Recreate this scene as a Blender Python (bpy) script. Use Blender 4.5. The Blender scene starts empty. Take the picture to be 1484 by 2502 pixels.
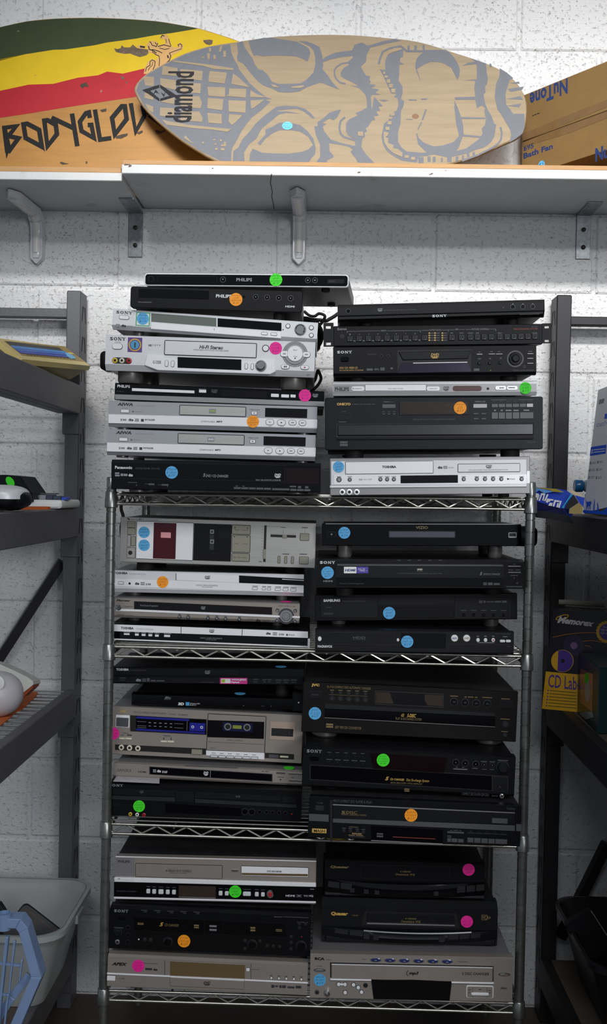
import bpy, math, random
from mathutils import Vector, Matrix
random.seed(7)
S = bpy.context.scene
C = S.collection

# ------------------------------------------------------------------ camera
F_PX, CAM = 2560.171, Vector((0.0125, -2.683, 1.318))
YAW, PITCH, ROLL = 0.0213, 0.0200, 0.0193
_cy, _sy, _cp, _sp = math.cos(YAW), math.sin(YAW), math.cos(PITCH), math.sin(PITCH)
FWD = Vector((-_sy * _cp, _cy * _cp, -_sp))
_rt = Vector((_cy, _sy, 0))
_dn = FWD.cross(_rt)
RGT = math.cos(ROLL) * _rt + math.sin(ROLL) * (-_dn)
DWN = FWD.cross(RGT)
cam = bpy.data.cameras.new('camera')
cam.sensor_fit = 'VERTICAL'
cam.sensor_height = 36.0
cam.lens = 36.0 * F_PX / 2502.0
cam.clip_start, cam.clip_end = 0.05, 60
camo = bpy.data.objects.new('camera', cam)
C.objects.link(camo)
m = Matrix.Identity(4)
for i in range(3):
    m[i][0], m[i][1], m[i][2], m[i][3] = RGT[i], -DWN[i], -FWD[i], CAM[i]
camo.matrix_world = m
S.camera = camo

# ------------------------------------------------------------------ light
w = bpy.data.worlds.new('world')
S.world = w
w.use_nodes = True
w.node_tree.nodes['Background'].inputs[0].default_value = (0.80, 0.88, 1.0, 1)
w.node_tree.nodes['Background'].inputs[1].default_value = 0.24


def area(name, loc, target, sx, sy, power, color=(1, 1, 1), spread=180):
    l = bpy.data.lights.new(name, 'AREA')
    l.shape, l.size, l.size_y, l.energy, l.color = 'RECTANGLE', sx, sy, power, color
    l.spread = math.radians(spread)
    o = bpy.data.objects.new(name, l)
    C.objects.link(o)
    o.location = loc
    o.rotation_euler = (Vector(target) - Vector(loc)).to_track_quat('-Z', 'Y').to_euler()
    return o


# fluorescent tubes hanging from the shop ceiling, followed by added fill lamps
area('far_tube_light', (0.60, -3.55, 3.02), (0.42, 0.0, 2.95), 2.4, 0.12, 6.2, (1.0, 0.985, 0.96), 55)
area('near_tube_light', (0.40, -2.00, 3.10), (0.45, 0.0, 2.03), 2.4, 0.15, 8.6, (1.0, 0.985, 0.96), 34)
area('low_fill_light', (0.1, -4.6, 3.70), (0.0, 0.0, 0.55), 3.0, 0.9, 9, (0.95, 0.97, 1.0), 52)  # added ambient fill for the lower wall and shelves
area('wall_wash_light', (1.15, -1.00, 3.30), (1.00, 0.0, 2.55), 1.2, 0.12, 0.9, (1.0, 0.985, 0.96), 60)  # added wash that brightens the upper right wall
area('front_fill_light', (1.75, -4.6, 1.9), (-0.1, -0.4, 1.15), 1.0, 1.0, 3.6, (0.97, 0.98, 1.0), 45)  # added fill lamp that brightens the player fronts
S.view_settings.view_transform = 'Standard'
S.view_settings.look = 'None'
S.view_settings.exposure = 0.0
S.view_settings.gamma = 1.0
S.view_settings.use_curve_mapping = False


# ------------------------------------------------------------------ helpers
def ray(px, py):
    return FWD * F_PX + RGT * (px - 742.0) + DWN * (py - 1251.0)


def PX(px, py, Y):
    """point of the room at distance plane Y that shows at photograph pixel (px, py)"""
    r = ray(px, py)
    return CAM + r * ((Y - CAM.y) / r.y)


def PXX(px, py, X):
    r = ray(px, py)
    return CAM + r * ((X - CAM.x) / r.x)


def PXZ(px, py, Z):
    r = ray(px, py)
    return CAM + r * ((Z - CAM.z) / r.z)


def lin(c):
    return tuple((v / 12.92 if v <= 0.04045 else ((v + 0.055) / 1.055) ** 2.4) for v in c)


def hexc(h):
    h = h.lstrip('#')
    return lin(tuple(int(h[i:i + 2], 16) / 255 for i in (0, 2, 4)))


MATS = {}


def mat(name, col, rough=0.5, metal=0.0, var=0.0, vscale=30.0, bump=0.0, bscale=400.0, coat=0.0,
        spec=0.5, trans=0.0, alpha=1.0, spots=None, stretch=None, emit=None):
    if name in MATS:
        return MATS[name]
    M = bpy.data.materials.new(name)
    M.use_nodes = True
    nt = M.node_tree
    b = nt.nodes['Principled BSDF']
    c = hexc(col) if isinstance(col, str) else col
    b.inputs['Base Color'].default_value = (*c, 1)
    b.inputs['Roughness'].default_value = rough
    b.inputs['Metallic'].default_value = metal
    b.inputs['Specular IOR Level'].default_value = spec
    b.inputs['Coat Weight'].default_value = coat
    b.inputs['Transmission Weight'].default_value = trans
    b.inputs['Alpha'].default_value = alpha
    if emit:
        b.inputs['Emission Color'].default_value = (*c, 1)
        b.inputs['Emission Strength'].default_value = emit
    tc = nt.nodes.new('ShaderNodeTexCoord')
    src = tc.outputs['Object']
    if stretch:
        mp = nt.nodes.new('ShaderNodeMapping')
        mp.inputs['Scale'].default_value = stretch
        nt.links.new(src, mp.inputs['Vector'])
        src = mp.outputs['Vector']
    if var > 0:
        n = nt.nodes.new('ShaderNodeTexNoise')
        n.inputs['Scale'].default_value = vscale
        n.inputs['Detail'].default_value = 6
        n.inputs['Roughness'].default_value = 0.65
        nt.links.new(src, n.inputs['Vector'])
        r = nt.nodes.new('ShaderNodeValToRGB')
        r.color_ramp.elements[0].position, r.color_ramp.elements[1].position = 0.3, 0.7
        r.color_ramp.elements[0].color = (*[max(0, v * (1 - var)) for v in c], 1)
        r.color_ramp.elements[1].color = (*[min(1, v * (1 + var)) for v in c], 1)
        nt.links.new(n.outputs['Fac'], r.inputs['Fac'])
        out = r.outputs['Color']
        if spots:
            n2 = nt.nodes.new('ShaderNodeTexNoise')
            n2.inputs['Scale'].default_value = spots[1]
            n2.inputs['Detail'].default_value = 5
            nt.links.new(src, n2.inputs['Vector'])
            r2 = nt.nodes.new('ShaderNodeValToRGB')
            r2.color_ramp.elements[0].position, r2.color_ramp.elements[1].position = spots[2], spots[2] + spots[3]
            nt.links.new(n2.outputs['Fac'], r2.inputs['Fac'])
            mx = nt.nodes.new('ShaderNodeMix')
            mx.data_type = 'RGBA'
            nt.links.new(r2.outputs['Color'], mx.inputs[0])
            nt.links.new(out, mx.inputs[6])
            mx.inputs[7].default_value = (*hexc(spots[0]), 1)
            out = mx.outputs[2]
        nt.links.new(out, b.inputs['Base Color'])
    if bump > 0:
        n = nt.nodes.new('ShaderNodeTexNoise')
        n.inputs['Scale'].default_value = bscale
        n.inputs['Detail'].default_value = 4
        nt.links.new(tc.outputs['Object'], n.inputs['Vector'])
        bp = nt.nodes.new('ShaderNodeBump')
        bp.inputs['Strength'].default_value = bump
        bp.inputs['Distance'].default_value = 0.002
        nt.links.new(n.outputs['Fac'], bp.inputs['Height'])
        nt.links.new(bp.outputs['Normal'], b.inputs['Normal'])
    MATS[name] = M
    return M


def mesh_obj(name, verts, faces, material=None, parent=None, smooth=None):
    me = bpy.data.meshes.new(name)
    me.from_pydata([tuple(v) for v in verts], [], faces)
    me.update()
    if material:
        me.materials.append(material)
    if smooth is not None:
        me.shade_smooth()
        me.set_sharp_from_angle(angle=math.radians(smooth))
    o = bpy.data.objects.new(name, me)
    C.objects.link(o)
    if parent is not None:
        o.parent = parent
    return o


def tag(o, label=None, cat=None, group=None, kind=None):
    for k, v in (('label', label), ('category', cat), ('group', group), ('kind', kind)):
        if v:
            o[k] = v
    return o


def empty(name, loc=(0, 0, 0), label=None, cat=None, group=None):
    o = bpy.data.objects.new(name, None)
    o.empty_display_size = 0.02
    C.objects.link(o)
    o.location = loc
    return tag(o, label, cat, group)


class MB:
    """collects shapes that make ONE part"""

    def __init__(s):
        s.v, s.f = [], []

    def add(s, v, f):
        k = len(s.v)
        s.v += [tuple(p) for p in v]
        s.f += [tuple(i + k for i in q) for q in f]
        return s

    def box(s, a, b, c=0.0):
        (x0, y0, z0), (x1, y1, z1) = a, b
        if x0 > x1: x0, x1 = x1, x0
        if y0 > y1: y0, y1 = y1, y0
        if z0 > z1: z0, z1 = z1, z0
        if c <= 0:
            v = [(x, y, z) for z in (z0, z1) for y in (y0, y1) for x in (x0, x1)]
            return s.add(v, [(0, 2, 3, 1), (4, 5, 7, 6), (0, 1, 5, 4), (2, 6, 7, 3), (0, 4, 6, 2), (1, 3, 7, 5)])
        c = min(c, (x1 - x0) * .45, (y1 - y0) * .45, (z1 - z0) * .45)
        # chamfered box: 24 verts
        v, idx = [], {}
        for ix, x in enumerate((x0, x1)):
            for iy, y in enumerate((y0, y1)):
                for iz, z in enumerate((z0, z1)):
                    dx, dy, dz = (c, -c)[ix], (c, -c)[iy], (c, -c)[iz]
                    for ax, p in enumerate(((x, y + dy, z + dz), (x + dx, y, z + dz), (x + dx, y + dy, z))):
                        idx[ix, iy, iz, ax] = len(v)
                        v.append(p)
        f = []
        q = idx
        for i in (0, 1):
            o = [(0, 0), (1, 0), (1, 1), (0, 1)]
            fx = [q[i, a, b, 0] for a, b in o]
            fy = [q[a, i, b, 1] for a, b in o]
            fz = [q[a, b, i, 2] for a, b in o]
            f += [fx if i else fx[::-1], fy[::-1] if i else fy, fz if i else fz[::-1]]
        for a in (0, 1):
            for b in (0, 1):
                f.append((q[0, a, b, 1], q[1, a, b, 1], q[1, a, b, 2], q[0, a, b, 2]))
                f.append((q[a, 0, b, 0], q[a, 1, b, 0], q[a, 1, b, 2], q[a, 0, b, 2]))
                f.append((q[a, b, 0, 0], q[a, b, 1, 0], q[a, b, 1, 1], q[a, b, 0, 1]))
        for a in (0, 1):
            for b in (0, 1):
                for d in (0, 1):
                    f.append((q[a, b, d, 0], q[a, b, d, 1], q[a, b, d, 2]))
        return s.add(v, f)

    def tube(s, pts, r, n=8, closed=False, caps=True):
        pts = [Vector(p) for p in pts]
        N = len(pts)
        rs = r if isinstance(r, (list, tuple)) else [r] * N
        t0 = None
        rings = []
        up = Vector((0.13, 0.21, 0.97)).normalized()
        for i, p in enumerate(pts):
            if closed:
                t = (pts[(i + 1) % N] - pts[i - 1]).normalized()
            else:
                t = (pts[min(i + 1, N - 1)] - pts[max(i - 1, 0)]).normalized()
            if abs(t.dot(up)) > 0.98 and t0 is None:
                up = Vector((1, 0.05, 0))
            a = (up - t * up.dot(t)).normalized()
            up = a
            b = t.cross(a)
            rings.append([p + (a * math.cos(2 * math.pi * k / n) + b * math.sin(2 * math.pi * k / n)) * rs[i] for k in range(n)])
            t0 = t
        v = [q for R in rings for q in R]
        f = []
        for i in range(N if closed else N - 1):
            j = (i + 1) % N
            for k in range(n):
                f.append((i * n + k, i * n + (k + 1) % n, j * n + (k + 1) % n, j * n + k))
        if not closed and caps:
            f.append(tuple(range(n))[::-1])
            f.append(tuple((N - 1) * n + k for k in range(n)))
        return s.add(v, f)

    def lathe(s, prof, origin=(0, 0, 0), axis='z', n=20):
        """prof: list of (r, h)"""
        O = Vector(origin)
        v = []
        for r, h in prof:
            for k in range(n):
                a = 2 * math.pi * k / n
                c, d = r * math.cos(a), r * math.sin(a)
                v.append(O + (Vector((c, d, h)) if axis == 'z' else Vector((c, h, d)) if axis == 'y' else Vector((h, c, d))))
        f = []
        for i in range(len(prof) - 1):
            for k in range(n):
                f.append((i * n + k, i * n + (k + 1) % n, (i + 1) * n + (k + 1) % n, (i + 1) * n + k))
        f.append(tuple(range(n))[::-1])
        f.append(tuple((len(prof) - 1) * n + k for k in range(n)))
        return s.add(v, f)

    def prism(s, pts, y0, y1, c=0.0):
        """polygon in local XZ, from back y0 to front y1 (y1 < y0), chamfer c on the front edge"""
        n = len(pts)
        cx = sum(p[0] for p in pts) / n
        cz = sum(p[1] for p in pts) / n
        mw = max(p[0] for p in pts) - min(p[0] for p in pts)
        mh = max(p[1] for p in pts) - min(p[1] for p in pts)
        if c > 0:
            kx, kz = max(0.1, (mw - 2 * c) / mw), max(0.1, (mh - 2 * c) / mh)
            fr = [(cx + (p[0] - cx) * kx, cz + (p[1] - cz) * kz) for p in pts]
            rings = [(pts, y0), (pts, y1 + c * (1 if y1 < y0 else -1)), (fr, y1)]
        else:
            rings = [(pts, y0), (pts, y1)]
        v = [(p[0], y, p[1]) for R, y in rings for p in R]
        f = []
        for i in range(len(rings) - 1):
            for k in range(n):
                f.append((i * n + k, i * n + (k + 1) % n, (i + 1) * n + (k + 1) % n, (i + 1) * n + k))
        f.append(tuple(range(n))[::-1])
        f.append(tuple((len(rings) - 1) * n + k for k in range(n)))
        return s.add(v, f)

    def extrude_x(s, prof, x0, x1):
        """profile (y, z) swept along X"""
        n = len(prof)
        v = [(x, p[0], p[1]) for x in (x0, x1) for p in prof]
        f = [(k, (k + 1) % n, n + (k + 1) % n, n + k) for k in range(n)]
        f += [tuple(range(n))[::-1], tuple(n + k for k in range(n))]
        return s.add(v, f)

    def flat(s, pts, y):
        y -= 3e-6 * len(s.f)   # pieces of one print never lie in exactly the same plane
        return s.add([(p[0], y, p[1]) for p in pts], [tuple(range(len(pts)))])

    def build(s, name, material, parent=None, smooth=None):
        return mesh_obj(name, s.v, s.f, material, parent, smooth)


def rrect(x0, z0, x1, z1, r, n=4):
    r = max(1e-6, min(r, abs(x1 - x0) / 2 - 1e-6, abs(z1 - z0) / 2 - 1e-6))
    out = []
    for cx, cz, a0 in ((x1 - r, z1 - r, 0), (x0 + r, z1 - r, 90), (x0 + r, z0 + r, 180), (x1 - r, z0 + r, 270)):
        for k in range(n + 1):
            a = math.radians(a0 + 90 * k / n)
            out.append((cx + r * math.cos(a), cz + r * math.sin(a)))
    return out


def ellipse(cx, cz, rx, rz, n=20):
    return [(cx + rx * math.cos(2 * math.pi * k / n), cz + rz * math.sin(2 * math.pi * k / n)) for k in range(n)]


def stroke(pts, wd, closed=False):
    """polyline -> list of quads with mitred corners (2-D)"""
    P = [Vector((p[0], p[1])) for p in pts]
    n = len(P)
    L, R = [], []
    for i in range(n):
        if closed:
            a, b = P[i - 1], P[(i + 1) % n]
        else:
            a, b = P[max(i - 1, 0)], P[min(i + 1, n - 1)]
        d1 = (P[i] - a).normalized() if (P[i] - a).length > 1e-9 else (b - P[i]).normalized()
        d2 = (b - P[i]).normalized() if (b - P[i]).length > 1e-9 else d1
        n1, n2 = Vector((-d1.y, d1.x)), Vector((-d2.y, d2.x))
        mm = n1 + n2
        mm = mm.normalized() if mm.length > 1e-6 else n1
        k = wd / 2 / max(0.45, mm.dot(n1))
        L.append(P[i] + mm * k)
        R.append(P[i] - mm * k)
    q = []
    for i in range(n if closed else n - 1):
        j = (i + 1) % n
        q.append([tuple(L[i]), tuple(L[j]), tuple(R[j]), tuple(R[i])])
    return q


_TXT = {}


def text_geo(s, shear=0.0, bold=0.0):
    k = (s, shear, bold)
    if k in _TXT:
        return _TXT[k]
    cu = bpy.data.curves.new('t', 'FONT')
    cu.body, cu.shear, cu.offset, cu.resolution_u = s, shear, bold, 2
    ob = bpy.data.objects.new('t', cu)
    me = ob.to_mesh()
    v = [(p.co.x, p.co.y) for p in me.vertices]
    f = [tuple(p.vertices) for p in me.polygons]
    ob.to_mesh_clear()
    bpy.data.objects.remove(ob)
    bpy.data.curves.remove(cu)
    if not v:
        v, f = [(0, 0), (1, 0), (0, 1)], [(0, 1, 2)]
    x0, x1 = min(p[0] for p in v), max(p[0] for p in v)
    z0, z1 = min(p[1] for p in v), max(p[1] for p in v)
    v = [((p[0] - x0) / max(1e-6, x1 - x0), (p[1] - z0) / max(1e-6, z1 - z0)) for p in v]
    _TXT[k] = (v, f)
    return _TXT[k]


def slab_sony():
    v, f = [], []

    def put(vv, ff, x0, x1, z0=0.0, z1=1.0):
        k = len(v)
        v.extend([(x0 + p[0] * (x1 - x0), z0 + p[1] * (z1 - z0)) for p in vv])
        f.extend([tuple(i + k for i in q) for q in ff])

    put(*text_geo('S', 0, 0.035), 0.0, 1.05)
    put(*text_geo('O', 0, 0.035), 1.25, 2.5)
    for q in ([(2.7, .88), (3.12, .88), (3.12, 1), (2.7, 1)], [(2.7, 0), (3.15, 0), (3.15, .12), (2.7, .12)],
              [(2.84, 0), (3.0, 0), (3.0, 1), (2.84, 1)], [(2.75, 1), (3.14, 1), (3.86, 0), (3.58, 0)],
              [(3.7, 0), (3.86, 0), (3.86, 1), (3.7, 1)], [(3.52, .88), (4.0, .88), (4.0, 1), (3.52, 1)],
              [(4.05, .88), (4.6, .88), (4.6, 1), (4.05, 1)], [(4.82, .88), (5.3, .88), (5.3, 1), (4.82, 1)],
              [(4.14, .95), (4.46, .95), (4.82, .42), (4.56, .42)], [(4.96, .95), (5.16, .95), (4.82, .42), (4.64, .42)],
              [(4.57, 0), (4.81, 0), (4.81, .46), (4.57, .46)], [(4.42, 0), (4.98, 0), (4.98, .12), (4.42, .12)]):
        k = len(v)
        v.extend(q)
        f.append((k, k + 1, k + 2, k + 3))
    return [(p[0] / 5.3, p[1]) for p in v], f


_TXT['SONY*'] = slab_sony()


class Front:
    """A planar face of a thing, placed by where its corners show in the photograph.
    Local frame: x right along the face, y into the thing, z up; origin bottom centre of the face."""

    def __init__(s, name, label, cat, tl, tr, bl_y, W=None, Y=None, yaw=0.0, crop=(0, 0, 1), group=None, lean=0.0):
        s.crop = crop
        TL, TR = s.full(*tl), s.full(*tr)
        BLy = s.full(0, bl_y)[1]
        if Y is None:
            Y = CAM.y + F_PX * W / (TR[0] - TL[0])
        a = math.radians(yaw)
        u = Vector((math.cos(a), math.sin(a), 0))
        nrm = Vector((-math.sin(a), math.cos(a), 0))
        if lean:
            la = math.radians(lean)
            nrm = (nrm * math.cos(la) - Vector((0, 0, 1)) * math.sin(la)).normalized()
        p0 = PX(TL[0], TL[1], Y)
        s.nrm, s.p0 = nrm, p0
        p1, p2 = s.hit(*TR), s.hit(TL[0], BLy)
        s.ux = (p1 - p0).normalized()
        s.uy = nrm
        s.uz = s.ux.cross(s.uy).normalized()
        s.W = (p1 - p0).length
        s.H = -(p2 - p0).dot(s.uz)
        s.org = p0 + s.ux * s.W / 2 - s.uz * s.H
        s.M = Matrix.Identity(4)
        for i in range(3):
            s.M[i][0], s.M[i][1], s.M[i][2], s.M[i][3] = s.ux[i], s.uy[i], s.uz[i], s.org[i]
        s.root = empty(name, (0, 0, 0), label, cat, group)
        s.root.matrix_world = s.M
        s.k = s.W / math.hypot(TR[0] - TL[0], TR[1] - TL[1]) / crop[2]   # metres per crop pixel
        s.base = 0.0

    def full(s, x, y):
        return (s.crop[0] + x / s.crop[2], s.crop[1] + y / s.crop[2])

    def hit(s, px, py):
        r = ray(px, py)
        t = (s.p0 - CAM).dot(s.nrm) / r.dot(s.nrm)
        return CAM + r * t

    def L(s, x, y):
        """crop pixel -> local (x, z) on the face"""
        d = s.hit(*s.full(x, y)) - s.org
        return (d.dot(s.ux), d.dot(s.uz))

    def rect(s, r):
        x0, y0, x1, y1 = r
        cx, cz = s.L((x0 + x1) / 2, (y0 + y1) / 2)
        hw, hh = abs(x1 - x0) * s.k / 2, abs(y1 - y0) * s.k / 2
        return cx - hw, cz - hh, cx + hw, cz + hh

    def plate(s, name, material, r, th=0.0012, rad=2, c=0.0004, base=None, parent=None, label=None):
        x0, z0, x1, z1 = s.rect(r)
        b = s.base if base is None else base
        o = MB().prism(rrect(x0, z0, x1, z1, rad * s.k, 3), b + 0.0008, b - th, min(c, th * .8)).build(name, material, parent or s.root)
        if label:
            o['label'] = label
        return o

    def poly(s, name, material, pts, th=0.0012, c=0.0, base=None, parent=None):
        b = s.base if base is None else base
        return MB().prism([s.L(*p) for p in pts], b + 0.0005, b - th, c).build(name, material, parent or s.root)

    def slot(s, name, r, door, gap, th=0.0010, rad=3, gw=4, parent=None):
        """a door or flap with a dark seam round it"""
        x0, y0, x1, y1 = r
        o = s.plate(name, door, r, th + 0.0006, rad, 0.0004)
        x0, z0, x1, z1 = s.rect((x0 - gw, y0 - gw, x1 + gw, y1 + gw))
        MB().prism(rrect(x0, z0, x1, z1, (rad + gw) * s.k, 3), s.base + 0.0008, s.base - 0.0004).build('seam', gap, o)
        return o

    def disc(s, name, material, cx, cy, r, th=0.002, c=0.0006, ring=None, base=None, rz=None, n=20, dimple=False):
        x, z = s.L(cx, cy)
        R, Rz = r * s.k, (rz or r) * s.k
        b = s.base if base is None else base
        o = MB().prism(ellipse(x, z, R, Rz, n), b + 0.0006, b - th, min(c, th * .6)).build(name, material, s.root, 35)
        if ring:
            MB().prism(ellipse(x, z, R * 1.22 + .0004, Rz * 1.22 + .0004, n), b + 0.0006, b - min(0.0005, th * .4)).build('ring', ring, o)
        return o

    def jack(s, cx, cy, r, rim, hole):
        x, z = s.L(cx, cy)
        R = r * s.k
        b = s.base
        o = MB().lathe([(R, b + .001), (R, b - .0022), (R * .72, b - .0028), (R * .5, b - .0028), (R * .5, b - .0006)], (x, 0, z), 'y', 16).build('socket', rim, s.root, 40)
        MB().prism(ellipse(x, z, R * .52, R * .52, 14), b, b - .0010).build('socket_hole', hole, o)
        return o

    def text(s, t, r, material, shear=0.0, bold=0.0, base=None, parent=None, name='lettering', turn=0):
        x0, z0, x1, z1 = s.rect(r)
        b = (s.base if base is None else base) - 0.0003
        v, f = _TXT['SONY*'] if t == 'SONY*' else text_geo(t, shear, bold)
        if turn == 180:
            v = [(1 - p[0], 1 - p[1]) for p in v]
        elif turn == 90:
            v = [(1 - p[1], p[0]) for p in v]
        vv = [(x0 + p[0] * (x1 - x0), b, z0 + p[1] * (z1 - z0)) for p in v]
        return mesh_obj(name, vv, f, material, parent or s.root)

    def marks(s, name, material, rects, base=None, parent=None):
        """small flat printed bars, boxes and lines of one colour"""
        b = (s.base if base is None else base) - 0.00025
        mb = MB()
        for r in rects:
            if len(r) == 4:
                x0, z0, x1, z1 = s.rect(r)
                mb.flat([(x0, z0), (x1, z0), (x1, z1), (x0, z1)], b)
        o = mb.build(name, material, parent or s.root)
        if len(rects) > 1:
            o['kind'] = 'stuff'
        return o

    def sticker(s, cx, cy, r, colour, lines, base=None, ry=None):
        x, z = s.L(cx, cy)
        b = (s.base if base is None else base)
        R, Rz = r * s.k, (ry or r) * s.k
        nm = {'G': 'green', 'O': 'orange', 'B': 'blue', 'P': 'pink'}[colour]
        o = MB().prism(ellipse(x, z, R, Rz, 28), b, b - .0006).build('price_sticker', STK[colour], s.root)
        o['label'] = 'round %s price sticker with handwriting' % nm
        n = len(lines)
        mb = MB()
        for i, t in enumerate(lines):
            hh = 1.5 * Rz / n
            zc = z + Rz * .78 - hh * (i + .5)
            half = math.sqrt(max(0.05, 1 - ((zc - z) / Rz) ** 2)) * R * .86
            half = min(half, hh * .34 * len(t) + .001)
            v, f = text_geo(t, 0.25, -0.012)
            mb.add([(x - half + p[0] * 2 * half + (p[1] - .5) * .0004, b - .0009, zc - hh * .34 + p[1] * hh * .68 + (p[0] - .5) * .0012) for p in v], f)
        mb.build('handwriting', STK_INK[colour], o)
        return o

# ------------------------------------------------------------------ materials
BLK = mat('black_plastic', '#0e0f12', 0.42, spec=0.16, var=0.18, vscale=14, bump=0.06, bscale=900)
BLK2 = mat('charcoal_plastic', '#141518', 0.45, spec=0.2, var=0.12, vscale=20, bump=0.05, bscale=900)
GLOSS = mat('gloss_black', '#060609', 0.09, coat=0.1, spec=.35, var=0.1, vscale=10)
SMOKE = mat('smoked_window', '#0c0a0d', 0.12, var=0.15, vscale=8)
SMOKER = mat('red_smoked_window', '#140608', 0.14, var=0.2, vscale=8)
BROWNW = mat('brown_window', '#3a2f28', 0.16, var=0.15, vscale=10)
CASE = mat('black_sheet_metal', '#101013', 0.46, spec=0.35, var=0.35, vscale=26, bump=0.08, bscale=700)
DUSTY = mat('dusty_black_metal', '#1b1b1e', 0.62, var=0.55, vscale=22, bump=0.08, bscale=700)
SIL = mat('silver_plastic', '#dcdee1', 0.36, metal=0.10, var=0.04, vscale=12)
SIL2 = mat('bright_silver', '#f3f4f6', 0.28, metal=0.12, var=0.03, vscale=12)
SILD = mat('grey_silver', '#8f8e90', 0.38, metal=0.4, var=0.05, vscale=12)
SILW = mat('warm_silver', '#9e968e', 0.36, metal=0.35, var=0.04, vscale=12)
BRUSH = mat('brushed_aluminium', '#bcbab6', 0.34, metal=0.55, var=0.08, vscale=90, stretch=(0.06, 1, 4))
CHROME = mat('chrome', '#d5d6d8', 0.14, metal=0.95)
STEEL = mat('zinc_wire', '#b9b7ae', 0.24, metal=0.9, var=0.14, vscale=60)
POSTM = mat('galvanised_post', '#8d8f8c', 0.33, metal=0.85, var=0.25, vscale=35)
GALV = mat('galvanised_bracket', '#8b9094', 0.45, metal=0.7, var=0.35, vscale=55)
RUB = mat('dark_rubber', '#0b0b0c', 0.7)
FOOTM = mat('grey_foot', '#6f6c6a', 0.38, metal=0.5)
GREYB = mat('grey_button', '#4d4e52', 0.4)
GREYD = mat('dark_button', '#232428', 0.38)
KHAKI = mat('olive_grey_button', '#8d8b7c', 0.45)
WHITEP = mat('white_plastic', '#e9e9e6', 0.4)
SEAM = mat('seam_black', '#050506', 0.6)
T_W = mat('print_white', '#dcdde0', 0.5)
T_G = mat('print_grey', '#8b8d93', 0.5)
T_D = mat('print_dark', '#33343a', 0.5)
T_DIM = mat('print_dim', '#4c4e55', 0.5)
T_GOLD = mat('print_gold', '#c9a352', 0.45)
T_BLUE = mat('print_blue', '#27477f', 0.5)
T_K = mat('print_black', '#131315', 0.5)
T_GREEN = mat('print_green', '#9fbf2a', 0.5)
YEL = mat('yellow_plastic', '#d8b62a', 0.4)
RED = mat('red_plastic', '#b3202a', 0.4)
PURP = mat('purple_paper', '#5f3c86', 0.5)
CYANP = mat('blue_paper', '#4b9ccb', 0.5)
STK = {'G': mat('sticker_green', '#3fe81f', 0.6), 'O': mat('sticker_orange', '#ff9f14', 0.6),
       'B': mat('sticker_blue', '#58ace0', 0.6), 'P': mat('sticker_pink', '#f41f9a', 0.6)}
STK_INK = {'G': mat('ink_green', '#176a26', 0.6), 'O': mat('ink_orange', '#9a5a14', 0.6), 'B': mat('ink_blue', '#245a86', 0.6), 'P': mat('ink_pink', '#a5126a', 0.6)}
WHITE_PAINT = mat('white_shelf_paint', '#b6b7b8', 0.5, var=0.06, vscale=9, bump=0.15, bscale=160, spots=('#8a8a86', 7, .64, .1))
PLY = mat('plywood_edge', '#a57d4c', 0.6, var=0.16, vscale=18, stretch=(0.5, 1, 8))
CARD = mat('cardboard', '#785f3a', 0.8, spec=.2, var=0.10, vscale=12, bump=0.12, bscale=260)
TAPE = mat('packing_tape', '#6f5638', 0.15, var=0.12, vscale=30, spec=0.7)


def wall_material():
    M = bpy.data.materials.new('painted_block')
    M.use_nodes = True
    nt = M.node_tree
    b = nt.nodes['Principled BSDF']
    b.inputs['Roughness'].default_value = 0.55
    g = nt.nodes.new('ShaderNodeNewGeometry')

    def noise(scale, detail, rough=0.55):
        n = nt.nodes.new('ShaderNodeTexNoise')
        n.inputs['Scale'].default_value = scale
        n.inputs['Detail'].default_value = detail
        n.inputs['Roughness'].default_value = rough
        nt.links.new(g.outputs['Position'], n.inputs['Vector'])
        return n.outputs['Fac']

    def ramp(src, p0, p1, c0, c1):
        r = nt.nodes.new('ShaderNodeValToRGB')
        r.color_ramp.elements[0].position, r.color_ramp.elements[1].position = p0, p1
        r.color_ramp.elements[0].color, r.color_ramp.elements[1].color = (*c0, 1), (*c1, 1)
        nt.links.new(src, r.inputs['Fac'])
        return r.outputs['Color']

    base = ramp(noise(3.0, 5), 0.3, 0.75, hexc('#c9cacc'), hexc('#d9d9d9'))
    pits = ramp(noise(165, 2, 0.45), 0.63, 0.68, (0, 0, 0), (1, 1, 1))
    dense = ramp(noise(2.2, 2), 0.42, 0.62, (0.05,) * 3, (0.85,) * 3)
    mul = nt.nodes.new('ShaderNodeMix')
    mul.data_type, mul.blend_type = 'RGBA', 'MULTIPLY'
    mul.inputs[0].default_value = 1.0
    nt.links.new(pits, mul.inputs[6])
    nt.links.new(dense, mul.inputs[7])
    mx = nt.nodes.new('ShaderNodeMix')
    mx.data_type = 'RGBA'
    nt.links.new(mul.outputs[2], mx.inputs[0])
    nt.links.new(base, mx.inputs[6])
    mx.inputs[7].default_value = (*hexc('#8f8479'), 1)
    nt.links.new(mx.outputs[2], b.inputs['Base Color'])
    h1 = noise(150, 5, 0.6)
    h2 = ramp(noise(95, 3, 0.5), 0.58, 0.70, (1, 1, 1), (0, 0, 0))
    add = nt.nodes.new('ShaderNodeMath')
    add.operation = 'ADD'
    nt.links.new(h1, add.inputs[0])
    nt.links.new(h2, add.inputs[1])
    bp = nt.nodes.new('ShaderNodeBump')
    bp.inputs['Strength'].default_value = 0.75
    bp.inputs['Distance'].default_value = 0.0030
    nt.links.new(add.outputs[0], bp.inputs['Height'])
    nt.links.new(bp.outputs['Normal'], b.inputs['Normal'])
    return M


WALLM = wall_material()

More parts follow.
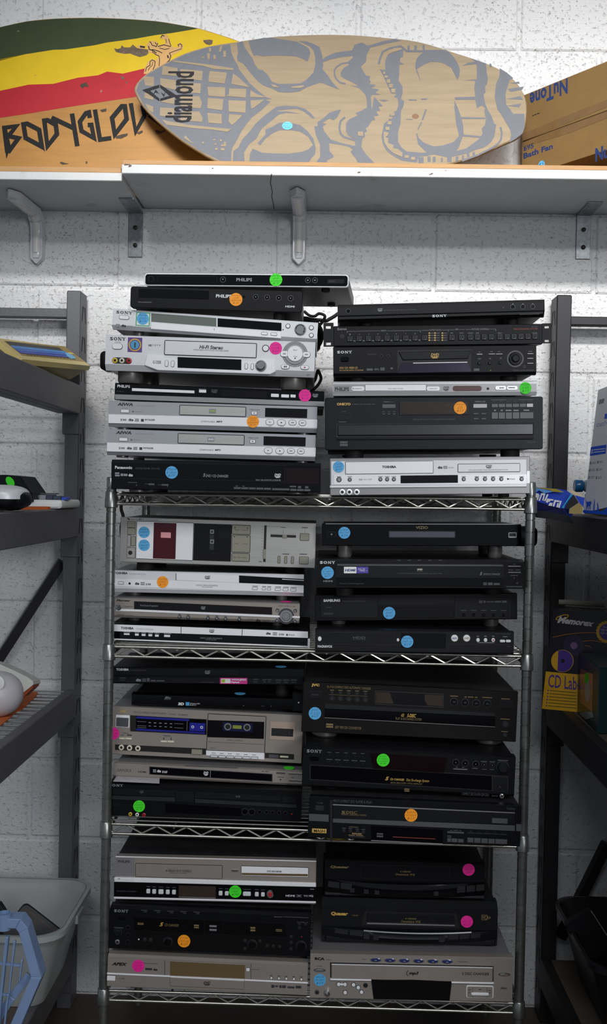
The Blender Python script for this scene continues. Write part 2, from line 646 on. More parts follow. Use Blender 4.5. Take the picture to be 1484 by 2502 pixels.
# ------------------------------------------------------------------ setting
wall = MB().box((-2.0, 0.0035, 0), (2.0, 0.12, 3.25)).build('wall_back', WALLM)
tag(wall, 'white painted concrete block wall behind the shelves', 'wall', kind='structure')
bw, bh, ch = 0.3975, 0.1945, 0.0045
bm_v = []
bmb = MB()
x0, x1, z0, z1 = -bw / 2, bw / 2, -bh / 2, bh / 2
rb, rf = rrect(x0, z0, x1, z1, .004, 2), rrect(x0 + ch, z0 + ch, x1 - ch, z1 - ch, .004, 2)
nn = len(rb)
bmb.add([(p[0], .006, p[1]) for p in rb] + [(p[0], .0028, p[1]) for p in rb] + [(p[0], 0, p[1]) for p in rf],
        [(i * nn + k, i * nn + (k + 1) % nn, (i + 1) * nn + (k + 1) % nn, (i + 1) * nn + k) for i in (0, 1) for k in range(nn)]
        + [tuple(2 * nn + k for k in range(nn))])
blk0 = bmb.build('block', WALLM, wall)
first = True
for row in range(16):
    zc = 1.8286 + (row - 9 + .5) * 0.2032
    off = 0.0 if row % 2 == 0 else 0.2032
    for col in range(-4, 8):
        xc = -0.7413 + off + (col - .5) * 0.4064
        if abs(xc) > 1.72:
            continue
        o = blk0 if first else blk0.copy()
        if not first:
            C.objects.link(o)
        o.location = (xc, random.uniform(-.0007, .0007), zc)
        first = False
FLOORM = mat('stained_concrete', '#4a4038', 0.6, var=0.4, vscale=3.5, bump=0.2, bscale=60)
tag(MB().box((-2.6, -4.6, -0.1), (2.6, 0.12, 0)).build('floor', FLOORM), 'dark stained concrete floor', 'floor', kind='structure')

tag(MB().box((2.40, -4.6, 0), (2.52, 0.12, 3.25)).build('shade_wall_right', WALLM), 'unseen side wall added beyond the right rack to block light', 'wall', kind='structure')  # unseen wall added to cut ambient light from the right

# ------------------------------------------------------------------ upper wall shelf: two boards, each white below with a bare wood layer on top
def shelf_board(name, label, xl, xr, wall_px, front_bot, front_top, tan_top, group):
    zb = PX(wall_px[0], wall_px[1], 0).z
    yf = PXZ(front_bot[0], front_bot[1], zb).y
    zt = PX(front_top[0], front_top[1], yf).z
    zt2 = PX(tan_top[0], tan_top[1], yf).z
    r = empty(name, ((xl + xr) / 2, yf, zb), label, 'shelf', group)
    hx = (xr - xl) / 2
    MB().box((-hx, 0, 0), (hx, -yf - .003, zt - zb), 0.0015).build('white_board', WHITE_PAINT, r)
    MB().box((-hx + .002, 0.001, zt - zb), (hx - .002, -yf - .003, zt2 - zb), 0.0008).build('wood_layer', PLY, r)
    return r, zb, zt2, yf


XJ = PX(296, 430, -0.30).x
shR, ZB_R, ZT_R, YF_R = shelf_board('wall_shelf', 'long white wall shelf with bare wood edge, under the tiki skimboard', XJ, 1.35,
                                    (900, 517), (900, 431.5), (900, 408.5), (900, 397.5), 'wall shelf boards')
shL, ZB_L, ZT_L, YF_L = shelf_board('wall_shelf', 'lower white wall shelf at the left, under the striped skimboard', -1.35, XJ - .004,
                                    (150, 516.5), (150, 440.5), (150, 420), (150, 407), 'wall shelf boards')
CRK = mat('crack', '#4b4b48', 0.8)
cp = [(664, 425), (661, 447), (666, 470), (664, 480), (668, 497), (670, 511)]
ckm = MB()
cpt = [PXZ(x, y, ZB_R - .0004) for x, y in cp]
for a, b in zip(cpt, cpt[1:]):
    d = Vector((0.0011, 0, 0))
    ckm.add([a - d, a + d, b + d, b - d], [(0, 1, 2, 3)])
ck = ckm.build('crack_line', CRK)
ck.parent = shR
ck.matrix_parent_inverse = Matrix.Translation(shR.location).inverted()
# chipped corner and dark scuffs on the front edge
scm = MB()
for (x, y, ww, hh) in ((310, 402, 7, 3), (318, 405, 4, 5), (1056, 424, 3, 2.5), (1052, 426, 4, 1.5), (1090, 416, 2, 1), (878, 421, 4, 3), (520, 411, 2, 2)):
    p = PX(x, y, YF_R - .0006)
    ww, hh = ww * .0005, hh * .0006
    scm.add([p + Vector((-ww * 2, 0, -hh)), p + Vector((ww, 0, -hh * .6)), p + Vector((ww * 2, 0, hh * .5)), p + Vector((-ww, 0, hh))], [(0, 1, 2, 3)])
sc = tag(scm.build('scuff_marks', mat('scuff', '#5c4a40', .8)), kind='stuff')
sc.parent = shR
sc.matrix_parent_inverse = Matrix.Translation(shR.location).inverted()


def flat_bracket(cx, ztop, ytop0, ztop_under, label, wd=0.036, skew=0.0):
    """galvanised steel angle: one leg under the board, one down the wall, two bolts"""
    r = empty('shelf_bracket', (cx, -.004, ztop_under), label, 'bracket', 'galvanised shelf brackets')
    t = .004
    h = ztop_under - ztop
    MB().box((-wd / 2, -.001, -h), (wd / 2, .003, 0), .0008).build('wall_leg', GALV, r)
    v = [(-wd / 2 + skew, ytop0, -t), (wd / 2 + skew, ytop0, -t), (wd / 2, .003, -t), (-wd / 2, .003, -t)]
    v += [(p[0], p[1], -.0004) for p in v]
    mesh_obj('shelf_leg', v, [(0, 1, 2, 3), (7, 6, 5, 4), (0, 4, 5, 1), (1, 5, 6, 2), (2, 6, 7, 3), (3, 7, 4, 0)], GALV, r)
    for f in (.35, .74):
        MB().lathe([(.0055, 0), (.0055, -.003), (.003, -.005)], (0, -.001, -h * f), 'y', 12).build('bolt', mat('dark_bolt', '#3a3632', .5, metal=.6), r, 40)
    return r


pa, pb = PX(331, 629, 0), PX(331, 522, 0)
flat_bracket(pa.x, pa.z, -.13, ZB_L, 'flat galvanised bracket below the step between the two wall shelves')
pa = PX(1424, 634, 0)
flat_bracket(pa.x, pa.z, -.115, ZB_R, 'flat galvanised bracket holding up the right end of the wall shelf')

CLEAR = mat('milky_clear_plastic', '#c9c9cd', 0.18, spec=0.8, coat=0.4, var=.05)
CLEAR_IN = mat('white_bracket_core', '#cfcfca', 0.45)


def covered_bracket(wall_x, low_y, corner_y, front, zb, label):
    """L shaped bracket sheathed in a rounded clear plastic sleeve"""
    top = PXZ(front[0], front[1], zb - .010)
    low = PX(wall_x, low_y, -.010)
    r = empty('sleeved_bracket', (low.x, 0, zb), label, 'bracket', 'plastic sleeved shelf brackets')
    O = Vector((low.x, 0, zb))
    path = [low, Vector((low.x, -.010, zb - .055)), Vector((low.x + (top.x - low.x) * .06, -.016, zb - .028)),
            Vector((low.x + (top.x - low.x) * .2, -.040, zb - .012)), top]

    def band(wd, th, off, inset):
        P = [p - O for p in path]
        # resample
        Q = []
        for a, b in zip(P, P[1:]):
            for k in range(6):
                Q.append(a.lerp(b, k / 6))
        Q.append(P[-1])
        n = len(Q)
        tot = sum((Q[i + 1] - Q[i]).length for i in range(n - 1))
        acc, rings = 0, []
        for i, q in enumerate(Q):
            if i:
                acc += (Q[i] - Q[i - 1]).length
            t = (Q[min(i + 1, n - 1)] - Q[max(i - 1, 0)]).normalized()
            side = Vector((1, 0, 0))
            side = (side - t * side.dot(t)).normalized()
            nrm = t.cross(side).normalized()
            if nrm.y > 0 or nrm.z > 0.5:
                nrm = -nrm
            e = min(acc, tot - acc) - inset
            if e < -1e-5:
                continue
            hw = wd / 2
            f = math.sqrt(max(0.0, 1 - (1 - min(1, e / hw)) ** 2)) if e < hw else 1.0
            f = max(f, .12)
            c = q + nrm * off
            rings.append([c - side * hw * f - nrm * th * .5, c - side * hw * f * .8 + nrm * th * .5,
                          c + side * hw * f * .8 + nrm * th * .5, c + side * hw * f - nrm * th * .5])
        v = [p for R in rings for p in R]
        f = []
        for i in range(len(rings) - 1):
            for k in range(4):
                f.append((i * 4 + k, i * 4 + (k + 1) % 4, i * 4 + 4 + (k + 1) % 4, i * 4 + 4 + k))
        f += [(3, 2, 1, 0), tuple(len(v) - 4 + k for k in range(4))]
        return v, f

    mesh_obj('clear_sleeve', *band(.037, .016, 0, 0), CLEAR, r, 60)
    mesh_obj('sleeve_rim', *band(.024, .004, .009, .010), CLEAR, r, 60)
    mesh_obj('bracket_core', *band(.014, .002, .0125, .014), CLEAR_IN, r, 60)
    return r


covered_bracket(730, 646, 520, (726, 466), ZB_R, 'clear plastic sleeved bracket under the middle of the wall shelf')
covered_bracket(90, 645, 520, (22, 470), ZB_L, 'bent plastic sleeved bracket under the left wall shelf')

# ------------------------------------------------------------------ skimboards
WOOD_B = mat('light_board_wood', '#84755e', 0.55, spec=.3, var=0.12, vscale=7, stretch=(0.8, 1, 9), bump=.05, bscale=200)
WOOD_A = mat('amber_board_wood', '#966a2b', 0.5, spec=.3, var=0.14, vscale=7, stretch=(0.8, 1, 8), spots=('#6b543a', 16, .70, .05))
GPAINT = mat('grey_blue_paint', '#5d5f66', 0.6, spec=.3, var=0.06, vscale=60)
BLACKP = mat('black_paint', '#0c0b0c', 0.6, spec=.2, var=.3, vscale=60)
WORNK = mat('worn_black_print', '#1c1c20', 0.6, spec=.2, var=.5, vscale=150)
GREENP = mat('green_paint', '#2b381a', 0.55, spec=.25, var=0.12, vscale=12, spots=('#6d7358', 40, .72, .04))
YELP = mat('yellow_paint', '#c2a406', 0.55, spec=.25, var=0.06, vscale=12, spots=('#8d7a3a', 55, .71, .05))
REDP = mat('red_paint', '#9c0f1e', 0.55, spec=.25, var=0.08, vscale=12, spots=('#8f8072', 45, .73, .05))


def board(name, label, outline, bottom_px, top_px, yb, yt, mat_):
    """thin board on the shelf leaning on the wall; outline in photograph pixels on its face plane"""
    pb, pt = PX(*bottom_px, yb), PX(*top_px, yt)
    lean = math.degrees(math.atan2(yt - yb, pt.z - pb.z))
    f = Front.__new__(Front)
    f.crop = (0, 0, 1)
    la = math.radians(lean)
    f.nrm = Vector((0, math.cos(la), -math.sin(la)))
    f.p0 = pb
    f.ux = Vector((1, 0, 0))
    f.uy = f.nrm
    f.uz = f.ux.cross(f.uy).normalized()
    f.org = pb
    f.M = Matrix.Identity(4)
    for i in range(3):
        f.M[i][0], f.M[i][1], f.M[i][2], f.M[i][3] = f.ux[i], f.uy[i], f.uz[i], f.org[i]
    f.root = empty(name, (0, 0, 0), label, 'skimboard', 'skimboards on the wall shelf')
    f.root.matrix_world = f.M
    f.base = 0
    f.k = (Vector(f.L(bottom_px[0] + 100, bottom_px[1])) - Vector(f.L(*bottom_px))).length / 100
    pts = [f.L(*p) for p in outline]
    f.outline = pts
    MB().prism(pts, .009, 0, .0025).build('deck', mat_, f.root, 40)
    return f


def smooth_closed(pts, n=6):
    out = []
    m_ = len(pts)
    for i in range(m_):
        p0, p1, p2, p3 = (Vector(pts[(i + k - 1) % m_]) for k in range(4))
        for k in range(n):
            t = k / n
            out.append(tuple(0.5 * ((2 * p1) + (-p0 + p2) * t + (2 * p0 - 5 * p1 + 4 * p2 - p3) * t * t + (-p0 + 3 * p1 - 3 * p2 + p3) * t ** 3)))
    return out


def layer(f, name, material, polys, crop, depth, smooth=0, bez=None):
    mb = MB()
    ox, oy, sc_ = crop
    for P in polys:
        if smooth:
            P = smooth_closed(P, smooth)
        mb.flat([f.L(ox + x / sc_, oy + y / sc_) for x, y in P], -depth)
    return mb


def rc(x0, y0, x1, y1, j=3):
    r = random.uniform
    return [(x0 + r(-j, j), y0 + r(-j, j)), (x1 + r(-j, j), y0 + r(-j, j)), (x1 + r(-j, j), y1 + r(-j, j)), (x0 + r(-j, j), y1 + r(-j, j))]


# --- striped board (behind)
outA = [(-330, 240), (-300, 180), (-200, 120), (-100, 86), (0, 64.7), (66, 50.5), (136, 44), (217, 42), (303, 44.5), (384, 50.5), (440, 59.6), (485, 68), (535.6, 83),
        (581, 98.5), (650, 128), (710, 170), (750, 220), (760, 262), (740, 310), (690, 360), (620, 405), (540, 440), (430, 466), (300, 480), (180, 482), (60, 476), (-80, 455), (-200, 410), (-290, 330)]
fA = board('skimboard', 'skimboard with green, yellow and red stripes and black lettering, leaning on the wall', smooth_closed(outA, 3), (200, 482), (200, 42), -.105, -.0225, WOOD_A)
eps = .0004
top_edge = [(-329, 235), (-300, 181), (-200, 121), (-100, 87), (0, 66.5), (66, 52.5), (136, 46), (217, 44), (303, 46.5), (384, 52.5), (440, 61.6), (485, 70)]
gy = [(485, 70), (420, 81), (380, 86), (330, 95), (300, 99), (262, 104), (230, 111), (160, 121), (130, 122), (60, 133), (0, 144), (-100, 160), (-329, 196)]
yr = [(-331, 278), (-100, 240), (0, 222), (70, 207), (130, 205), (190, 190), (240, 184), (262, 175), (300, 180), (355, 167), (420, 160), (500, 148), (640, 128)]
rw = [(-318, 318), (-100, 303), (0, 288), (60, 279), (165, 262), (250, 249), (330, 237), (450, 219), (600, 196), (730, 175)]
right_y = [(640, 126), (581, 101), (535.6, 85.5), (485, 70)]
MB().flat([fA.L(*p) for p in top_edge + gy[1:]], -.0003).build('green_stripe', GREENP, fA.root)
MB().flat([fA.L(*p) for p in gy + yr + right_y[1:-1]], -.0003).build('yellow_stripe', YELP, fA.root)
MB().flat([fA.L(*p) for p in yr + rw[::-1]], -.0003).build('red_stripe', REDP, fA.root)
cB = (0, 200, 3.533)
let = MB()


def bstroke(pts, wd=36, closed=False):
    for q in stroke(pts, wd + 4, closed):
        let.flat([fA.L(cB[0] + x / cB[2], cB[1] + y / cB[2]) for x, y in q], -.0006)


def bpoly(pts):
    let.flat([fA.L(cB[0] + x / cB[2], cB[1] + y / cB[2]) for x, y in pts], -.0006)


bstroke([(36, 383), (64, 610)]); bpoly([(18, 385), (55, 380), (95, 560), (55, 665)])
bstroke([(20, 400), (140, 383), (72, 468), (160, 487), (70, 610)], 34)
bstroke([(203, 368), (235, 362), (338, 415), (362, 560), (222, 485)], 36, True)
bpoly([(345, 540), (375, 520), (388, 607)])
bstroke([(383, 336), (412, 332), (482, 372), (492, 452), (410, 556)], 36, True)
bstroke([(445, 310), (640, 402)], 36); bstroke([(622, 275), (668, 556)], 36)
bstroke([(776, 312), (768, 264), (742, 272), (690, 345), (704, 425), (812, 486), (790, 372), (758, 374)], 34)
bstroke([(820, 240), (864, 500), (962, 486)], 34)
bstroke([(1052, 212), (1078, 212), (1094, 322), (992, 455), (968, 312)], 36, True)
bstroke([(1130, 185), (1172, 430), (1248, 292), (1230, 205)], 34)
bstroke([(1285, 285), (1440, 400)], 34); bstroke([(1285, 285), (1300, 180), (1420, 160)], 34)
let.build('lettering', BLACKP, fA.root)
# rampant lion emblem: tan silhouette with dark lines
cL = (260, 60, 5.7077)
lion = [[(520, 690), (540, 600), (590, 510), (640, 480), (690, 500), (715, 470), (740, 450), (690, 430), (640, 400), (590, 390), (575, 330), (560, 290), (600, 240), (660, 230), (700, 240),
         (730, 290), (790, 280), (825, 260), (820, 210), (770, 205), (750, 180), (780, 140), (840, 135), (870, 180), (890, 240), (910, 300), (960, 325), (1000, 310), (990, 280), (1030, 255),
         (1070, 285), (1065, 345), (1000, 390), (930, 420), (905, 470), (850, 540), (760, 590), (660, 650), (600, 690)],
        [(425, 300), (460, 285), (540, 300), (545, 340), (450, 335)]]
layer(fA, '', None, lion, cL, .0006).build('lion_emblem', mat('emblem_tan', '#b58a4c', .5), fA.root)
lm = MB()
for P, wd in (([(545, 660), (560, 600), (610, 570), (610, 520), (640, 495), (680, 515), (675, 580), (650, 630)], 9), ([(585, 640), (600, 610), (640, 570), (650, 520)], 7),
              ([(735, 580), (745, 490), (735, 440), (690, 420), (640, 380)], 9), ([(880, 400), (900, 440), (880, 500), (840, 540)], 10), ([(880, 400), (960, 370), (1050, 340)], 8),
              ([(760, 190), (780, 150), (810, 165)], 10), ([(830, 200), (840, 260)], 7), ([(870, 200), (890, 270), (905, 300)], 9), ([(600, 240), (620, 250), (640, 290), (700, 310), (720, 260)], 10),
              ([(720, 310), (800, 285), (900, 310)], 10), ([(640, 350), (720, 370), (780, 400)], 10), ([(590, 300), (600, 350), (640, 360), (700, 400)], 12), ([(1010, 310), (1000, 285), (1030, 270), (1055, 290), (1050, 330)], 9),
              ([(855, 430), (865, 470)], 18), ([(470, 310), (540, 318)], 22), ([(740, 330), (820, 350), (880, 335)], 8), ([(680, 250), (700, 280)], 10)):
    for q in stroke(P, wd):
        lm.flat([fA.L(cL[0] + x / cL[2], cL[1] + y / cL[2]) for x, y in q], -.0009)
lm.build('emblem_lines', BLACKP, fA.root)
scr = [[(110, 330), (160, 345), (200, 330), (215, 290), (250, 320), (330, 320), (370, 280), (430, 330), (580, 350), (590, 400), (560, 430), (470, 455), (420, 440), (330, 405), (260, 410), (170, 395), (130, 380)],
       [(1350, 220), (1390, 215), (1440, 210), (1484, 220), (1480, 270), (1440, 290), (1390, 275), (1360, 245)], [(200, 720), (235, 725), (255, 750), (235, 772), (210, 750)], [(265, 805), (290, 795), (305, 810), (280, 825)]]
tag(layer(fA, '', None, scr, cL, .0005).build('paint_scrapes', mat('scraped_paint', '#5b4d3c', .8, var=.45, vscale=90), fA.root), kind='stuff')
sp2 = [[(515, 700), (530, 690), (560, 700), (595, 708), (540, 715)], [(740, 690), (752, 685), (756, 705), (742, 708)], [(1000, 470), (1050, 455), (1105, 445), (1100, 465), (1050, 490), (1000, 490)],
       [(1180, 440), (1230, 420), (1235, 435), (1200, 455)], [(1340, 420), (1360, 415), (1390, 430), (1430, 415), (1425, 430), (1380, 448), (1350, 445)], [(865, 245), (920, 230), (918, 255), (880, 262)], [(700, 20), (745, 5), (770, 45), (730, 40), (715, 60), (690, 35)]]
tag(layer(fA, '', None, sp2, cB, .0008).build('scuff_marks', mat('dark_scuff', '#3c3227', .8, var=.4, vscale=90), fA.root), kind='stuff')

# --- tiki board (in front)
outB = [(329, 222), (336, 200), (360, 178), (400, 155), (450, 130), (510, 112), (580, 101), (640, 92), (710, 86), (790, 83.5), (870, 85), (940, 91), (1000, 97), (1050, 108), (1100, 124), (1150, 140), (1200, 158), (1240, 180),
        (1268, 207), (1285, 240), (1288, 275), (1280, 320), (1262, 338), (1230, 352), (1180, 375), (1120, 395), (1040, 416), (940, 430), (830, 436), (720, 432), (620, 418), (540, 398), (490, 372), (440, 340), (390, 300), (350, 260)]
fB = board('skimboard', 'pale wooden skimboard with a grey-blue tiki face lying on its side', smooth_closed(outB, 3), (800, 436), (800, 83.5), -.190, -.085, WOOD_B)
A_, B_, C_, D_ = (320, 70, 4.947), (560, 70, 4.947), (780, 70, 4.947), (1000, 70, 4.947)


def cv(crop, P):
    return [(crop[0] + x / crop[2], crop[1] + y / crop[2]) for x, y in P]


main = [(333, 222), (340, 203), (362, 181), (402, 158), (452, 133), (511, 115)] + cv(A_, [(1200, 190)]) + cv(B_, [(30, 300), (75, 400), (105, 440), (120, 490), (250, 660), (350, 750), (450, 830), (520, 850), (440, 857),
       (500, 882), (400, 980), (280, 1070), (220, 1140), (150, 1240), (100, 1340), (40, 1440), (30, 1500), (25, 1600)]) + [(545, 396), (492, 370), (442, 338), (393, 299), (353, 259)]
gB = [[(95, 180), (165, 150), (190, 230), (290, 370), (310, 430), (360, 495), (405, 500), (470, 560), (520, 645), (600, 668), (700, 668), (870, 662), (940, 615), (1020, 530), (1045, 430), (1040, 340), (1020, 260), (960, 205),
       (835, 150), (930, 155), (1010, 180), (1095, 222), (1128, 330), (1132, 385), (1140, 440), (1130, 490), (1190, 560), (1250, 650), (1335, 738), (1230, 700), (1150, 665), (1090, 655), (950, 705), (850, 760), (720, 775),
       (600, 768), (520, 725), (420, 690), (350, 640), (270, 550), (170, 420), (105, 390), (95, 330), (110, 300)],
      [(235, 150), (420, 112), (520, 110), (830, 160), (960, 235), (985, 290), (970, 340), (950, 398), (900, 370), (810, 335), (600, 325), (470, 330), (400, 335), (340, 320), (300, 330), (270, 270)],
      [(1070, 1130), (1150, 1075), (1210, 1020), (1290, 990), (1355, 978), (1310, 1070), (1260, 1110), (1215, 1085), (1130, 1140), (1180, 1155), (1135, 1180), (1150, 1240), (1230, 1340), (1350, 1380), (1500, 1415), (1500, 1440),
       (1350, 1405), (1210, 1385), (1215, 1480), (1260, 1530), (1265, 1555), (1190, 1590), (1170, 1640), (1040, 1640), (1100, 1550), (1100, 1400), (1050, 1290), (1030, 1180), (1070, 1180)],
      [(510, 990), (570, 945), (690, 932), (820, 940), (910, 965), (985, 1020), (1040, 1085), (1010, 1085), (900, 1000), (820, 968), (690, 978), (565, 992), (620, 1003), (700, 1000), (880, 1030), (690, 1018), (600, 1040), (480, 1140),
       (400, 1200), (370, 1250), (330, 1330), (240, 1400), (180, 1500), (190, 1640), (45, 1640), (50, 1480), (110, 1440), (160, 1340), (260, 1230), (320, 1150), (430, 1050)],
      [(345, 1385), (440, 1280), (440, 1220), (520, 1190), (600, 1140), (700, 1130), (860, 1165), (950, 1240), (1020, 1330), (1050, 1450), (1040, 1520), (1000, 1560), (950, 1640), (245, 1640), (250, 1520), (285, 1450), (400, 1500),
       (560, 1510), (720, 1512), (880, 1490), (960, 1460), (1015, 1405), (960, 1310), (860, 1245), (720, 1225), (600, 1230), (520, 1270), (440, 1330), (375, 1412)]]
gC = [[(44, 372), (90, 335), (200, 290), (400, 262), (430, 195), (520, 168), (580, 205), (640, 195), (760, 155), (920, 125), (998, 145), (820, 180), (620, 232), (575, 320), (570, 400), (505, 460), (545, 530), (570, 570), (618, 575),
       (610, 625), (630, 635), (608, 670), (690, 682), (630, 720), (728, 735), (680, 775), (745, 798), (640, 800), (625, 830), (638, 985), (668, 820), (700, 860), (770, 935), (715, 945), (740, 990), (690, 1000), (720, 1050), (665, 1060),
       (680, 1105), (640, 1110), (590, 1190), (565, 1205), (580, 1240), (550, 1260), (555, 1310), (525, 1330), (510, 1430), (560, 1510), (690, 1645), (480, 1645), (450, 1580), (380, 1490), (405, 1462), (360, 1425), (440, 1412), (430, 1340),
       (350, 1290), (325, 1240), (325, 1150), (360, 1100), (465, 1050), (440, 1020), (520, 990), (578, 955), (578, 870), (560, 800), (520, 750), (470, 712), (380, 690), (475, 695), (440, 670), (300, 600), (262, 570), (262, 530), (300, 475),
       (360, 440), (345, 405), (410, 352), (405, 330), (270, 345), (130, 375), (45, 408)],
      [(1020, 240), (1015, 340), (985, 350), (975, 400), (1030, 430), (970, 440), (970, 560), (960, 630), (1010, 700), (1010, 780), (990, 850), (1030, 880), (1020, 940), (990, 1000), (985, 1150), (955, 1250), (955, 1370), (1000, 1440),
       (1060, 1485), (1230, 1500), (1310, 1498), (1320, 1535), (1200, 1550), (1185, 1618), (1090, 1610), (990, 1592), (870, 1522), (810, 1470), (770, 1390), (755, 1310), (785, 1150), (845, 1100), (850, 1040), (940, 990), (960, 920), (950, 840),
       (905, 830), (935, 790), (870, 780), (830, 690), (775, 570), (735, 490), (800, 500), (800, 390), (830, 320), (900, 290), (960, 270)],
      [(725, 862), (780, 858), (835, 865), (790, 885)]]
gD = [[(165, 290), (160, 262), (190, 258), (420, 258), (480, 280), (545, 350), (600, 440), (615, 510), (605, 580), (585, 620), (545, 540), (510, 475), (430, 425), (370, 405), (260, 402), (180, 435), (110, 480), (95, 490), (145, 640), (132, 620),
       (90, 520), (75, 470), (80, 410), (95, 360), (120, 330)],
      [(85, 1270), (100, 1265), (115, 1320), (180, 1380), (300, 1425), (420, 1410), (540, 1370), (605, 1300), (595, 1250), (570, 1150), (548, 950), (550, 870), (590, 960), (630, 1070), (920, 1075), (925, 1092), (635, 1092), (655, 1180),
       (660, 1280), (870, 1300), (855, 1320), (650, 1303), (600, 1440), (570, 1480), (690, 1450), (760, 1400), (840, 1340), (890, 1270), (880, 1210), (920, 1160), (930, 1090), (910, 1000), (920, 960), (880, 930), (820, 960), (800, 860),
       (560, 860), (550, 830), (800, 822), (790, 720), (800, 630), (655, 625), (820, 612), (820, 450), (810, 430), (640, 448), (720, 410), (800, 400), (750, 360), (930, 420), (940, 540), (955, 600), (945, 670), (920, 700), (925, 770),
       (900, 800), (920, 900), (950, 980), (1000, 1060), (1030, 1150), (1055, 1160), (1040, 1250), (1030, 1310), (985, 1380), (960, 1400), (900, 1440), (820, 1460), (700, 1510), (560, 1540), (480, 1560), (300, 1520), (200, 1542), (0, 1542),
       (0, 1495), (220, 1502), (110, 1400)],
      [(1095, 478), (1180, 530), (1262, 600), (1220, 620), (1200, 680), (1180, 740), (1165, 800), (1175, 920), (1210, 960), (1260, 1030), (1395, 1030), (1400, 1180), (1370, 1270), (1280, 1340), (1215, 1375), (1235, 1280), (1220, 1220),
       (1110, 1030), (1070, 980), (1035, 830), (1055, 660), (1095, 570)],
      [(1195, 730), (1390, 700), (1370, 740), (1230, 765)], [(1175, 850), (1350, 815), (1380, 862)], [(1180, 935), (1360, 905), (1330, 950)], [(1210, 660), (1330, 640), (1340, 670)]]
for r_ in ((110, 1555, 178, 1625), (222, 1545, 262, 1612), (287, 1550, 322, 1615), (385, 1560, 410, 1612), (460, 1540, 512, 1612), (565, 1545, 600, 1600), (640, 1530, 662, 1575), (700, 1505, 730, 1550), (770, 1490, 795, 1530)):
    gD.append(rc(*r_))
pm = MB()
pm.flat([fB.L(*p) for p in main], -.0003)
for crop, Ps in ((B_, gB), (C_, gC), (D_, gD)):
    for P in Ps:
        pm.flat([fB.L(*p) for p in cv(crop, P)], -.0003)
for crop, P, wd in ((C_, [(350, 412), (270, 425), (210, 465), (187, 500), (187, 560), (210, 610), (250, 650), (320, 668)], 18), (C_, [(315, 1070), (260, 1120), (245, 1200), (260, 1270), (300, 1310), (435, 1350)], 24),
                    (C_, [(722, 430), (735, 370), (770, 280), (850, 240), (990, 214), (1020, 238), (1060, 272), (1260, 274)], 24), (C_, [(1085, 205), (1080, 268)], 26), (C_, [(1168, 205), (1166, 268)], 34), (C_, [(1263, 195), (1266, 268)], 24),
                    (C_, [(1085, 860), (1180, 866)], 14), (C_, [(1235, 855), (1310, 850)], 14), (C_, [(1295, 975), (1250, 1105)], 20), (C_, [(1240, 1130), (1195, 1220)], 13), (C_, [(1055, 1096), (1135, 1098)], 8),
                    (D_, [(1105, 1190), (1122, 1260), (1112, 1340), (1080, 1390), (1010, 1440), (930, 1480), (830, 1530), (640, 1600)], 22), (D_, [(980, 425), (992, 465)], 22)):
    for q in stroke(P, wd):
        pm.flat([fB.L(*p) for p in cv(crop, q)], -.00035)
tag(pm.build('painted_face', GPAINT, fB.root), kind='stuff')
patA = [[(385, 450), (565, 480), (560, 575), (375, 560)], [(150, 580), (280, 585), (278, 700), (175, 690)], [(355, 600), (550, 630), (545, 745), (360, 700)], [(165, 780), (280, 785), (270, 865), (165, 840)], [(355, 880), (530, 835), (520, 915), (380, 890)],
        [(170, 905), (270, 945), (270, 1020), (215, 985)], [(355, 955), (530, 965), (520, 1075), (350, 1055)], [(600, 490), (872, 515), (858, 630), (590, 600)], [(590, 650), (848, 665), (842, 785), (600, 770)],
        [(600, 810), (830, 820), (860, 900), (845, 965), (600, 950)], [(600, 1000), (830, 1005), (868, 1080), (862, 1130), (600, 1110)], [(955, 515), (1162, 535), (1135, 668), (940, 645), (942, 570)],
        [(925, 705), (1140, 712), (1140, 830), (940, 815)], [(930, 840), (1120, 855), (1105, 990), (925, 965)], [(925, 1020), (1100, 1035), (1098, 1152), (940, 1140)], [(1235, 545), (1300, 590), (1440, 715), (1215, 670)],
        [(1190, 725), (1395, 730), (1390, 838), (1140, 815), (1185, 800)], [(1180, 868), (1392, 875), (1385, 1020), (1185, 1005)], [(1190, 1035), (1350, 1050), (1260, 1140), (1220, 1170), (1180, 1120)],
        [(500, 385), (900, 430), (1240, 480), (1240, 505), (1000, 490), (880, 455), (520, 405)], [(380, 1100), (450, 1120), (700, 1165), (1000, 1195), (1215, 1215), (1170, 1250), (1000, 1225), (750, 1205), (430, 1165)],
        [(660, 1290), (700, 1340), (780, 1410), (640, 1325)], [(1080, 215), (1110, 210), (1090, 280), (1062, 290)]]
for r_ in ((865, 340, 885, 360), (925, 300, 955, 370), (1000, 320, 1025, 370), (1120, 270, 1150, 345), (945, 235, 972, 280), (995, 1335, 1020, 1355), (1080, 1340, 1100, 1365), (1010, 1390, 1035, 1410), (1090, 1400, 1150, 1425),
           (1125, 1370, 1150, 1405), (1020, 1445, 1050, 1470), (1090, 1445, 1130, 1475), (860, 1365, 885, 1395)):
    patA.append(rc(*r_))
patB = [[(260, 745), (330, 790), (450, 835), (255, 830)], [(260, 870), (430, 862), (300, 960), (270, 970)], [(500, 672), (560, 685), (610, 718), (530, 705)], [(750, 705), (900, 685), (910, 700), (870, 720), (760, 720)]]
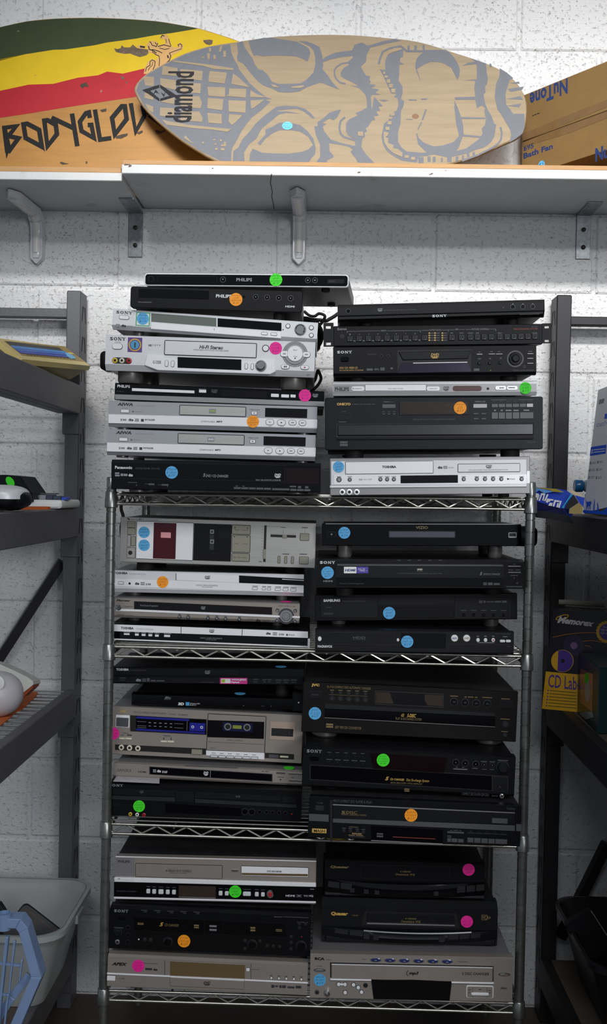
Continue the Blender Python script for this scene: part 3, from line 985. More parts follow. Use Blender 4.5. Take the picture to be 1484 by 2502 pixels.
patC = [rc(775, 525, 802, 555), rc(795, 570, 830, 595), rc(820, 615, 862, 660), rc(845, 670, 890, 715), rc(875, 730, 922, 775), rc(865, 1015, 915, 1055), rc(850, 1070, 885, 1100), rc(830, 1120, 875, 1165), rc(805, 1190, 850, 1230),
        [(785, 1245), (840, 1260), (830, 1300), (800, 1310), (840, 1330), (830, 1380), (900, 1410), (900, 1450), (950, 1455), (1010, 1500), (1005, 1555), (900, 1510), (830, 1450), (790, 1380), (780, 1300)], rc(1035, 1530, 1085, 1565),
        rc(1115, 1550, 1160, 1590), rc(470, 1245, 535, 1300), [(830, 320), (850, 270), (900, 240), (985, 232), (985, 262), (900, 285)]]
wm = MB()
for crop, Ps in ((A_, patA), (B_, patB), (C_, patC)):
    for P in Ps:
        wm.flat([fB.L(*p) for p in cv(crop, P)], -.0009)
tag(wm.build('bare_patches', WOOD_B, fB.root), kind='stuff')
lg = MB()
for P in ([(140, 745), (345, 682), (345, 715), (230, 752), (345, 850), (345, 880)], [(355, 680), (560, 815), (355, 880), (355, 850), (470, 815), (355, 715)], [(270, 800), (300, 740), (340, 790), (300, 770)], [(365, 770), (400, 800), (420, 760), (400, 830)]):
    lg.flat([fB.L(*p) for p in cv(A_, P)], -.0014)
lg.build('diamond_logo', WORNK, fB.root)
fB.crop = A_
_k = fB.k
fB.k = _k / A_[2]
fB.text('diamond', (430, 465, 757, 1188), WORNK, bold=0.02, turn=90, base=-.0012)
fB.crop, fB.k = B_, _k / B_[2]
fB.sticker(705, 1178, 64, 'B', ['Diam', 'board', '$30'], base=-.0010, ry=56)
fB.crop = C_
MB().flat([fB.L(*p) for p in [(1165 + 42 * math.cos(a / 9 * math.pi), 1060 + 30 * math.sin(a / 9 * math.pi)) for a in range(18)]], -.0004).build('wood_knot', mat('knot', '#6d4d2c', .6, var=.3, vscale=120), fB.root)

# ------------------------------------------------------------------ cardboard boxes on the wall shelf
cX = (1180, 130, 4.8816)


def carton(label, tl, tr, bl_y, Y, depth):
    f = Front('cardboard_box', label, 'box', tl, tr, bl_y, Y=Y, yaw=-50, crop=cX, group='cardboard cartons on the wall shelf')
    return f


def carton_block(f, H):
    # squashed against the wall at its far end
    pts = [(-f.W / 2, 0), (f.W / 2, 0), (f.W / 2, .26), (.02, .20), (-f.W / 2, .072)]
    n = len(pts)
    v = [(x, y, z) for z in (0, H) for x, y in pts]
    mesh_obj('carton_body', v, [tuple(range(n))[::-1], tuple(n + k for k in range(n))] + [(k, (k + 1) % n, n + (k + 1) % n, n + k) for k in range(n)], CARD, f.root)


ink = mat('carton_blue_ink', '#1c3163', .6, var=.2, vscale=200)
f = carton('top cardboard carton with blue lettering upside down, on the end of the wall shelf', (470, 510), (1700, 10), 1050, -.05, .25)
# straight box behind that face
carton_block(f, f.H)
f.text('NuTone', (530, 395, 1040, 560), ink, bold=.03, turn=180)
f.marks('stamp', T_K, [(590, 740, 612, 750), (615, 728, 640, 738), (645, 715, 680, 724)])
tp = [(480, 960), (1000, 745), (1700, 470), (1700, 555), (1000, 840), (480, 1040)]
f.poly('tape_strip', TAPE, tp, .0004)
fU = f
f = carton('lower cardboard carton marked bath fan, on the end of the wall shelf', (470, 1068), (1700, 632), 1480, -.05, .25)
carton_block(f, f.H - .001)
def slant_text(f, t, x0, y0, x1, y1, hgt, material, bold=.02):
    """lettering along a baseline from crop (x0,y0) to (x1,y1), cap height hgt"""
    v, ff = text_geo(t, 0, bold)
    vv = []
    for p in v:
        lx, lz = f.L(x0 + (x1 - x0) * p[0], y0 + (y1 - y0) * p[0] - hgt * p[1])
        vv.append((lx, -.0004, lz))
    return mesh_obj('lettering', vv, ff, material, f.root)
slant_text(f, '695', 490, 1172, 610, 1128, 62, ink)
slant_text(f, 'Bath Fan', 488, 1262, 838, 1138, 66, ink, .03)
slant_text(f, 'NuTone', 1345, 1300, 1790, 1150, 165, ink, .04)
f.poly('tape_strip', TAPE, [(480, 1064), (1000, 855), (1700, 565), (1700, 690), (1000, 965), (480, 1120)], .0004)
f.sticker(702, 1330, 42, 'B', ['$5'])

# ------------------------------------------------------------------ wire shelving unit
YFRONT, YREAR = -0.472, -0.042
XL, XR = -0.4425, 0.4425
UNIT = empty('wire_shelving_unit', (0, (YFRONT + YREAR) / 2, 0), 'chrome wire shelving unit with four shelves full of players', 'shelving')
UO = Vector((0, (YFRONT + YREAR) / 2, 0))
SHELF_Z = []   # top wire height of the four shelves
for (a, b) in (((287, 1207.5), (1287, 1221)), ((277, 1580), (1274, 1604)), ((269, 2013), (1272, 2046)), ((262, 2420), (1249, 2451))):
    SHELF_Z.append((PX(a[0], a[1], YFRONT).z, PX(b[0], b[1], YFRONT).z))
ztop = PX(1297, 1178, YFRONT).z
for x in (XL, XR):
    for y in (YFRONT, YREAR):
        prof = [(.0105, 0.0)]
        z = 0.02
        zt = ztop if (x > 0 or y == YREAR) else ztop - .006
        while z < zt - .01:
            prof += [(.0105, z), (.0089, z + .0006), (.0089, z + .0020), (.0105, z + .0026)]
            z += .0254
        prof += [(.0105, zt - .002), (.009, zt)]
        MB().lathe(prof, (x - UO.x, y - UO.y, 0), 'z', 16).build('post', POSTM, UNIT, 40)
PARTS_R, PARTS_W = .0030, .0024
for zl, zr in SHELF_Z:
    def zz(x):
        return zl + (zr - zl) * (x - XL) / (XR - XL)
    sh = MB()
    drop = .0205

    def P(x, y, dz=0):
        return (x - UO.x, y - UO.y, zz(x) + dz)
    for dz in (0, -drop):
        sh.tube([P(XL, YFRONT, dz), P(XR, YFRONT, dz)], .0031, 8)
        sh.tube([P(XL, YREAR, dz), P(XR, YREAR, dz)], .0031, 8)
        sh.tube([P(XL, YFRONT, dz), P(XL, YREAR, dz)], .0031, 8)
        sh.tube([P(XR, YFRONT, dz), P(XR, YREAR, dz)], .0031, 8)
    S_ = sh.build('shelf', STEEL, UNIT, 50)

    def zig(p0, p1, n):
        pts = []
        a, b = Vector(p0), Vector(p1)
        for k in range(n + 1):
            q = a.lerp(b, k / n)
            pts.append(q + Vector((0, 0, -.002 if k % 2 else -drop + .002)))
        return pts
    # truss wires
    for (a, b, n) in ((P(XL + .012, YFRONT + .002), P(XR - .012, YFRONT + .002), 27), (P(XL + .012, YREAR - .002), P(XR - .012, YREAR - .002), 27),
                      (P(XL + .002, YFRONT + .012), P(XL + .002, YREAR - .012), 13), (P(XR - .002, YFRONT + .012), P(XR - .002, YREAR - .012), 13)):
        zp = zig(a, b, n)
        mb = MB()
        for q0, q1 in zip(zp, zp[1:]):
            mb.tube([q0, q1], .0021, 6)
        mb.build('truss_wire', STEEL, S_, 50)
    for k in range(16):
        y = YFRONT + .018 + k * (YREAR - YFRONT - .03) / 15
        MB().tube([P(XL + .004, y, .0032), P(XR - .004, y, .0032)], .0018, 6).build('deck_wire', STEEL, S_, 50)
    for x in (XL + .145, XR - .21, 0.02):
        MB().tube([P(x, YFRONT - .001, -.0035), P(x, YREAR, -.0035)], .0026, 6).build('support_wire', STEEL, S_, 50)
    for x in (XL, XR):
        for y in (YFRONT, YREAR):
            o = MB().lathe([(.0118, -.029), (.0140, -.0275), (.0128, .0045), (.0115, .006)], (x - UO.x, y - UO.y, zz(x)), 'z', 18).build('collar', POSTM, S_, 40)

# ------------------------------------------------------------------ grey steel racks on both sides
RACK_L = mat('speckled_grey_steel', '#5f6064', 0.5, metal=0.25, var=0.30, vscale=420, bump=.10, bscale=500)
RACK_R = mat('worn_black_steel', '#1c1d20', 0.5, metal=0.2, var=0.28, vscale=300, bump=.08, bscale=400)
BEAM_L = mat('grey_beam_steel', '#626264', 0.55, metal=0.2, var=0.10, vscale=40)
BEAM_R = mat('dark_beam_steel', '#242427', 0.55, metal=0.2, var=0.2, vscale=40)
HOLE = mat('slot_dark', '#050505', .9)
DECKW = mat('rack_deck_wire', '#9a9a98', .35, metal=.7)


def rack(name, label, side, pm_, bm_, top_px, edge_x, y_ref, wd, dp, beams, rail_px, brace, decks, group):
    """side -1: rack on the left (its aisle face looks right), +1: on the right"""
    Yb = -.012                       # rear of the post
    Yf = Yb - dp
    xe = PX(edge_x, y_ref, Yf).x     # aisle side face of post
    zt = PX(edge_x, top_px, Yf).z
    R = empty(name, (xe, Yf, 0), label, 'rack', group)
    s = side
    far = Vector((xe, Yf, 0))

    def q(x, y, z):
        return (x - far.x, y - far.y, z)
    X0, X1 = (xe - wd, xe) if s < 0 else (xe, xe + wd)
    post = MB().box(q(X0, Yf, 0), q(X1, Yb, zt), .0025).build('post', pm_, R)
    # key-hole slots in pairs on the aisle face
    hm = None
    z = zt - .035
    while z > .1:
        for (yy, tilt) in ((Yf + dp * .30, 1), (Yf + dp * .72, -1)):
            x = xe - s * .0003
            a, b = .0045, .038
            v = [q(x, yy - a + tilt * .005, z), q(x, yy + a + tilt * .005, z), q(x, yy + a * .6 - tilt * .005, z - b), q(x, yy - a * .6 - tilt * .005, z - b)]
            mesh_obj('slot', v, [(0, 1, 2, 3)], HOLE, post)
        z -= .0762
    for (zt_, zb_) in beams:
        # long side beam running toward the photographer
        L = 1.15
        xb0, xb1 = (xe - .022, xe + .0015) if s < 0 else (xe - .0015, xe + .022)
        pr = [(xb1 if s < 0 else xb0, zb_), (xb1 if s < 0 else xb0, zt_), (xb0 if s < 0 else xb1, zt_), (xb0 if s < 0 else xb1, zb_)]
        o = MB().box(q(xb0, Yf - L, zb_), q(xb1, Yf + .004, zt_), .002).build('side_beam', bm_, R)
        lip = (xb0 - .03, xb0) if s < 0 else (xb1, xb1 + .03)
        MB().box(q(lip[0], Yf - L, zb_), q(lip[1], Yf - .004, zb_ + .004)).build('beam_lip', bm_, o)
        MB().box(q(X0 - (.006 if s < 0 else -.001), Yf - .0035, zb_ - .052), q(X1 + (.0012 if s < 0 else .006), Yf + .03, zb_ + .002), .002).build('beam_clip', pm_, o)
    z0, z1 = rail_px
    xs = (xe - 1.2, X0) if s < 0 else (X1, xe + 1.2)
    MB().box(q(xs[0], Yf + .02, z1), q(xs[1], Yf + .05, z0), .002).build('rear_rail', pm_, R)
    if brace:
        for (a, b) in brace:
            MB().tube([q(a.x, a.y, a.z), q(b.x, b.y, b.z)], .016, 4).build('diagonal_brace', RACK_R, R)
    for (zd, kind) in decks:
        if kind == 'wire':
            xa, xb = (xe - .62, xe - .02) if s < 0 else (xe + .02, xe + .62)
            k = 0
            y = Yf - .015
            while y > Yf - 1.1:
                MB().tube([q(xa, y, zd), q(xb, y, zd)], .0022, 6).build('deck_wire', DECKW, R, 50)
                y -= .038
            for xx in (.12, .36, .6):
                MB().tube([q(xe + s * xx, Yf - .005, zd - .0035), q(xe + s * xx, Yf - 1.1, zd - .0035)], .0026, 6).build('deck_support', DECKW, R, 50)
        else:
            xa, xb = (xe - .62, xe - .023) if s < 0 else (xe + .023, xe + .62)
            MB().box(q(xa, Yf - 1.13, zd - .012), q(xb, Yf - .004, zd), .001).build('deck_board', mat('rack_board', '#5a5048', .7, var=.2, vscale=10), R)
    return R, xe, Yf


_Yf = -.012 - .066


def zpx(x, y, Y=_Yf):
    return PX(x, y, Y).z


LB = [(zpx(190, 941), zpx(190, 1011)), (zpx(184, 1241), zpx(184, 1311)), (zpx(166, 1684), zpx(170, 1752)), (.163, .093)]
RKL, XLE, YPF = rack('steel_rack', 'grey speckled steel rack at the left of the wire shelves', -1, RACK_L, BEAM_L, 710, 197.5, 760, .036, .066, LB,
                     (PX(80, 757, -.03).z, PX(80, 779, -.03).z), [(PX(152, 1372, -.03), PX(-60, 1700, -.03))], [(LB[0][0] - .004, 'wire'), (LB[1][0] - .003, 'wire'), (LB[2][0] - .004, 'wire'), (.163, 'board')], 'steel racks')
RB = [(zpx(1352, 1254), zpx(1352, 1324)), (zpx(1344, 1703), zpx(1344, 1772)), (.163, .093)]
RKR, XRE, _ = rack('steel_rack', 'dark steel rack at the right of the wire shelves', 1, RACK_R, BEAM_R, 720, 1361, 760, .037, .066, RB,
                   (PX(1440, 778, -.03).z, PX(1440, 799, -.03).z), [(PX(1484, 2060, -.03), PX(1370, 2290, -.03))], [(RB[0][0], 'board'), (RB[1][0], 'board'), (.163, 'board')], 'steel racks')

# ------------------------------------------------------------------ players on the wire shelves
K5, K6, K7, K8 = (240, 650, 2.6035), (780, 720, 2.6035), (240, 920, 2.6035), (780, 920, 2.6035)
K9, K10, K11, K12 = (240, 1180, 2.698), (760, 1180, 2.6035), (240, 1380, 2.698), (760, 1430, 2.6035)
K13, K14, K15, K16 = (240, 1600, 2.698), (730, 1620, 2.6035), (230, 1840, 2.698), (730, 1800, 2.6035)
K17, K18, K19, K20 = (230, 2060, 2.65), (760, 2060, 2.748), (230, 2290, 2.65), (740, 2300, 2.65)
MIRR = mat('tray_mirror', '#8d8a94', 0.1, metal=0.9)
DMIRR = mat('dark_mirror', '#3b3746', 0.2, metal=0.8)
BRDK = mat('dark_brushed_metal', '#3a3b3e', 0.28, metal=0.7, var=.12, vscale=90, stretch=(0.06, 1, 5))
OLIVEW = mat('grey_green_window', '#6c756e', 0.15)
T_RED = mat('print_red', '#a5483c', .5)
TGD = mat('print_dull_gold', '#7d6a44', .5)
GREENB = mat('green_paper', '#4faf7c', .6)
PINKL = mat('pink_label', '#d12f8c', .5)
PURL = mat('violet_label', '#4a3fa0', .5)
BLUEW = mat('blue_meter', '#23268c', .25)
BLUED = mat('deep_blue', '#14163f', .25)
REDW = mat('dark_red_window', '#47101c', .18)
PINKP = mat('pink_tape_label', '#e39aa0', .5)
TANW = mat('tan_window', '#6a573c', .18)
BLUEOV = mat('blue_oval', '#252f63', .2)
OLIVEL = mat('olive_label', '#838b33', .5)
ROSE = mat('rose_grey', '#b09d8e', .4, metal=.2)
CREAM = mat('cream_key', '#d6d2bc', .45)
DISPR = mat('rosy_display', '#6a5250', .15)
STACKS = {}
SHELF_OF = {'TL': 0, 'TR': 0, 'ML': 1, 'MR': 1, 'LL': 2, 'LR': 2, 'BL': 3, 'BR': 3}


class Dev(Front):
    def __init__(s, name, label, cat, stack, tl, tr, bl, W, crop, depth, pm, cm, pth=.018, chin=None, brow=None, inset=.0025,
                 yaw=0, foot=(.016, FOOTM, .045, .04), group='players on the wire shelves', rounded=0, zcase=(.0015, .0015), fh=.009, wmax=1.02):
        # settle the distance so that the player stands on what is under it with feet of height fh
        below = STACKS.get(stack, [None])[-1]
        W0 = W

        def gap(W_):
            t = Front('t', None, None, tl, tr, bl, W=W_, yaw=yaw, crop=crop)
            g = 0
            for sx in (-1, 1):
                wp = t.M @ Vector((sx * (t.W / 2 - foot[2]), foot[3], 0))
                if below is None:
                    za, zb_ = SHELF_Z[SHELF_OF[stack]]
                    g += wp.z - (za + (zb_ - za) * (wp.x - XL) / (XR - XL)) - .005
                else:
                    g += (below.M.inverted() @ wp).z - below.H
            bpy.data.objects.remove(t.root)
            return g / 2
        for _ in range(4):
            g0, g1 = gap(W), gap(W * 1.01)
            if abs(g1 - g0) < 2e-5:
                break
            W += W * .01 * (fh - g0) / (g1 - g0)
            W = max(W0 * .965, min(W0 * wmax, W))
        super().__init__(name, label, cat, tl, tr, bl, W=W, yaw=yaw, crop=crop, group=group)
        s.depth, s.foot = depth, foot
        hw, H, c = s.W / 2, s.H, .0012
        s.pm = pm
        if rounded:
            MB().prism(rrect(-hw, 0, hw, H, rounded, 5), pth, 0, .0012).build('front_panel', pm, s.root)
        elif chin or brow:
            (cz, cyy), (bz, by) = chin or (c, c), brow or (c, c)
            pr = [(pth, 0), (cyy, 0), (0, cz), (0, H - bz), (by, H), (pth + by, H)]
            MB().extrude_x(pr, -hw, hw).build('front_panel', pm, s.root)
        else:
            MB().box((-hw, 0, 0), (hw, pth, H), c).build('front_panel', pm, s.root)
        MB().box((-hw + inset, pth - .002, zcase[0]), (hw - inset, depth, H - zcase[1]), .0015).build('case', cm, s.root)
        STACKS.setdefault(stack, []).append(s)

    def ring_btn(s, r, material, rad=8, th=.0016):
        o = s.plate('button', material, r, th, rad)
        x0, z0, x1, z1 = s.rect((r[0] - 2.2, r[1] - 2.2, r[2] + 2.2, r[3] + 2.2))
        MB().prism(rrect(x0, z0, x1, z1, (rad + 2) * s.k, 3), s.base + .0006, s.base - .0005).build('button_ring', T_D, o)
        return o

    def dvd(s, r, material):
        """DVD disc logo: slanted letters over a flat ellipse"""
        x0, y0, x1, y1 = r
        h = y1 - y0
        t = s.text('DVD', (x0, y0, x1, y0 + h * .58), material, shear=.25, bold=.03, name='disc_logo')
        cx, cz = s.L((x0 + x1) / 2, y0 + h * .72)
        MB().flat(ellipse(cx, cz, (x1 - x0) * .5 * s.k, h * .1 * s.k, 14), s.base - .0003).build('logo_ellipse', material, t)
        s.marks('logo_word', material, [(x0 + h * .3, y0 + h * .88, x1 - h * .3, y1)], parent=t)

    def top_sticker(s, cx, colour, r, yin):
        x, _z = s.L(cx, 0)
        R = r * s.k
        pts = ellipse(x, yin, R, R, 24)
        n = len(pts)
        v = [(p[0], p[1], s.H + .0002) for p in pts] + [(p[0], p[1], s.H + .0008) for p in pts]
        f = [tuple(range(n)), tuple(n + k for k in range(n))] + [(k, (k + 1) % n, n + (k + 1) % n, n + k) for k in range(n)]
        o = mesh_obj('price_sticker', v, f, STK[colour], s.root)
        o['label'] = 'round price sticker lying on the top'


# ======================= top shelf, left stack (listed from the bottom up at each shelf)
d = Dev('disc_changer', 'gloss black disc changer with bright blue sticker, lowest of the top left stack', 'disc player', 'TL', (85, 527), (1418, 550), 715, .43, K7, .36, GLOSS, CASE, brow=(.006, .006), foot=(.019, FOOTM, .05, .035))
d.text('Panasonic', (107, 569, 217, 588), T_W, bold=.03)
d.text('DVD/CD PLAYER', (238, 579, 330, 590), T_DIM); d.text('DVD-CV52', (338, 581, 392, 591), T_DIM)
d.marks('logo_marks', T_G, [(107, 610, 135, 620), (107, 624, 137, 635), (143, 617, 160, 633), (163, 619, 187, 633)])
d.text('dts', (193, 618, 221, 636), T_W, bold=.04)
d.sticker(468, 610, 40, 'B', ['Pana', '5 disc', '$20'])
d.text('5', (668, 616, 682, 638), T_G, .25, .03); d.text('DVD / CD CHANGER', (684, 624, 828, 641), T_G, .2, .01)
d.dvd((1122, 618, 1163, 645), T_W); d.text('96kHz / 24bit AUDIO D/A CONVERTER', (1003, 654, 1162, 664), T_G)
d.plate('display_window', SMOKER, (1197, 583, 1405, 684), .0010, 2)
d.marks('seam_lines', BLK2, [(90, 553, 1188, 556), (1187, 575, 1190, 682), (90, 656, 1188, 659)])
d.marks('print_marks', T_DIM, [(190, 672, 247, 676), (243, 685, 247, 697), (295, 682, 330, 684), (320, 680, 358, 690), (380, 688, 410, 690), (405, 684, 447, 694), (440, 692, 444, 703)])
for k in range(5):
    d.plate('key', GREYB, (863 + k * 48, 703 + k * 1.2, 908 + k * 48, 716 + k * 1.2), .0012, 1)
d.plate('key', GREYB, (1107, 711, 1217, 724), .0012, 1)
for k in range(3):
    d.plate('key', GREYB, (1222 + k * 44, 714 + k, 1263 + k * 44, 728 + k), .0012, 1)
d.marks('print_marks', T_DIM, [(875, 694, 890, 698), (918, 695, 932, 699), (1220, 695, 1260, 704), (1272, 697, 1292, 710), (1317, 698, 1338, 711)])


def aiwa(label, oy, ox, sticker):
    d = Dev('dvd_player', label, 'disc player', 'TL', (67 + ox, 153 + oy), (1395 + ox, 192 + oy), 318 + oy, .43, K7, .27, mat('mid_silver', '#a4a6ab', .4, metal=.15), SILD, chin=(.008, .008), foot=(.013, FOOTM, .028, .03), group='matching silver players')

    def R(a, b, c, e): return (a + ox, b + oy, c + ox, e + oy)
    def P(L): return [(x + ox, y + oy) for x, y in L]
    d.poly('lower_band', SIL2, P([(67, 240), (1395, 274), (1393, 328), (66, 296)]), .0008)
    d.text('AIWA', R(122, 167, 223, 187), T_D, .15, .05)
    d.text('DVD / VIDEO CD PLAYER', R(248, 181, 365, 190), T_G)
    d.text('POWER', R(153, 198, 188, 204), T_G)
    d.ring_btn(R(145, 210, 197, 230), SIL2, 3)
    d.marks('standby_mark', T_D, [R(218, 219, 225, 227)]); d.text('STANDBY', R(230, 220, 280, 227), T_G)
    t = d.slot('disc_tray', R(520, 190, 938, 248), BRUSH, SEAM, .001, gw=4)
    d.plate('tray_badge', T_G, R(707, 206, 750, 234), .0022, 1)
    d.text('DVD', R(712, 214, 746, 226), T_GREEN if oy == 0 else T_W, .2, .05, base=-.0022)
    d.text('OPEN/CLOSE', R(965, 207, 1028, 215), T_D)
    d.ring_btn(R(977, 223, 1010, 243), SIL2, 2); d.text('^', R(988, 229, 999, 236), T_K, bold=.05, base=-.0017)
    d.plate('display', SMOKE, R(1063, 203, 1330, 261), .0006, 1)
    for (a, b, c, e), ch in zip(((1068, 273, 1118, 308), (1141, 276, 1192, 311), (1214, 278, 1260, 309), (1279, 279, 1322, 312)), ('>', '.', '<<', '>>')):
        d.base = -.0008
        d.ring_btn(R(a, b, c, e), SIL2, 15)
        m_ = (a + c) / 2
        d.text(ch, R(m_ - (5 if len(ch) == 1 else 9), (b + e) / 2 - 4, m_ + (5 if len(ch) == 1 else 9), (b + e) / 2 + 4), T_K, bold=.04, base=-.0025)
    d.text('PLAY', R(1085, 314, 1106, 319), T_D); d.text('STOP', R(1158, 316, 1180, 321), T_D); d.text('SKIP', R(1262, 319, 1280, 323), T_D)
    d.marks('logo_marks', T_G, [R(143, 268, 152, 283), R(156, 270, 180, 281), R(235, 268, 260, 275), R(233, 277, 260, 286)])
    d.text('dts', R(193, 267, 225, 284), T_D, bold=.05)
    d.marks('logo_marks', T_D, [R(273, 270, 291, 287)]); d.text('SPATIALIZER', R(297, 270, 362, 281), T_D, bold=.03)
    d.text('CD-R/RW PLAYBACK', R(655, 282, 745, 292), T_D); d.text('MP3', R(752, 282, 790, 293), T_D, .3, .04)
    if sticker:
        d.sticker(985, 287, 39, 'O', ['Aiwa', 'DVD', 'remote', '$15'])
    d.base = 0
    return d


aiwa('plain silver DVD player without a sticker, directly on the black disc changer', 180, -10, False)
aiwa('silver DVD player with orange sticker under the display, third from the bottom of its stack', 0, 0, True)
d = Dev('dvd_player', 'slim gloss black DVD player with silver lip and pink sticker under the silver VCR', 'disc player', 'TL', (107, 40), (1440, 95), 148, .435, K7, .24, GLOSS, CASE, fh=0.005, foot=(.01, RUB, .05, .03))
d.poly('lower_lip', SILD, [(107, 113), (1440, 160), (1438, 190), (109, 144)], .0012)
d.text('PHILIPS', (122, 53, 203, 71), T_W, bold=.03)
d.marks('seam_lines', BLK2, [(212, 60, 215, 116)]); d.text('POWER ON', (118, 92, 163, 98), T_DIM)
d.poly('disc_tray', SIL2, [(216, 74), (613, 90), (613, 107), (216, 92)], .0016)
d.plate('button', SIL2, (642, 84, 688, 103), .0014, 2); d.text('OPEN/CLOSE', (640, 77, 686, 83), T_G)
d.dvd((720, 82, 760, 104), T_DIM)
d.plate('display', SMOKE, (783, 88, 1075, 132), .0003, 1)
for a in ((1100, 110, 1150, 131), (1165, 114, 1215, 134), (1224, 115, 1257, 134)):
    d.plate('button', SIL2, a, .0016, 3)
d.sticker(1316, 121, 39, 'P', ['Philips', 'DVD', '$12'], base=-.0014)
d.dvd((1364, 110, 1400, 132), T_G)

d = Dev('video_recorder', 'thick silver VCR with pink and purple stickers and round jog dial', 'video recorder', 'TL', (50, 437), (1383, 483), 660, .43, K5, .30, SIL, SILD, chin=(.012, .010), fh=0.024, foot=(.027, FOOTM, .045, .05))
d.text('SONY*', (75, 453, 175, 474), T_K); d.text('POWER', (108, 482, 143, 488), T_D)
d.ring_btn((91, 494, 154, 529), SIL2, 16, .003)
o = d.plate('square_sticker', PURP, (188, 455, 280, 548), .0005, 1, label='purple square sticker with a round badge')
for (rr, mm, bb) in ((40, YEL, -.0005), (33, PURP, -.0008), (27, CYANP, -.0011)):
    x_, z_ = d.L(234, 502)
    MB().prism(ellipse(x_, z_, rr * d.k, rr * d.k, 26), bb, bb - .0003).build('badge_ring', mm, o)
d.text('|', (230, 487, 240, 520), T_D, bold=.2, base=-.0014)
d.slot('cassette_door', (425, 486, 1005, 572), SIL, SEAM, .001, gw=5)
d.text('Hi-Fi Stereo', (645, 506, 795, 530), T_D, .2, .03, base=-.0017); d.text('19 MICRON HEAD / AUTO CLOCK SET / AUTO HEAD CLEANER', (605, 533, 830, 541), T_D, base=-.0017)
d.text('VHS', (318, 498, 340, 512), T_K, bold=.04); d.text('S Q P B', (345, 499, 397, 510), T_D)
d.poly('lower_panel', SIL2, [(312, 566), (418, 570), (420, 590), (1010, 612), (1012, 594), (1122, 598), (1130, 672), (1095, 690), (380, 664), (296, 632)], .0030, .001)
d.base = -.003
d.poly('display', GLOSS, [(507, 580), (912, 596), (912, 664), (507, 648)], .0004)
for a in ((428, 602, 447, 641), (466, 604, 485, 643), (935, 620, 952, 657), (973, 622, 990, 660)):
    d.ring_btn(a, SIL2, 9)
d.disc('jog_knob', CHROME, 1037, 636, 29, .010, .002, ring=SILD)
d.text('G CODE', (350, 603, 402, 622), T_D, .1, .02)
d.base = 0
d.disc('button', SIL2, 1066, 524, 18, .002, ring=T_D)
d.sticker(1130, 523, 40, 'P', ['Sony', 'VCR', '$20'])
d.disc('dial_rim', SILD, 1253, 561, 66, .002, .0008, ring=T_G); d.disc('dial', SIL2, 1253, 559, 50, .005, .001)
d.text('PLAY', (1243, 533, 1268, 541), T_D, base=-.005); d.text('STOP', (1243, 574, 1268, 582), T_D, base=-.005); d.marks('print_marks', T_K, [(1250, 585, 1258, 593)], base=-.005)
for a, ch in (((1161, 541, 1209, 577), '<<'), ((1303, 547, 1349, 581), '>>'), ((1166, 628, 1217, 655), 'll'), ((1289, 633, 1341, 658), '')):
    d.ring_btn(a, SIL2, 14, .003)
    if ch:
        m_, n_ = (a[0] + a[2]) / 2, (a[1] + a[3]) / 2
        d.text(ch, (m_ - 9, n_ - 5, m_ + 9, n_ + 5), T_K, bold=.03, base=-.0031)
d.disc('record_dot', RED, 1315, 646, 5, .0036)
d.plate('socket_plate', T_K, (88, 582, 215, 622), .0006, 19)
for x_, mm in ((108, YEL), (152, CREAM), (197, RED)):
    d.jack(x_, 601 + (x_ - 108) * .02, 17, mm, SEAM)
d.text('VIDEO CASSETTE RECORDER SLV-N70', (1160, 687, 1320, 696), T_G); d.text('VHS', (1328, 689, 1350, 697), T_D, bold=.03)

d = Dev('dvd_player', 'slim silver DVD player sloping right, with round knob and blue sticker', 'disc player', 'TL', (95, 270), (1400, 360), 398, .43, K5, .26, SIL, SILD, chin=(.008, .010), foot=(.012, FOOTM, .05, .04))
d.text('SONY*', (115, 287, 218, 305), T_K)
d.ring_btn((134, 316, 197, 339), SIL2, 11)
o = d.plate('square_sticker', GREENB, (240, 295, 330, 382), .0005, 1, label='green bordered square paper sticker')
x_, z_ = d.L(285, 338)
d.plate('paper', WHITEP, (246, 301, 324, 377), .0007, 1, parent=o)
d.sticker(285, 335, 38, 'B', ['Sony', 'DVD', '$14'], base=-.0008)
d.poly('window', OLIVEW, [(338, 300), (753, 331), (753, 386), (338, 354)], .0006)
d.poly('display', GLOSS, [(760, 332), (1167, 362), (1167, 414), (760, 386)], .0006)
d.poly('window_divider', SIL2, [(753, 331), (760, 332), (760, 386), (753, 386)], .001)
d.poly('disc_tray', SIL2, [(335, 360), (760, 392), (1165, 421), (1165, 462), (335, 402)], .0030, .001)
d.text('(', (737, 397, 744, 411), T_D, base=-.003)
for a in ((1040, 424, 1078, 439), (1100, 428, 1138, 443)):
    d.base = -.003
    d.ring_btn(a, SIL2, 5)
    d.base = 0
d.disc('jog_knob', CHROME, 1287, 405, 30, .009, .002, ring=T_G)
for a in ((1208, 382), (1357, 393), (1357, 441)):
    d.disc('button', SIL2, a[0], a[1], 12, .002, ring=T_D)
d.disc('sensor', SEAM, 1177, 405, 4, .0004)
d.marks('logo_marks', T_G, [(113, 369, 139, 376), (112, 378, 140, 386)]); d.text('dts', (147, 371, 178, 387), T_K, bold=.05); d.text('DOLBY', (187, 378, 217, 388), T_G)
d.text('CD/DVD PLAYER DVP-NS425P', (1250, 463, 1380, 474), T_G)

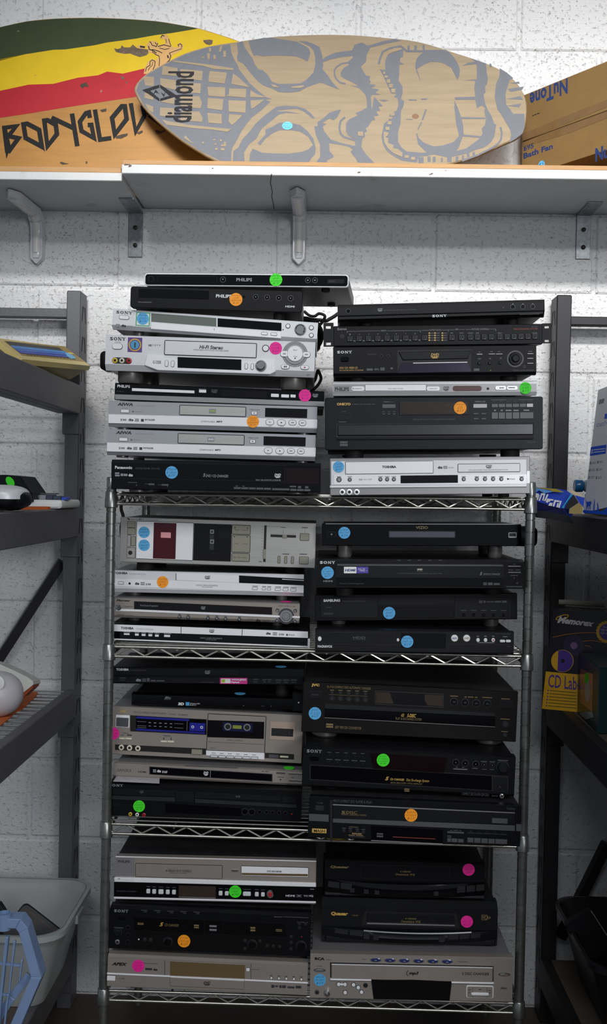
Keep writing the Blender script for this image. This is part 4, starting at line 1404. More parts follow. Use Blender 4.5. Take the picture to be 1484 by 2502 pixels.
d = Dev('dvd_player', 'small matte black DVD player with orange sticker, second from the top of the left stack', 'disc player', 'TL', (207, 128), (1303, 160), 264, .36, K5, .22, BLK, CASE, rounded=.006, foot=(.011, RUB, .05, .03), zcase=(.004, .001))
d.slot('disc_tray', (258, 150, 706, 206), GLOSS, BLK2, .0005, gw=2)
d.dvd((460, 168, 502, 196), T_G); d.text('PHILIPS', (750, 181, 848, 202), T_W, bold=.03)
d.sticker(877, 213, 41, 'O', ['Philips', 'DVD', 'remote', '$16'])
for x_, y_ in ((1003, 197), (1075, 200), (1150, 203), (1225, 205)):
    d.disc('button', GLOSS, x_, y_, 14, .0014, ring=GREYD)
    d.marks('button_mark', T_G, [(x_ - 3, y_ - 3, x_ + 3, y_ + 3)], base=-.0014)
d.disc('sensor', GLOSS, 928, 196, 8, .0006)
d.text('HDMI', (1192, 252, 1250, 264), T_W, 0, .03); d.text('DVD PLAYER DVP3570', (255, 227, 340, 234), T_G)

d = Dev('dvd_player', 'slim black DVD player with bright silver rim and green sticker, top left', 'disc player', 'TL', (295, 45), (1596, 55), 125, .435, K5, .24, SIL2, CASE, yaw=-4.3, rounded=.007, pth=.006, foot=(.009, RUB, .05, .03), inset=.0015)
x0_, z0_, x1_, z1_ = -d.W / 2 + .0022, .0022, d.W / 2 - .0022, d.H - .0022
MB().prism(rrect(x0_, z0_, x1_, z1_, .0055, 5), .001, -.0006, .0003).build('face', GLOSS, d.root)
d.base = -.0006
d.slot('disc_tray', (375, 66, 757, 100), GLOSS, BLK2, .0004, gw=2)
d.text('DVD PLAYER DVP5992', (525, 82, 600, 90), T_G, base=-.0012); d.text('PHILIPS', (880, 77, 980, 98), T_G, bold=.03)
d.disc('button', GLOSS, 795, 87, 15, .0012, ring=GREYD); d.disc('button', GLOSS, 337, 82, 15, .0008, ring=BLK2)
d.marks('button_mark', T_G, [(791, 82, 799, 88)], base=-.0018)
d.sticker(1132, 88, 40, 'G', ['Philips', 'DVD', 'w/remote', '$15'])
for x_ in (1335, 1380):
    d.disc('button', GLOSS, x_, 91, 14, .0012, ring=GREYD); d.marks('button_mark', T_G, [(x_ - 5, 88, x_ + 5, 94)], base=-.0018)
d.plate('port_cover', BLK, (1458, 84, 1567, 113), .0006, 6); d.plate('usb_port', SEAM, (1467, 91, 1508, 106), .0009, 1); d.marks('port_contacts', T_GOLD, [(1471, 100, 1505, 104), (1504, 92, 1507, 105)], base=-.001)
d.text('<-+', (1520, 93, 1550, 104), T_G)

# ======================= top shelf, right stack
d = Dev('dvd_vcr_combo', 'silver DVD and cassette combo player with three front sockets, lowest of the top right stack', 'video player', 'TR', (68, 520), (1343, 507), 757, .43, K8, .29, SILD, CASE, foot=(.012, RUB, .05, .03))
d.poly('front_face', SIL, [(78, 540), (1318, 528), (1320, 690), (78, 690)], .0008)
d.base = -.0008
d.slot('cassette_door', (168, 541, 725, 617), SIL2, SEAM, gw=3); d.text('TOSHIBA', (401, 567, 491, 583), T_K, bold=.05, base=-.0024)
d.text('dts', (755, 569, 785, 587), T_K, bold=.05); d.marks('logo_marks', T_G, [(790, 569, 817, 577), (790, 579, 817, 587)]); d.text('DOLBY', (823, 575, 858, 584), T_G)
d.slot('disc_tray', (885, 556, 1276, 606), SIL, SEAM, gw=3)
d.base = -.0024
d.dvd((1060, 562, 1099, 585), T_K); d.text('DVD VIDEO PLAYER / VIDEO CASSETTE RECORDER SD-V296', (953, 591, 1200, 598), T_D)
d.base = -.0008
d.poly('control_band', SIL2, [(92, 628), (1322, 622), (1322, 684), (92, 688)], .0012, .0005)
d.base = -.002
for x_, y_ in ((127, 656), (195, 656), (390, 654), (433, 654), (476, 654), (920, 653), (1003, 652), (1055, 652), (1107, 652), (1159, 652), (1288, 652)):
    d.disc('button', SILD, x_, y_, 13 if x_ == 127 else 10, .003, .001, ring=T_D)
    d.marks('print_marks', T_G, [(x_ - 14, 635, x_ + 14, 640)])
d.plate('display', SMOKE, (518, 628, 883, 678), .0006, 1); d.text('VHS', (252, 650, 275, 662), T_G, bold=.04); d.text('Hi-Fi', (283, 650, 305, 660), T_G); d.text('SQPB', (310, 650, 335, 660), T_G)
d.marks('print_marks', T_K, [(1196, 647, 1207, 657)]); d.text('SPATIALIZER', (1210, 648, 1246, 656), T_D)
d.base = 0
d.poly('bright_lip', SIL2, [(68, 694), (1322, 690), (1322, 704), (68, 708)], .0045, .002)
d.plate('side_strip', SIL2, (1322, 600, 1342, 680), .0006, 1)
for x_ in (148, 193, 240):
    d.jack(x_, 735, 19, SIL2, SEAM)
d.sticker(124, 575, 36, 'B', ['Combo', 'VHS', '$25'], base=-.0012)

d = Dev('cd_changer', 'tall black CD changer with orange sticker on its brown display, top right stack', 'disc player', 'TR', (38, 135), (1425, 127), 468, .455, K8, .38, mat('blue_black_plastic', '#10131a', .4, var=.1, spec=.2), CASE, rounded=.004, fh=0.015, foot=(.02, RUB, .06, .04), zcase=(.004, .002), inset=.006)
d.text('ONKYO', (113, 167, 201, 184), T_GOLD, bold=.05); d.text('COMPACT DISC CHANGER', (208, 172, 332, 181), T_DIM); d.text('R1', (340, 172, 358, 181), T_DIM)
d.text('POWER', (143, 219, 173, 225), T_DIM); d.slot('button', (119, 234, 199, 277), BLK2, SEAM, gw=3)
d.slot('button', (402, 177, 487, 201), GREYB, SEAM, gw=3); d.marks('print_marks', T_DIM, [(410, 159, 450, 164), (452, 161, 480, 163), (403, 222, 417, 226), (440, 222, 450, 226), (473, 222, 485, 226), (125, 287, 172, 291)])
for x_ in (401, 435, 469):
    d.slot('button', (x_, 233, x_ + 18, 245), GREYD, SEAM, gw=2)
d.plate('display_frame', SEAM, (512, 157, 955, 244), .0020, 3); d.plate('display', BROWNW, (524, 168, 943, 236), .0024, 1)
d.base = -.0024
wm_ = MB()
for P_ in ([(530, 226), (545, 205), (565, 195), (585, 205), (600, 220)], [(598, 175), (620, 188), (660, 190), (705, 175)], [(760, 175), (790, 195), (840, 207), (880, 210)], [(690, 232), (720, 222), (755, 234)]):
    for q_ in stroke(P_, 5):
        wm_.flat([d.L(*p_) for p_ in q_], -.0027)
tag(wm_.build('display_scratches', SEAM, d.root), kind='stuff')
d.sticker(897, 200, 40, 'O', ['Onkyo', 'CD', '$25'])
d.base = 0
d.slot('button', (981, 174, 1069, 200), SILD, SEAM, gw=3); d.text('OPEN/CLOSE', (992, 155, 1058, 165), T_G)
for k in range(6):
    d.slot('button', (1098 + k * 44.6, 174 - k * .4, 1139 + k * 44.6, 197 - k * .4), SILD if k == 5 else GREYB, SEAM, gw=2); d.text('DISC %d' % (k + 1), (1105 + k * 44.6, 156 - k * .4, 1132 + k * 44.6, 163 - k * .4), T_DIM)
for a in ((1098, 228, 1139, 270), (1142, 228, 1183, 270), (1187, 228, 1228, 270), (1231, 227, 1274, 269), (1278, 227, 1364, 268)):
    d.slot('button', a, GREYB, SEAM, gw=2)
d.text('DIRECT PLAY', (1203, 145, 1262, 152), T_DIM); d.marks('print_marks', T_G, [(1095, 148, 1195, 149.5), (1268, 147, 1362, 148.5), (1113, 212, 1126, 219), (1156, 212, 1170, 219), (1188, 212, 1224, 219), (1237, 212, 1270, 219), (1302, 211, 1338, 218)])
for a in ((981, 231, 1015, 243), (1031, 231, 1065, 243), (981, 263, 1015, 275), (1031, 263, 1065, 275)):
    d.slot('button', a, GREYD, SEAM, gw=2)
d.plate('drawer_frame', SEAM, (105, 295, 1366, 402), .0012, 3); d.base = -.0012
d.plate('disc_drawer', BRDK, (117, 303, 1361, 374), .004, 2, .0015); d.poly('drawer_lip', BLK2, [(112, 388), (1360, 384), (1358, 399), (112, 401)], .0030, .001)
d.base = 0
d.marks('disc_logo', T_DIM, [(133, 412, 182, 424), (133, 428, 182, 442)]); d.text('DX-C120', (1326, 412, 1375, 423), T_DIM); d.text('DIGITAL OPTICAL OUTPUT / SINGLE BIT D/A CONVERTER', (600, 268, 866, 277), T_DIM)

d = Dev('dvd_player', 'slim silver DVD player with green sticker at its right end', 'disc player', 'TR', (90, 552), (1387, 548), 642, .435, K6, .25, SIL, SILD, chin=(.007, .006), foot=(.01, RUB, .05, .03))
d.poly('face_strip', SILD, [(92, 570), (1385, 566), (1385, 618), (92, 622)], .0004)
d.base = -.0004
d.text('PHILIPS', (100, 590, 192, 613), T_D, bold=.05); d.marks('word_frame', T_D, [(97, 586, 195, 588), (97, 614, 195, 616)])
d.plate('button', SIL2, (205, 583, 290, 614), .002, 14); d.slot('disc_tray', (293, 573, 681, 612), SIL2, T_D, gw=2); d.plate('button', SIL2, (684, 584, 768, 613), .002, 10)
d.text('O', (211, 592, 222, 604), T_D, bold=.01, base=-.0025); d.text('STANDBY-ON', (225, 596, 270, 602), T_D, base=-.0025); d.text('DVD VIDEO PLAYER', (440, 596, 535, 602), T_BLUE, base=-.002); d.text('OPEN/CLOSE', (700, 596, 750, 602), T_D, base=-.0025)
d.dvd((790, 584, 828, 612), T_K); d.plate('display', DISPR, (850, 580, 1035, 614), .0006, 16); d.marks('sensor', SEAM, [(1067, 591, 1082, 605)])
d.plate('button', SIL2, (1120, 580, 1191, 607), .002, 10); d.plate('button', SIL2, (1194, 580, 1263, 607), .002, 10); d.marks('print_marks', T_K, [(1148, 590, 1155, 597), (1157, 591, 1175, 596), (1205, 590, 1245, 595)], base=-.0025)
d.sticker(1313, 594, 38, 'G', ['Philips', 'DVD', '$12'])

d = Dev('dvd_player', 'thick black DVD player with a slanted mirror below its disc tray', 'disc player', 'TR', (90, 333), (1383, 320), 520, .43, K6, .32, BLK, CASE, chin=(.006, .005), foot=(.018, RUB, .05, .04))
d.text('SONY*', (115, 357, 210, 374), T_W); d.plate('button', GLOSS, (137, 397, 191, 427), .003, 13, .001)
d.text('DVD / CD / VIDEO CD', (130, 459, 246, 472), T_GOLD, .2, .01); d.text('BUILT-IN DOLBY DIGITAL / DTS DECODER', (130, 477, 282, 485), T_GOLD, .1)
d.marks('logo_marks', T_DIM, [(303, 470, 342, 483), (390, 464, 418, 472), (390, 474, 418, 482), (455, 463, 470, 475)]); d.text('dts', (350, 466, 382, 481), T_DIM, bold=.04)
d.text('DOLBY DIGITAL', (308, 376, 365, 383), T_DIM)
d.poly('tray_recess', SEAM, [(497, 354), (970, 347), (968, 490), (500, 500)], .0004)
d.base = -.0004
d.poly('disc_tray', BLK2, [(508, 366), (966, 358), (944, 407), (532, 417)], .003, .001)
d.poly('slanted_mirror', DMIRR, [(522, 434), (944, 428), (970, 489), (498, 499)], .0010)
d.poly('mirror_edge', SIL2, [(598, 434), (943, 428), (943, 432), (598, 438)], .0016)
d.base = -.0034
d.dvd((710, 375, 762, 407), T_GOLD)
d.base = 0
for x_ in (397, 440):
    d.disc('button', GLOSS, x_, 390, 6, .001, ring=GREYD)
for a in ((1003, 376, 1040, 383), (1077, 375, 1120, 381), (1124, 375, 1168, 381), (1325, 373, 1363, 379), (1325, 403, 1363, 409), (1325, 434, 1363, 440)):
    d.plate('button', SILD, a, .002, 1)
for x_, y_ in ((1021, 435), (1088, 433), (1155, 431)):
    d.disc('button', BLK2, x_, y_, 14, .003, .001, ring=SEAM)
d.disc('dial_rim', GLOSS, 1249, 408, 43, .003, .001, ring=GREYD); d.disc('dial', BLK2, 1249, 407, 25, .007, .002)
d.disc('button', GLOSS, 1307, 457, 6, .001, ring=GREYD); d.disc('indicator', T_GREEN, 1092, 482, 3, .0005)
d.text('CD/DVD PLAYER DVP-S560D', (1233, 477, 1368, 487), T_DIM); d.marks('print_marks', T_DIM, [(1015, 362, 1028, 367), (1090, 360, 1106, 365), (1138, 360, 1152, 365), (1333, 358, 1357, 363), (1012, 404, 1030, 411), (1083, 402, 1094, 410), (1151, 400, 1162, 408), (985, 470, 1020, 485)])

d = Dev('rack_switcher', 'black rack mount video switcher with a row of square buttons and slotted ears', 'video switcher', 'TR', (92, 200), (1423, 185), 328, .443, K6, .26, BLK, CASE, fh=0.003, foot=(.01, RUB, .05, .03))
d.text('Extron', (117, 211, 175, 226), T_G, bold=.02); d.disc('sensor', SEAM, 147, 265, 9, .001, ring=GREYD); d.disc('indicator', GREYD, 147, 246, 5, .001)
bx = [197 + 59.1 * k for k in range(8)] + [672, 845, 907, 963, 1007, 1050, 1096, 1150, 1196, 1240, 1284, 1328, 1373]
for i, x_ in enumerate(bx):
    y_ = 282 - (x_ - 197) * .0135
    hw_ = 18 if i < 11 else 17
    o = d.plate('button', GREYD, (x_ - hw_, y_ - 18, x_ + hw_, y_ + 18), .003, 3, .001)
    d.plate('button_cap', SEAM, (x_ - 11, y_ - 12, x_ + 11, y_ + 11), .0036, 3, .0006, parent=o)
    if i < 8:
        d.text(str(i + 1), (x_ - 3, y_ - 33, x_ + 3, y_ - 25), T_G); d.marks('indicator', T_G, [(x_ + 22, y_ + 10, x_ + 34, y_ + 14)])
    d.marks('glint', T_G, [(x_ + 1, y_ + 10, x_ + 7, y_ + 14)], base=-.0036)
for cx_ in (702, 738, 785):
    d.marks('rate_lamps', T_GOLD, [(cx_ - 5, 240 + 15 * k, cx_ + 5, 249 + 15 * k) for k in range(4)]); d.marks('rate_names', T_DIM, [(cx_ + 8, 242 + 15 * k, cx_ + 30, 247 + 15 * k) for k in range(4)])
d.marks('bracket_lines', T_G, [(178, 231, 390, 232.5), (432, 229, 646, 230.5), (178, 232, 180, 245), (645, 229, 647, 240), (652, 226, 695, 227.5), (778, 224, 822, 225.5), (822, 222, 824, 236), (826, 223, 862, 224.5), (890, 221, 925, 222.5), (932, 221, 968, 222.5), (1084, 218, 1126, 219.5), (1124, 218, 1126, 232)])
d.text('INPUT', (395, 225, 428, 234), T_G); d.text('OUTPUT RATE', (698, 220, 775, 230), T_G); d.text('PIP', (868, 217, 886, 226), T_G); d.text('PICTURE CONTROLS', (972, 214, 1080, 225), T_G)
d.text('VIDEO PROCESSING SWITCHER', (1237, 214, 1392, 222), T_RED); d.text('IN1508', (1352, 200, 1390, 209), T_DIM)
for nm_, x0_, x1_ in (('MENU', 1138, 1163), ('PIP', 838, 853), ('SWAP', 895, 920), ('CENTER', 946, 980), ('SIZE', 998, 1018), ('ENTER', 1358, 1388)):
    d.text(nm_, (x0_, 241, x1_, 248), T_G)
for (xa, xb, ya, yb) in ((28, 93, 178, 330), (1422, 1482, 182, 308)):
    x0_, z0_, x1_, z1_ = d.rect((xa, ya, xb, yb))
    mb_ = MB()
    hx0, hx1 = x0_ + .25 * (x1_ - x0_), x0_ + .72 * (x1_ - x0_)
    hh = (z1_ - z0_)
    zs = [z0_, z0_ + .06 * hh, z0_ + .17 * hh, z1_ - .25 * hh, z1_ - .14 * hh, z1_]
    for i in range(5):
        if i in (1, 3):
            mb_.box((x0_, .001, zs[i]), (hx0, .004, zs[i + 1])); mb_.box((hx1, .001, zs[i]), (x1_, .004, zs[i + 1]))
        else:
            mb_.box((x0_, .001, zs[i]), (x1_, .004, zs[i + 1]))
    mb_.build('rack_ear', BLK2, d.root)

d = Dev('dvd_player', 'slim black DVD player tilted up to the right, on top of the right stack', 'disc player', 'TR', (118, 65), (1435, 30), 172, .43, K6, .22, BLK, CASE, chin=(.012, .010), foot=(.013, RUB, .06, .04))
d.poly('face_strip', BLK2, [(124, 82), (1427, 47), (1427, 100), (124, 133)], .0006)
d.poly('lower_strip', BLK2, [(124, 142), (1427, 107), (1424, 122), (128, 158)], .0006)
d.base = -.0006
d.marks('seam_lines', SEAM, [(357, 84, 359, 127), (766, 66, 768, 116)])
d.text('SONY*', (720, 127, 812, 143), T_W); d.disc('button', GLOSS, 186, 105, 12, .0014, ring=GREYD)
for x_ in (1233, 1297, 1360):
    d.disc('button', GLOSS, x_, 78 - (x_ - 1233) * .016, 12, .0014, ring=GREYD); d.marks('button_mark', T_G, [(x_ - 3, 56, x_ + 3, 62)])
d.disc('sensor', GREYB, 1172, 82, 4, .0006); d.dvd((372, 87, 404, 107), T_G); d.text('PROGRESSIVE SCAN / 480p VIDEO OUT / CD PLAYABLE', (412, 94, 620, 103), T_DIM); d.text('CD/DVD PLAYER DVP-SR200P', (1277, 119, 1405, 128), T_DIM)

# ======================= second shelf, left
d = Dev('dvd_player', 'silver over black DVD player, lowest on the second shelf left', 'disc player', 'ML', (72, 384), (1395, 430), 492, .43, K11, .24, GLOSS, CASE, fh=0.003, foot=(.008, RUB, .05, .03))
d.poly('upper_band', SIL2, [(72, 391), (1384, 440), (1384, 482), (72, 436)], .0010)
d.poly('lower_lip', SIL2, [(72, 484), (1382, 535), (1382, 544), (72, 492)], .0016)
d.plate('end_cap', SIL2, (1382, 486, 1397, 546), .0016, 1)
d.base = -.001
d.marks('seam_lines', SEAM, [(545, 408, 549, 454), (948, 424, 952, 470)])
d.text('TOSHIBA', (150, 409, 235, 425), T_K, bold=.04); d.text('DVD VIDEO PLAYER SD-K750', (253, 419, 365, 429), T_G); d.dvd((733, 426, 767, 448), T_K)
d.text('dts', (1107, 443, 1138, 460), T_K, bold=.05); d.marks('logo_marks', T_G, [(1152, 445, 1180, 453), (1152, 456, 1180, 464), (1193, 452, 1201, 465), (1205, 453, 1226, 464)]); d.marks('logo_marks', T_D, [(1240, 455, 1251, 467)]); d.text('SPATIALIZER', (1255, 457, 1296, 467), T_D)
d.base = 0
for a in ((170, 451, 208, 462), (243, 453, 268, 467), (287, 455, 313, 469), (332, 457, 357, 471), (375, 460, 400, 474), (435, 462, 475, 476)):
    d.plate('button', SIL2, a, .0016, 2); d.marks('print_marks', T_G, [(a[0] - 2, a[1] - 9, a[2] + 4, a[1] - 5)])
d.text('DIGITAL CINEMA PROGRESSIVE', (673, 480, 817, 488), T_G); d.text('Ultra Slim Audio DAC', (710, 490, 780, 497), T_G)

d = Dev('dvd_player', 'warm grey DVD player with chrome dial at right and black window across the front', 'disc player', 'ML', (72, 219), (1330, 258), 346, .42, K11, .27, SILW, SILD, chin=(.005, .004), foot=(.012, FOOTM, .05, .04))
d.poly('window', SMOKE, [(237, 240), (1147, 280), (1147, 328), (237, 292)], .0006); d.poly('red_display', SMOKER, [(890, 270), (1145, 281), (1145, 326), (890, 316)], .0009)
d.marks('seam_lines', BLK2, [(489, 255, 491, 303)])
d.poly('bright_line', SIL2, [(118, 290), (237, 294), (1145, 332), (1330, 339), (1330, 352), (1145, 346), (237, 307), (118, 304)], .0016, .0006)
d.text('PureCinema Progressive', (278, 263, 395, 278), T_G, base=-.0006); d.base = -.0006; d.dvd((678, 274, 708, 294), T_G); d.base = 0
d.disc('power_knob', CHROME, 135, 282, 19, .003, .001, ring=SILD); d.text('STANDBY/ON', (165, 272, 230, 281), T_D)
for x_, y_ in ((537, 342), (594, 345), (725, 351), (783, 353), (840, 356), (932, 359)):
    d.disc('button', CHROME, x_, y_, 9, .003, .001, ring=T_D); d.marks('print_marks', T_D, [(x_ - 9, y_ - 18, x_ + 9, y_ - 14)])
d.disc('dial_rim', SILD, 1240, 339, 42, .003, .001, ring=T_D); d.disc('dial_ring', CHROME, 1240, 339, 28, .005, .001); d.disc('dial', SILD, 1240, 339, 17, .006, .001)
for x_, y_ in ((1183, 300), (1300, 303), (1180, 368), (1297, 373)):
    d.disc('button', CHROME, x_, y_, 9, .003, .001, ring=T_D)
d.marks('logo_marks', T_D, [(982, 357, 1025, 359), (982, 371, 1025, 373)]); d.text('dts', (1040, 356, 1072, 375), T_K, bold=.05); d.text('DOLBY', (1087, 362, 1133, 376), T_D)
d.text('DVD PLAYER DV-383', (1190, 268, 1300, 277), T_D, .1); d.text('Pioneer', (122, 229, 215, 241), T_K, .2, .05); d.text('WMA/MP3', (122, 325, 176, 335), T_D); d.text('PureView', (184, 327, 230, 337), T_D, .1)
d.top_sticker(1243, 'P', 37, .035)

d = Dev('dvd_player', 'silver DVD player with orange sticker, directly under the silver cassette deck', 'disc player', 'ML', (76, 36), (1357, 65), 180, .43, K11, .23, SIL, SILD, chin=(.009, .008), wmax=1.0, foot=(.013, FOOTM, .05, .04))
d.poly('lower_band', SIL2, [(76, 92), (930, 122), (1356, 137), (1355, 186), (76, 140)], .0012, .0004)
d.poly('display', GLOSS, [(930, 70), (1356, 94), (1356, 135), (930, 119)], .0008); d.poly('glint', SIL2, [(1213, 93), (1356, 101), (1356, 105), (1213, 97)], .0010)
d.poly('disc_tray', SIL2, [(516, 55), (928, 71), (928, 118), (516, 101)], .0014, .0004); d.marks('seam_lines', SEAM, [(512, 55, 516, 102)])
d.text('TOSHIBA', (104, 47, 195, 62), T_K, bold=.04); d.text('DVD VIDEO PLAYER SD-K750', (204, 56, 313, 66), T_G); d.base = -.0014; d.dvd((703, 72, 740, 95), T_K)
d.base = -.0012
d.ring_btn((134, 112, 168, 127), SIL2, 3); d.disc('sensor', SEAM, 208, 123, 8, .0006); d.text('dts', (243, 114, 272, 132), T_K, bold=.05); d.marks('logo_marks', T_G, [(280, 114, 308, 122), (280, 125, 308, 134), (315, 121, 323, 136), (327, 122, 348, 134)])
d.text('DIGITAL CINEMA PROGRESSIVE', (648, 131, 790, 140), T_D); d.text('Ultra Slim Audio DAC', (684, 142, 755, 150), T_D)
for a in ((1017, 150, 1050, 163), (1082, 152, 1105, 164), (1116, 153, 1138, 165), (1168, 155, 1203, 169), (1219, 157, 1253, 171), (1270, 159, 1304, 173)):
    d.ring_btn(a, SIL2, 4); d.marks('print_marks', T_D, [(a[0], a[1] - 11, a[2] + 4, a[1] - 7)])
d.sticker(426, 113, 38, 'O', ['Toshiba', 'DVD', '$10'], base=-.0016)

d = Dev('cassette_deck', 'brushed silver cassette deck with dark red tape window and two blue stickers', 'cassette deck', 'ML', (148, 223), (1440, 265), 520, .43, K9, .27, BRUSH, CASE, pth=.006, wmax=1.0, foot=(.02, RUB, .05, .05))
d.text('Nakamichi', (215, 236, 262, 246), T_D); d.text('BX-1', (266, 234, 302, 246), T_D, .3, .02); d.text('2 Head Cassette Deck', (312, 240, 395, 248), T_D)
d.poly('maker_mark', T_K, [(190, 231), (200, 231), (213, 243), (200, 243)], .0004)
for a in ((194, 254, 245, 293), (194, 298, 245, 340), (219, 353, 245, 414)):
    d.slot('button', a, KHAKI, SEAM, .002, gw=2)
d.slot('switch_plate', (193, 344, 214, 420), BRUSH, SEAM, gw=2); d.slot('socket_plate', (189, 427, 244, 494), BRUSH, SEAM, gw=2); d.disc('socket', SEAM, 213, 460, 14, .0024, ring=T_G)
d.slot('cassette_panel', (253, 259, 626, 504), SIL2, SEAM, .0012, gw=3)
d.base = -.0018
d.plate('tape_window', REDW, (365, 263, 514, 500), .0008, 2); d.plate('tape_label', PINKP, (414, 325, 481, 362), .0014, 4); d.marks('print_marks', T_RED, [(398, 437, 470, 440), (395, 453, 480, 456)], base=-.001)
d.base = 0
d.plate('transport_window', SMOKE, (630, 270, 878, 514), .0012, 2)
d.base = -.0012
for a, mm in (((735, 340, 765, 375), GREYD), ((735, 402, 765, 443), GREYD), ((788, 290, 870, 365), BLK2), ((655, 310, 675, 328), BLK2), ((693, 310, 712, 328), BLK2), ((738, 460, 850, 472), BLK2)):
    d.plate('transport_part', mm, a, .0006, 2)
for y_ in (321, 387):
    d.plate('spindle_guide', SILD, (738, y_ - 14, 765, y_ + 14), .0010, 2); d.plate('spindle_eye', SEAM, (745, y_ - 7, 758, y_ + 7), .0014, 1)
d.base = 0
for a in ((884, 279, 1003, 337), (883, 346, 1001, 456), (883, 466, 997, 515)):
    d.slot('key', a, KHAKI, SEAM, .003, gw=3)
d.marks('print_marks', T_K, [(900, 291, 907, 298), (982, 294, 989, 301), (897, 350, 904, 357), (980, 352, 987, 359)], base=-.0036); d.text('Rew', (905, 305, 932, 313), T_D, base=-.0036); d.text('Fwd', (957, 307, 985, 315), T_D, base=-.0036); d.text('Stop', (900, 395, 925, 403), T_D, base=-.0036); d.text('Play', (957, 397, 985, 405), T_D, base=-.0036)
d.text('Rec', (895, 486, 915, 493), T_D, base=-.0036); d.text('Rec Mute', (925, 487, 980, 495), T_D, base=-.0036)
d.plate('slider_slot', SEAM, (1092, 280, 1108, 521), .0005, 1); d.plate('slider', KHAKI, (1090, 437, 1106, 500), .004, 2)
d.marks('scale_ticks', T_D, [(1076, 288 + k * 19, 1087, 289.5 + k * 19) for k in range(11)]); d.marks('scale_ticks', T_D, [(1142 + k * 13, 330 + k * .4, 1143.4 + k * 13, 337 + k * .4) for k in range(13)])
d.plate('slider_slot', SEAM, (1137, 342, 1305, 359), .0005, 1); d.plate('slider', KHAKI, (1215, 341, 1245, 362), .004, 2)
for a in ((1333, 334, 1390, 378), (1328, 488, 1386, 533), (1186, 482, 1200, 527), (1230, 484, 1245, 529), (1274, 486, 1289, 530)):
    d.slot('button', a, KHAKI, SEAM, .003, gw=2)
d.marks('print_lines', T_D, [(1110, 286, 1205, 287.3), (1221, 312, 1222.4, 340), (1363, 300, 1364.3, 330), (1205, 291, 1238, 295), (1345, 292, 1382, 297), (1215, 466, 1260, 471), (1328, 467, 1378, 472), (1060, 517, 1080, 521)])
d.base = -.0018
d.sticker(304, 325, 38, 'B', ['Naka', 'tape', 'deck']); d.sticker(304, 410, 38, 'B', ['Tape', 'deck', '$25'])
d.base = 0

# ======================= second shelf, right
d = Dev('dvd_recorder', 'black DVD recorder with two round white keys, lowest on the second shelf right', 'disc player', 'MR', (28, 282), (1293, 297), 425, .410, K12, .25, BLK2, CASE, chin=(.003, .002), fh=0.003, foot=(.006, RUB, .05, .03))
d.slot('disc_tray', (90, 303, 530, 371), BLK2, SEAM, gw=3); d.text('HDD', (268, 325, 348, 341), T_DIM, 0, .02, base=-.0017); d.text('HARD DISC DRIVE', (268, 343, 348, 347), T_DIM, base=-.0017)
d.text('MAGNAVOX', (43, 381, 137, 397), T_W, bold=.03); d.marks('groove', SEAM, [(30, 373, 575, 376), (860, 375, 1292, 378)])
d.disc('button', WHITEP, 56, 340, 12, .003, .001, ring=SEAM, rz=15); d.disc('button', WHITEP, 554, 347, 8, .003, .001, ring=SEAM, rz=10)
d.plate('display', GLOSS, (575, 306, 858, 400), .0008, 1); d.sticker(613, 358, 39, 'B', ['Magnavox', 'DVD rec', '$20'], base=-.001)
for x_, t_, mm in ((914, 'HDD', T_BLUE), (991, 'DVD', TGD)):
    d.disc('mode_key', WHITEP, x_, 336, 22, .003, .001, ring=SEAM); d.text(t_, (x_ - 15, 330, x_ + 15, 342), mm, bold=.03, base=-.003)
for x_ in (1063, 1111, 1160):
    d.disc('button', WHITEP, x_, 348, 11, .003, .001, ring=SEAM, rz=13); d.marks('print_marks', T_G, [(x_ - 8, 322, x_ + 8, 326)])
d.disc('record_dot', RED, 1160, 348, 5, .0036)
d.marks('print_marks', T_G, [(1060, 363, 1168, 367), (1222, 325, 1250, 329)]); d.text('HDD & DVD RECORDER', (1173, 306, 1270, 313), T_DIM); d.text('H2080', (1245, 387, 1270, 392), T_DIM)
for a in ((1202, 346, 1236, 363), (1240, 346, 1272, 363)):
    d.plate('button', WHITEP, a, .003, 7, .001)

d = Dev('dvd_player', 'matte black DVD player with pale blue sticker, above the recorder with white keys', 'disc player', 'MR', (25, 62), (1313, 50), 228, .424, K12, .30, BLK, CASE, foot=(.016, FOOTM, .05, .04))
d.poly('left_face', BLK2, [(62, 76), (425, 74), (425, 206), (62, 205)], .001, .0004); d.poly('right_face', BLK2, [(914, 77), (1275, 78), (1275, 214), (914, 212)], .001, .0004)
d.slot('disc_tray', (431, 79, 908, 118), BLK2, SEAM, gw=3); d.plate('display', SMOKE, (430, 141, 908, 208), .0008, 1)
d.base = -.001
d.text('SAMSUNG', (80, 88, 186, 105), T_W, bold=.05); d.text('DVD/VIDEO CD/CD PLAYER DVD-M101', (203, 97, 345, 106), T_DIM); d.text('POWER', (95, 138, 132, 144), T_DIM)
d.slot('button', (81, 174, 142, 188), GREYD, SEAM, gw=3); d.dvd((650, 85, 690, 108), T_DIM); d.marks('logo_marks', T_DIM, [(1070, 96, 1092, 103), (1070, 105, 1092, 112), (1098, 97, 1112, 111), (1116, 101, 1165, 108), (1170, 98, 1210, 110), (1216, 97, 1246, 111)])
for x_ in (973, 1036, 1100, 1163, 1227):
    d.disc('button', GLOSS, x_, 187, 11, .003, .001, ring=SEAM); d.marks('print_marks', T_DIM, [(x_ - 18, 158, x_ + 18, 162)])
d.sticker(498, 176, 39, 'B', ['Samsung', 'DVD', '$12']); d.base = 0

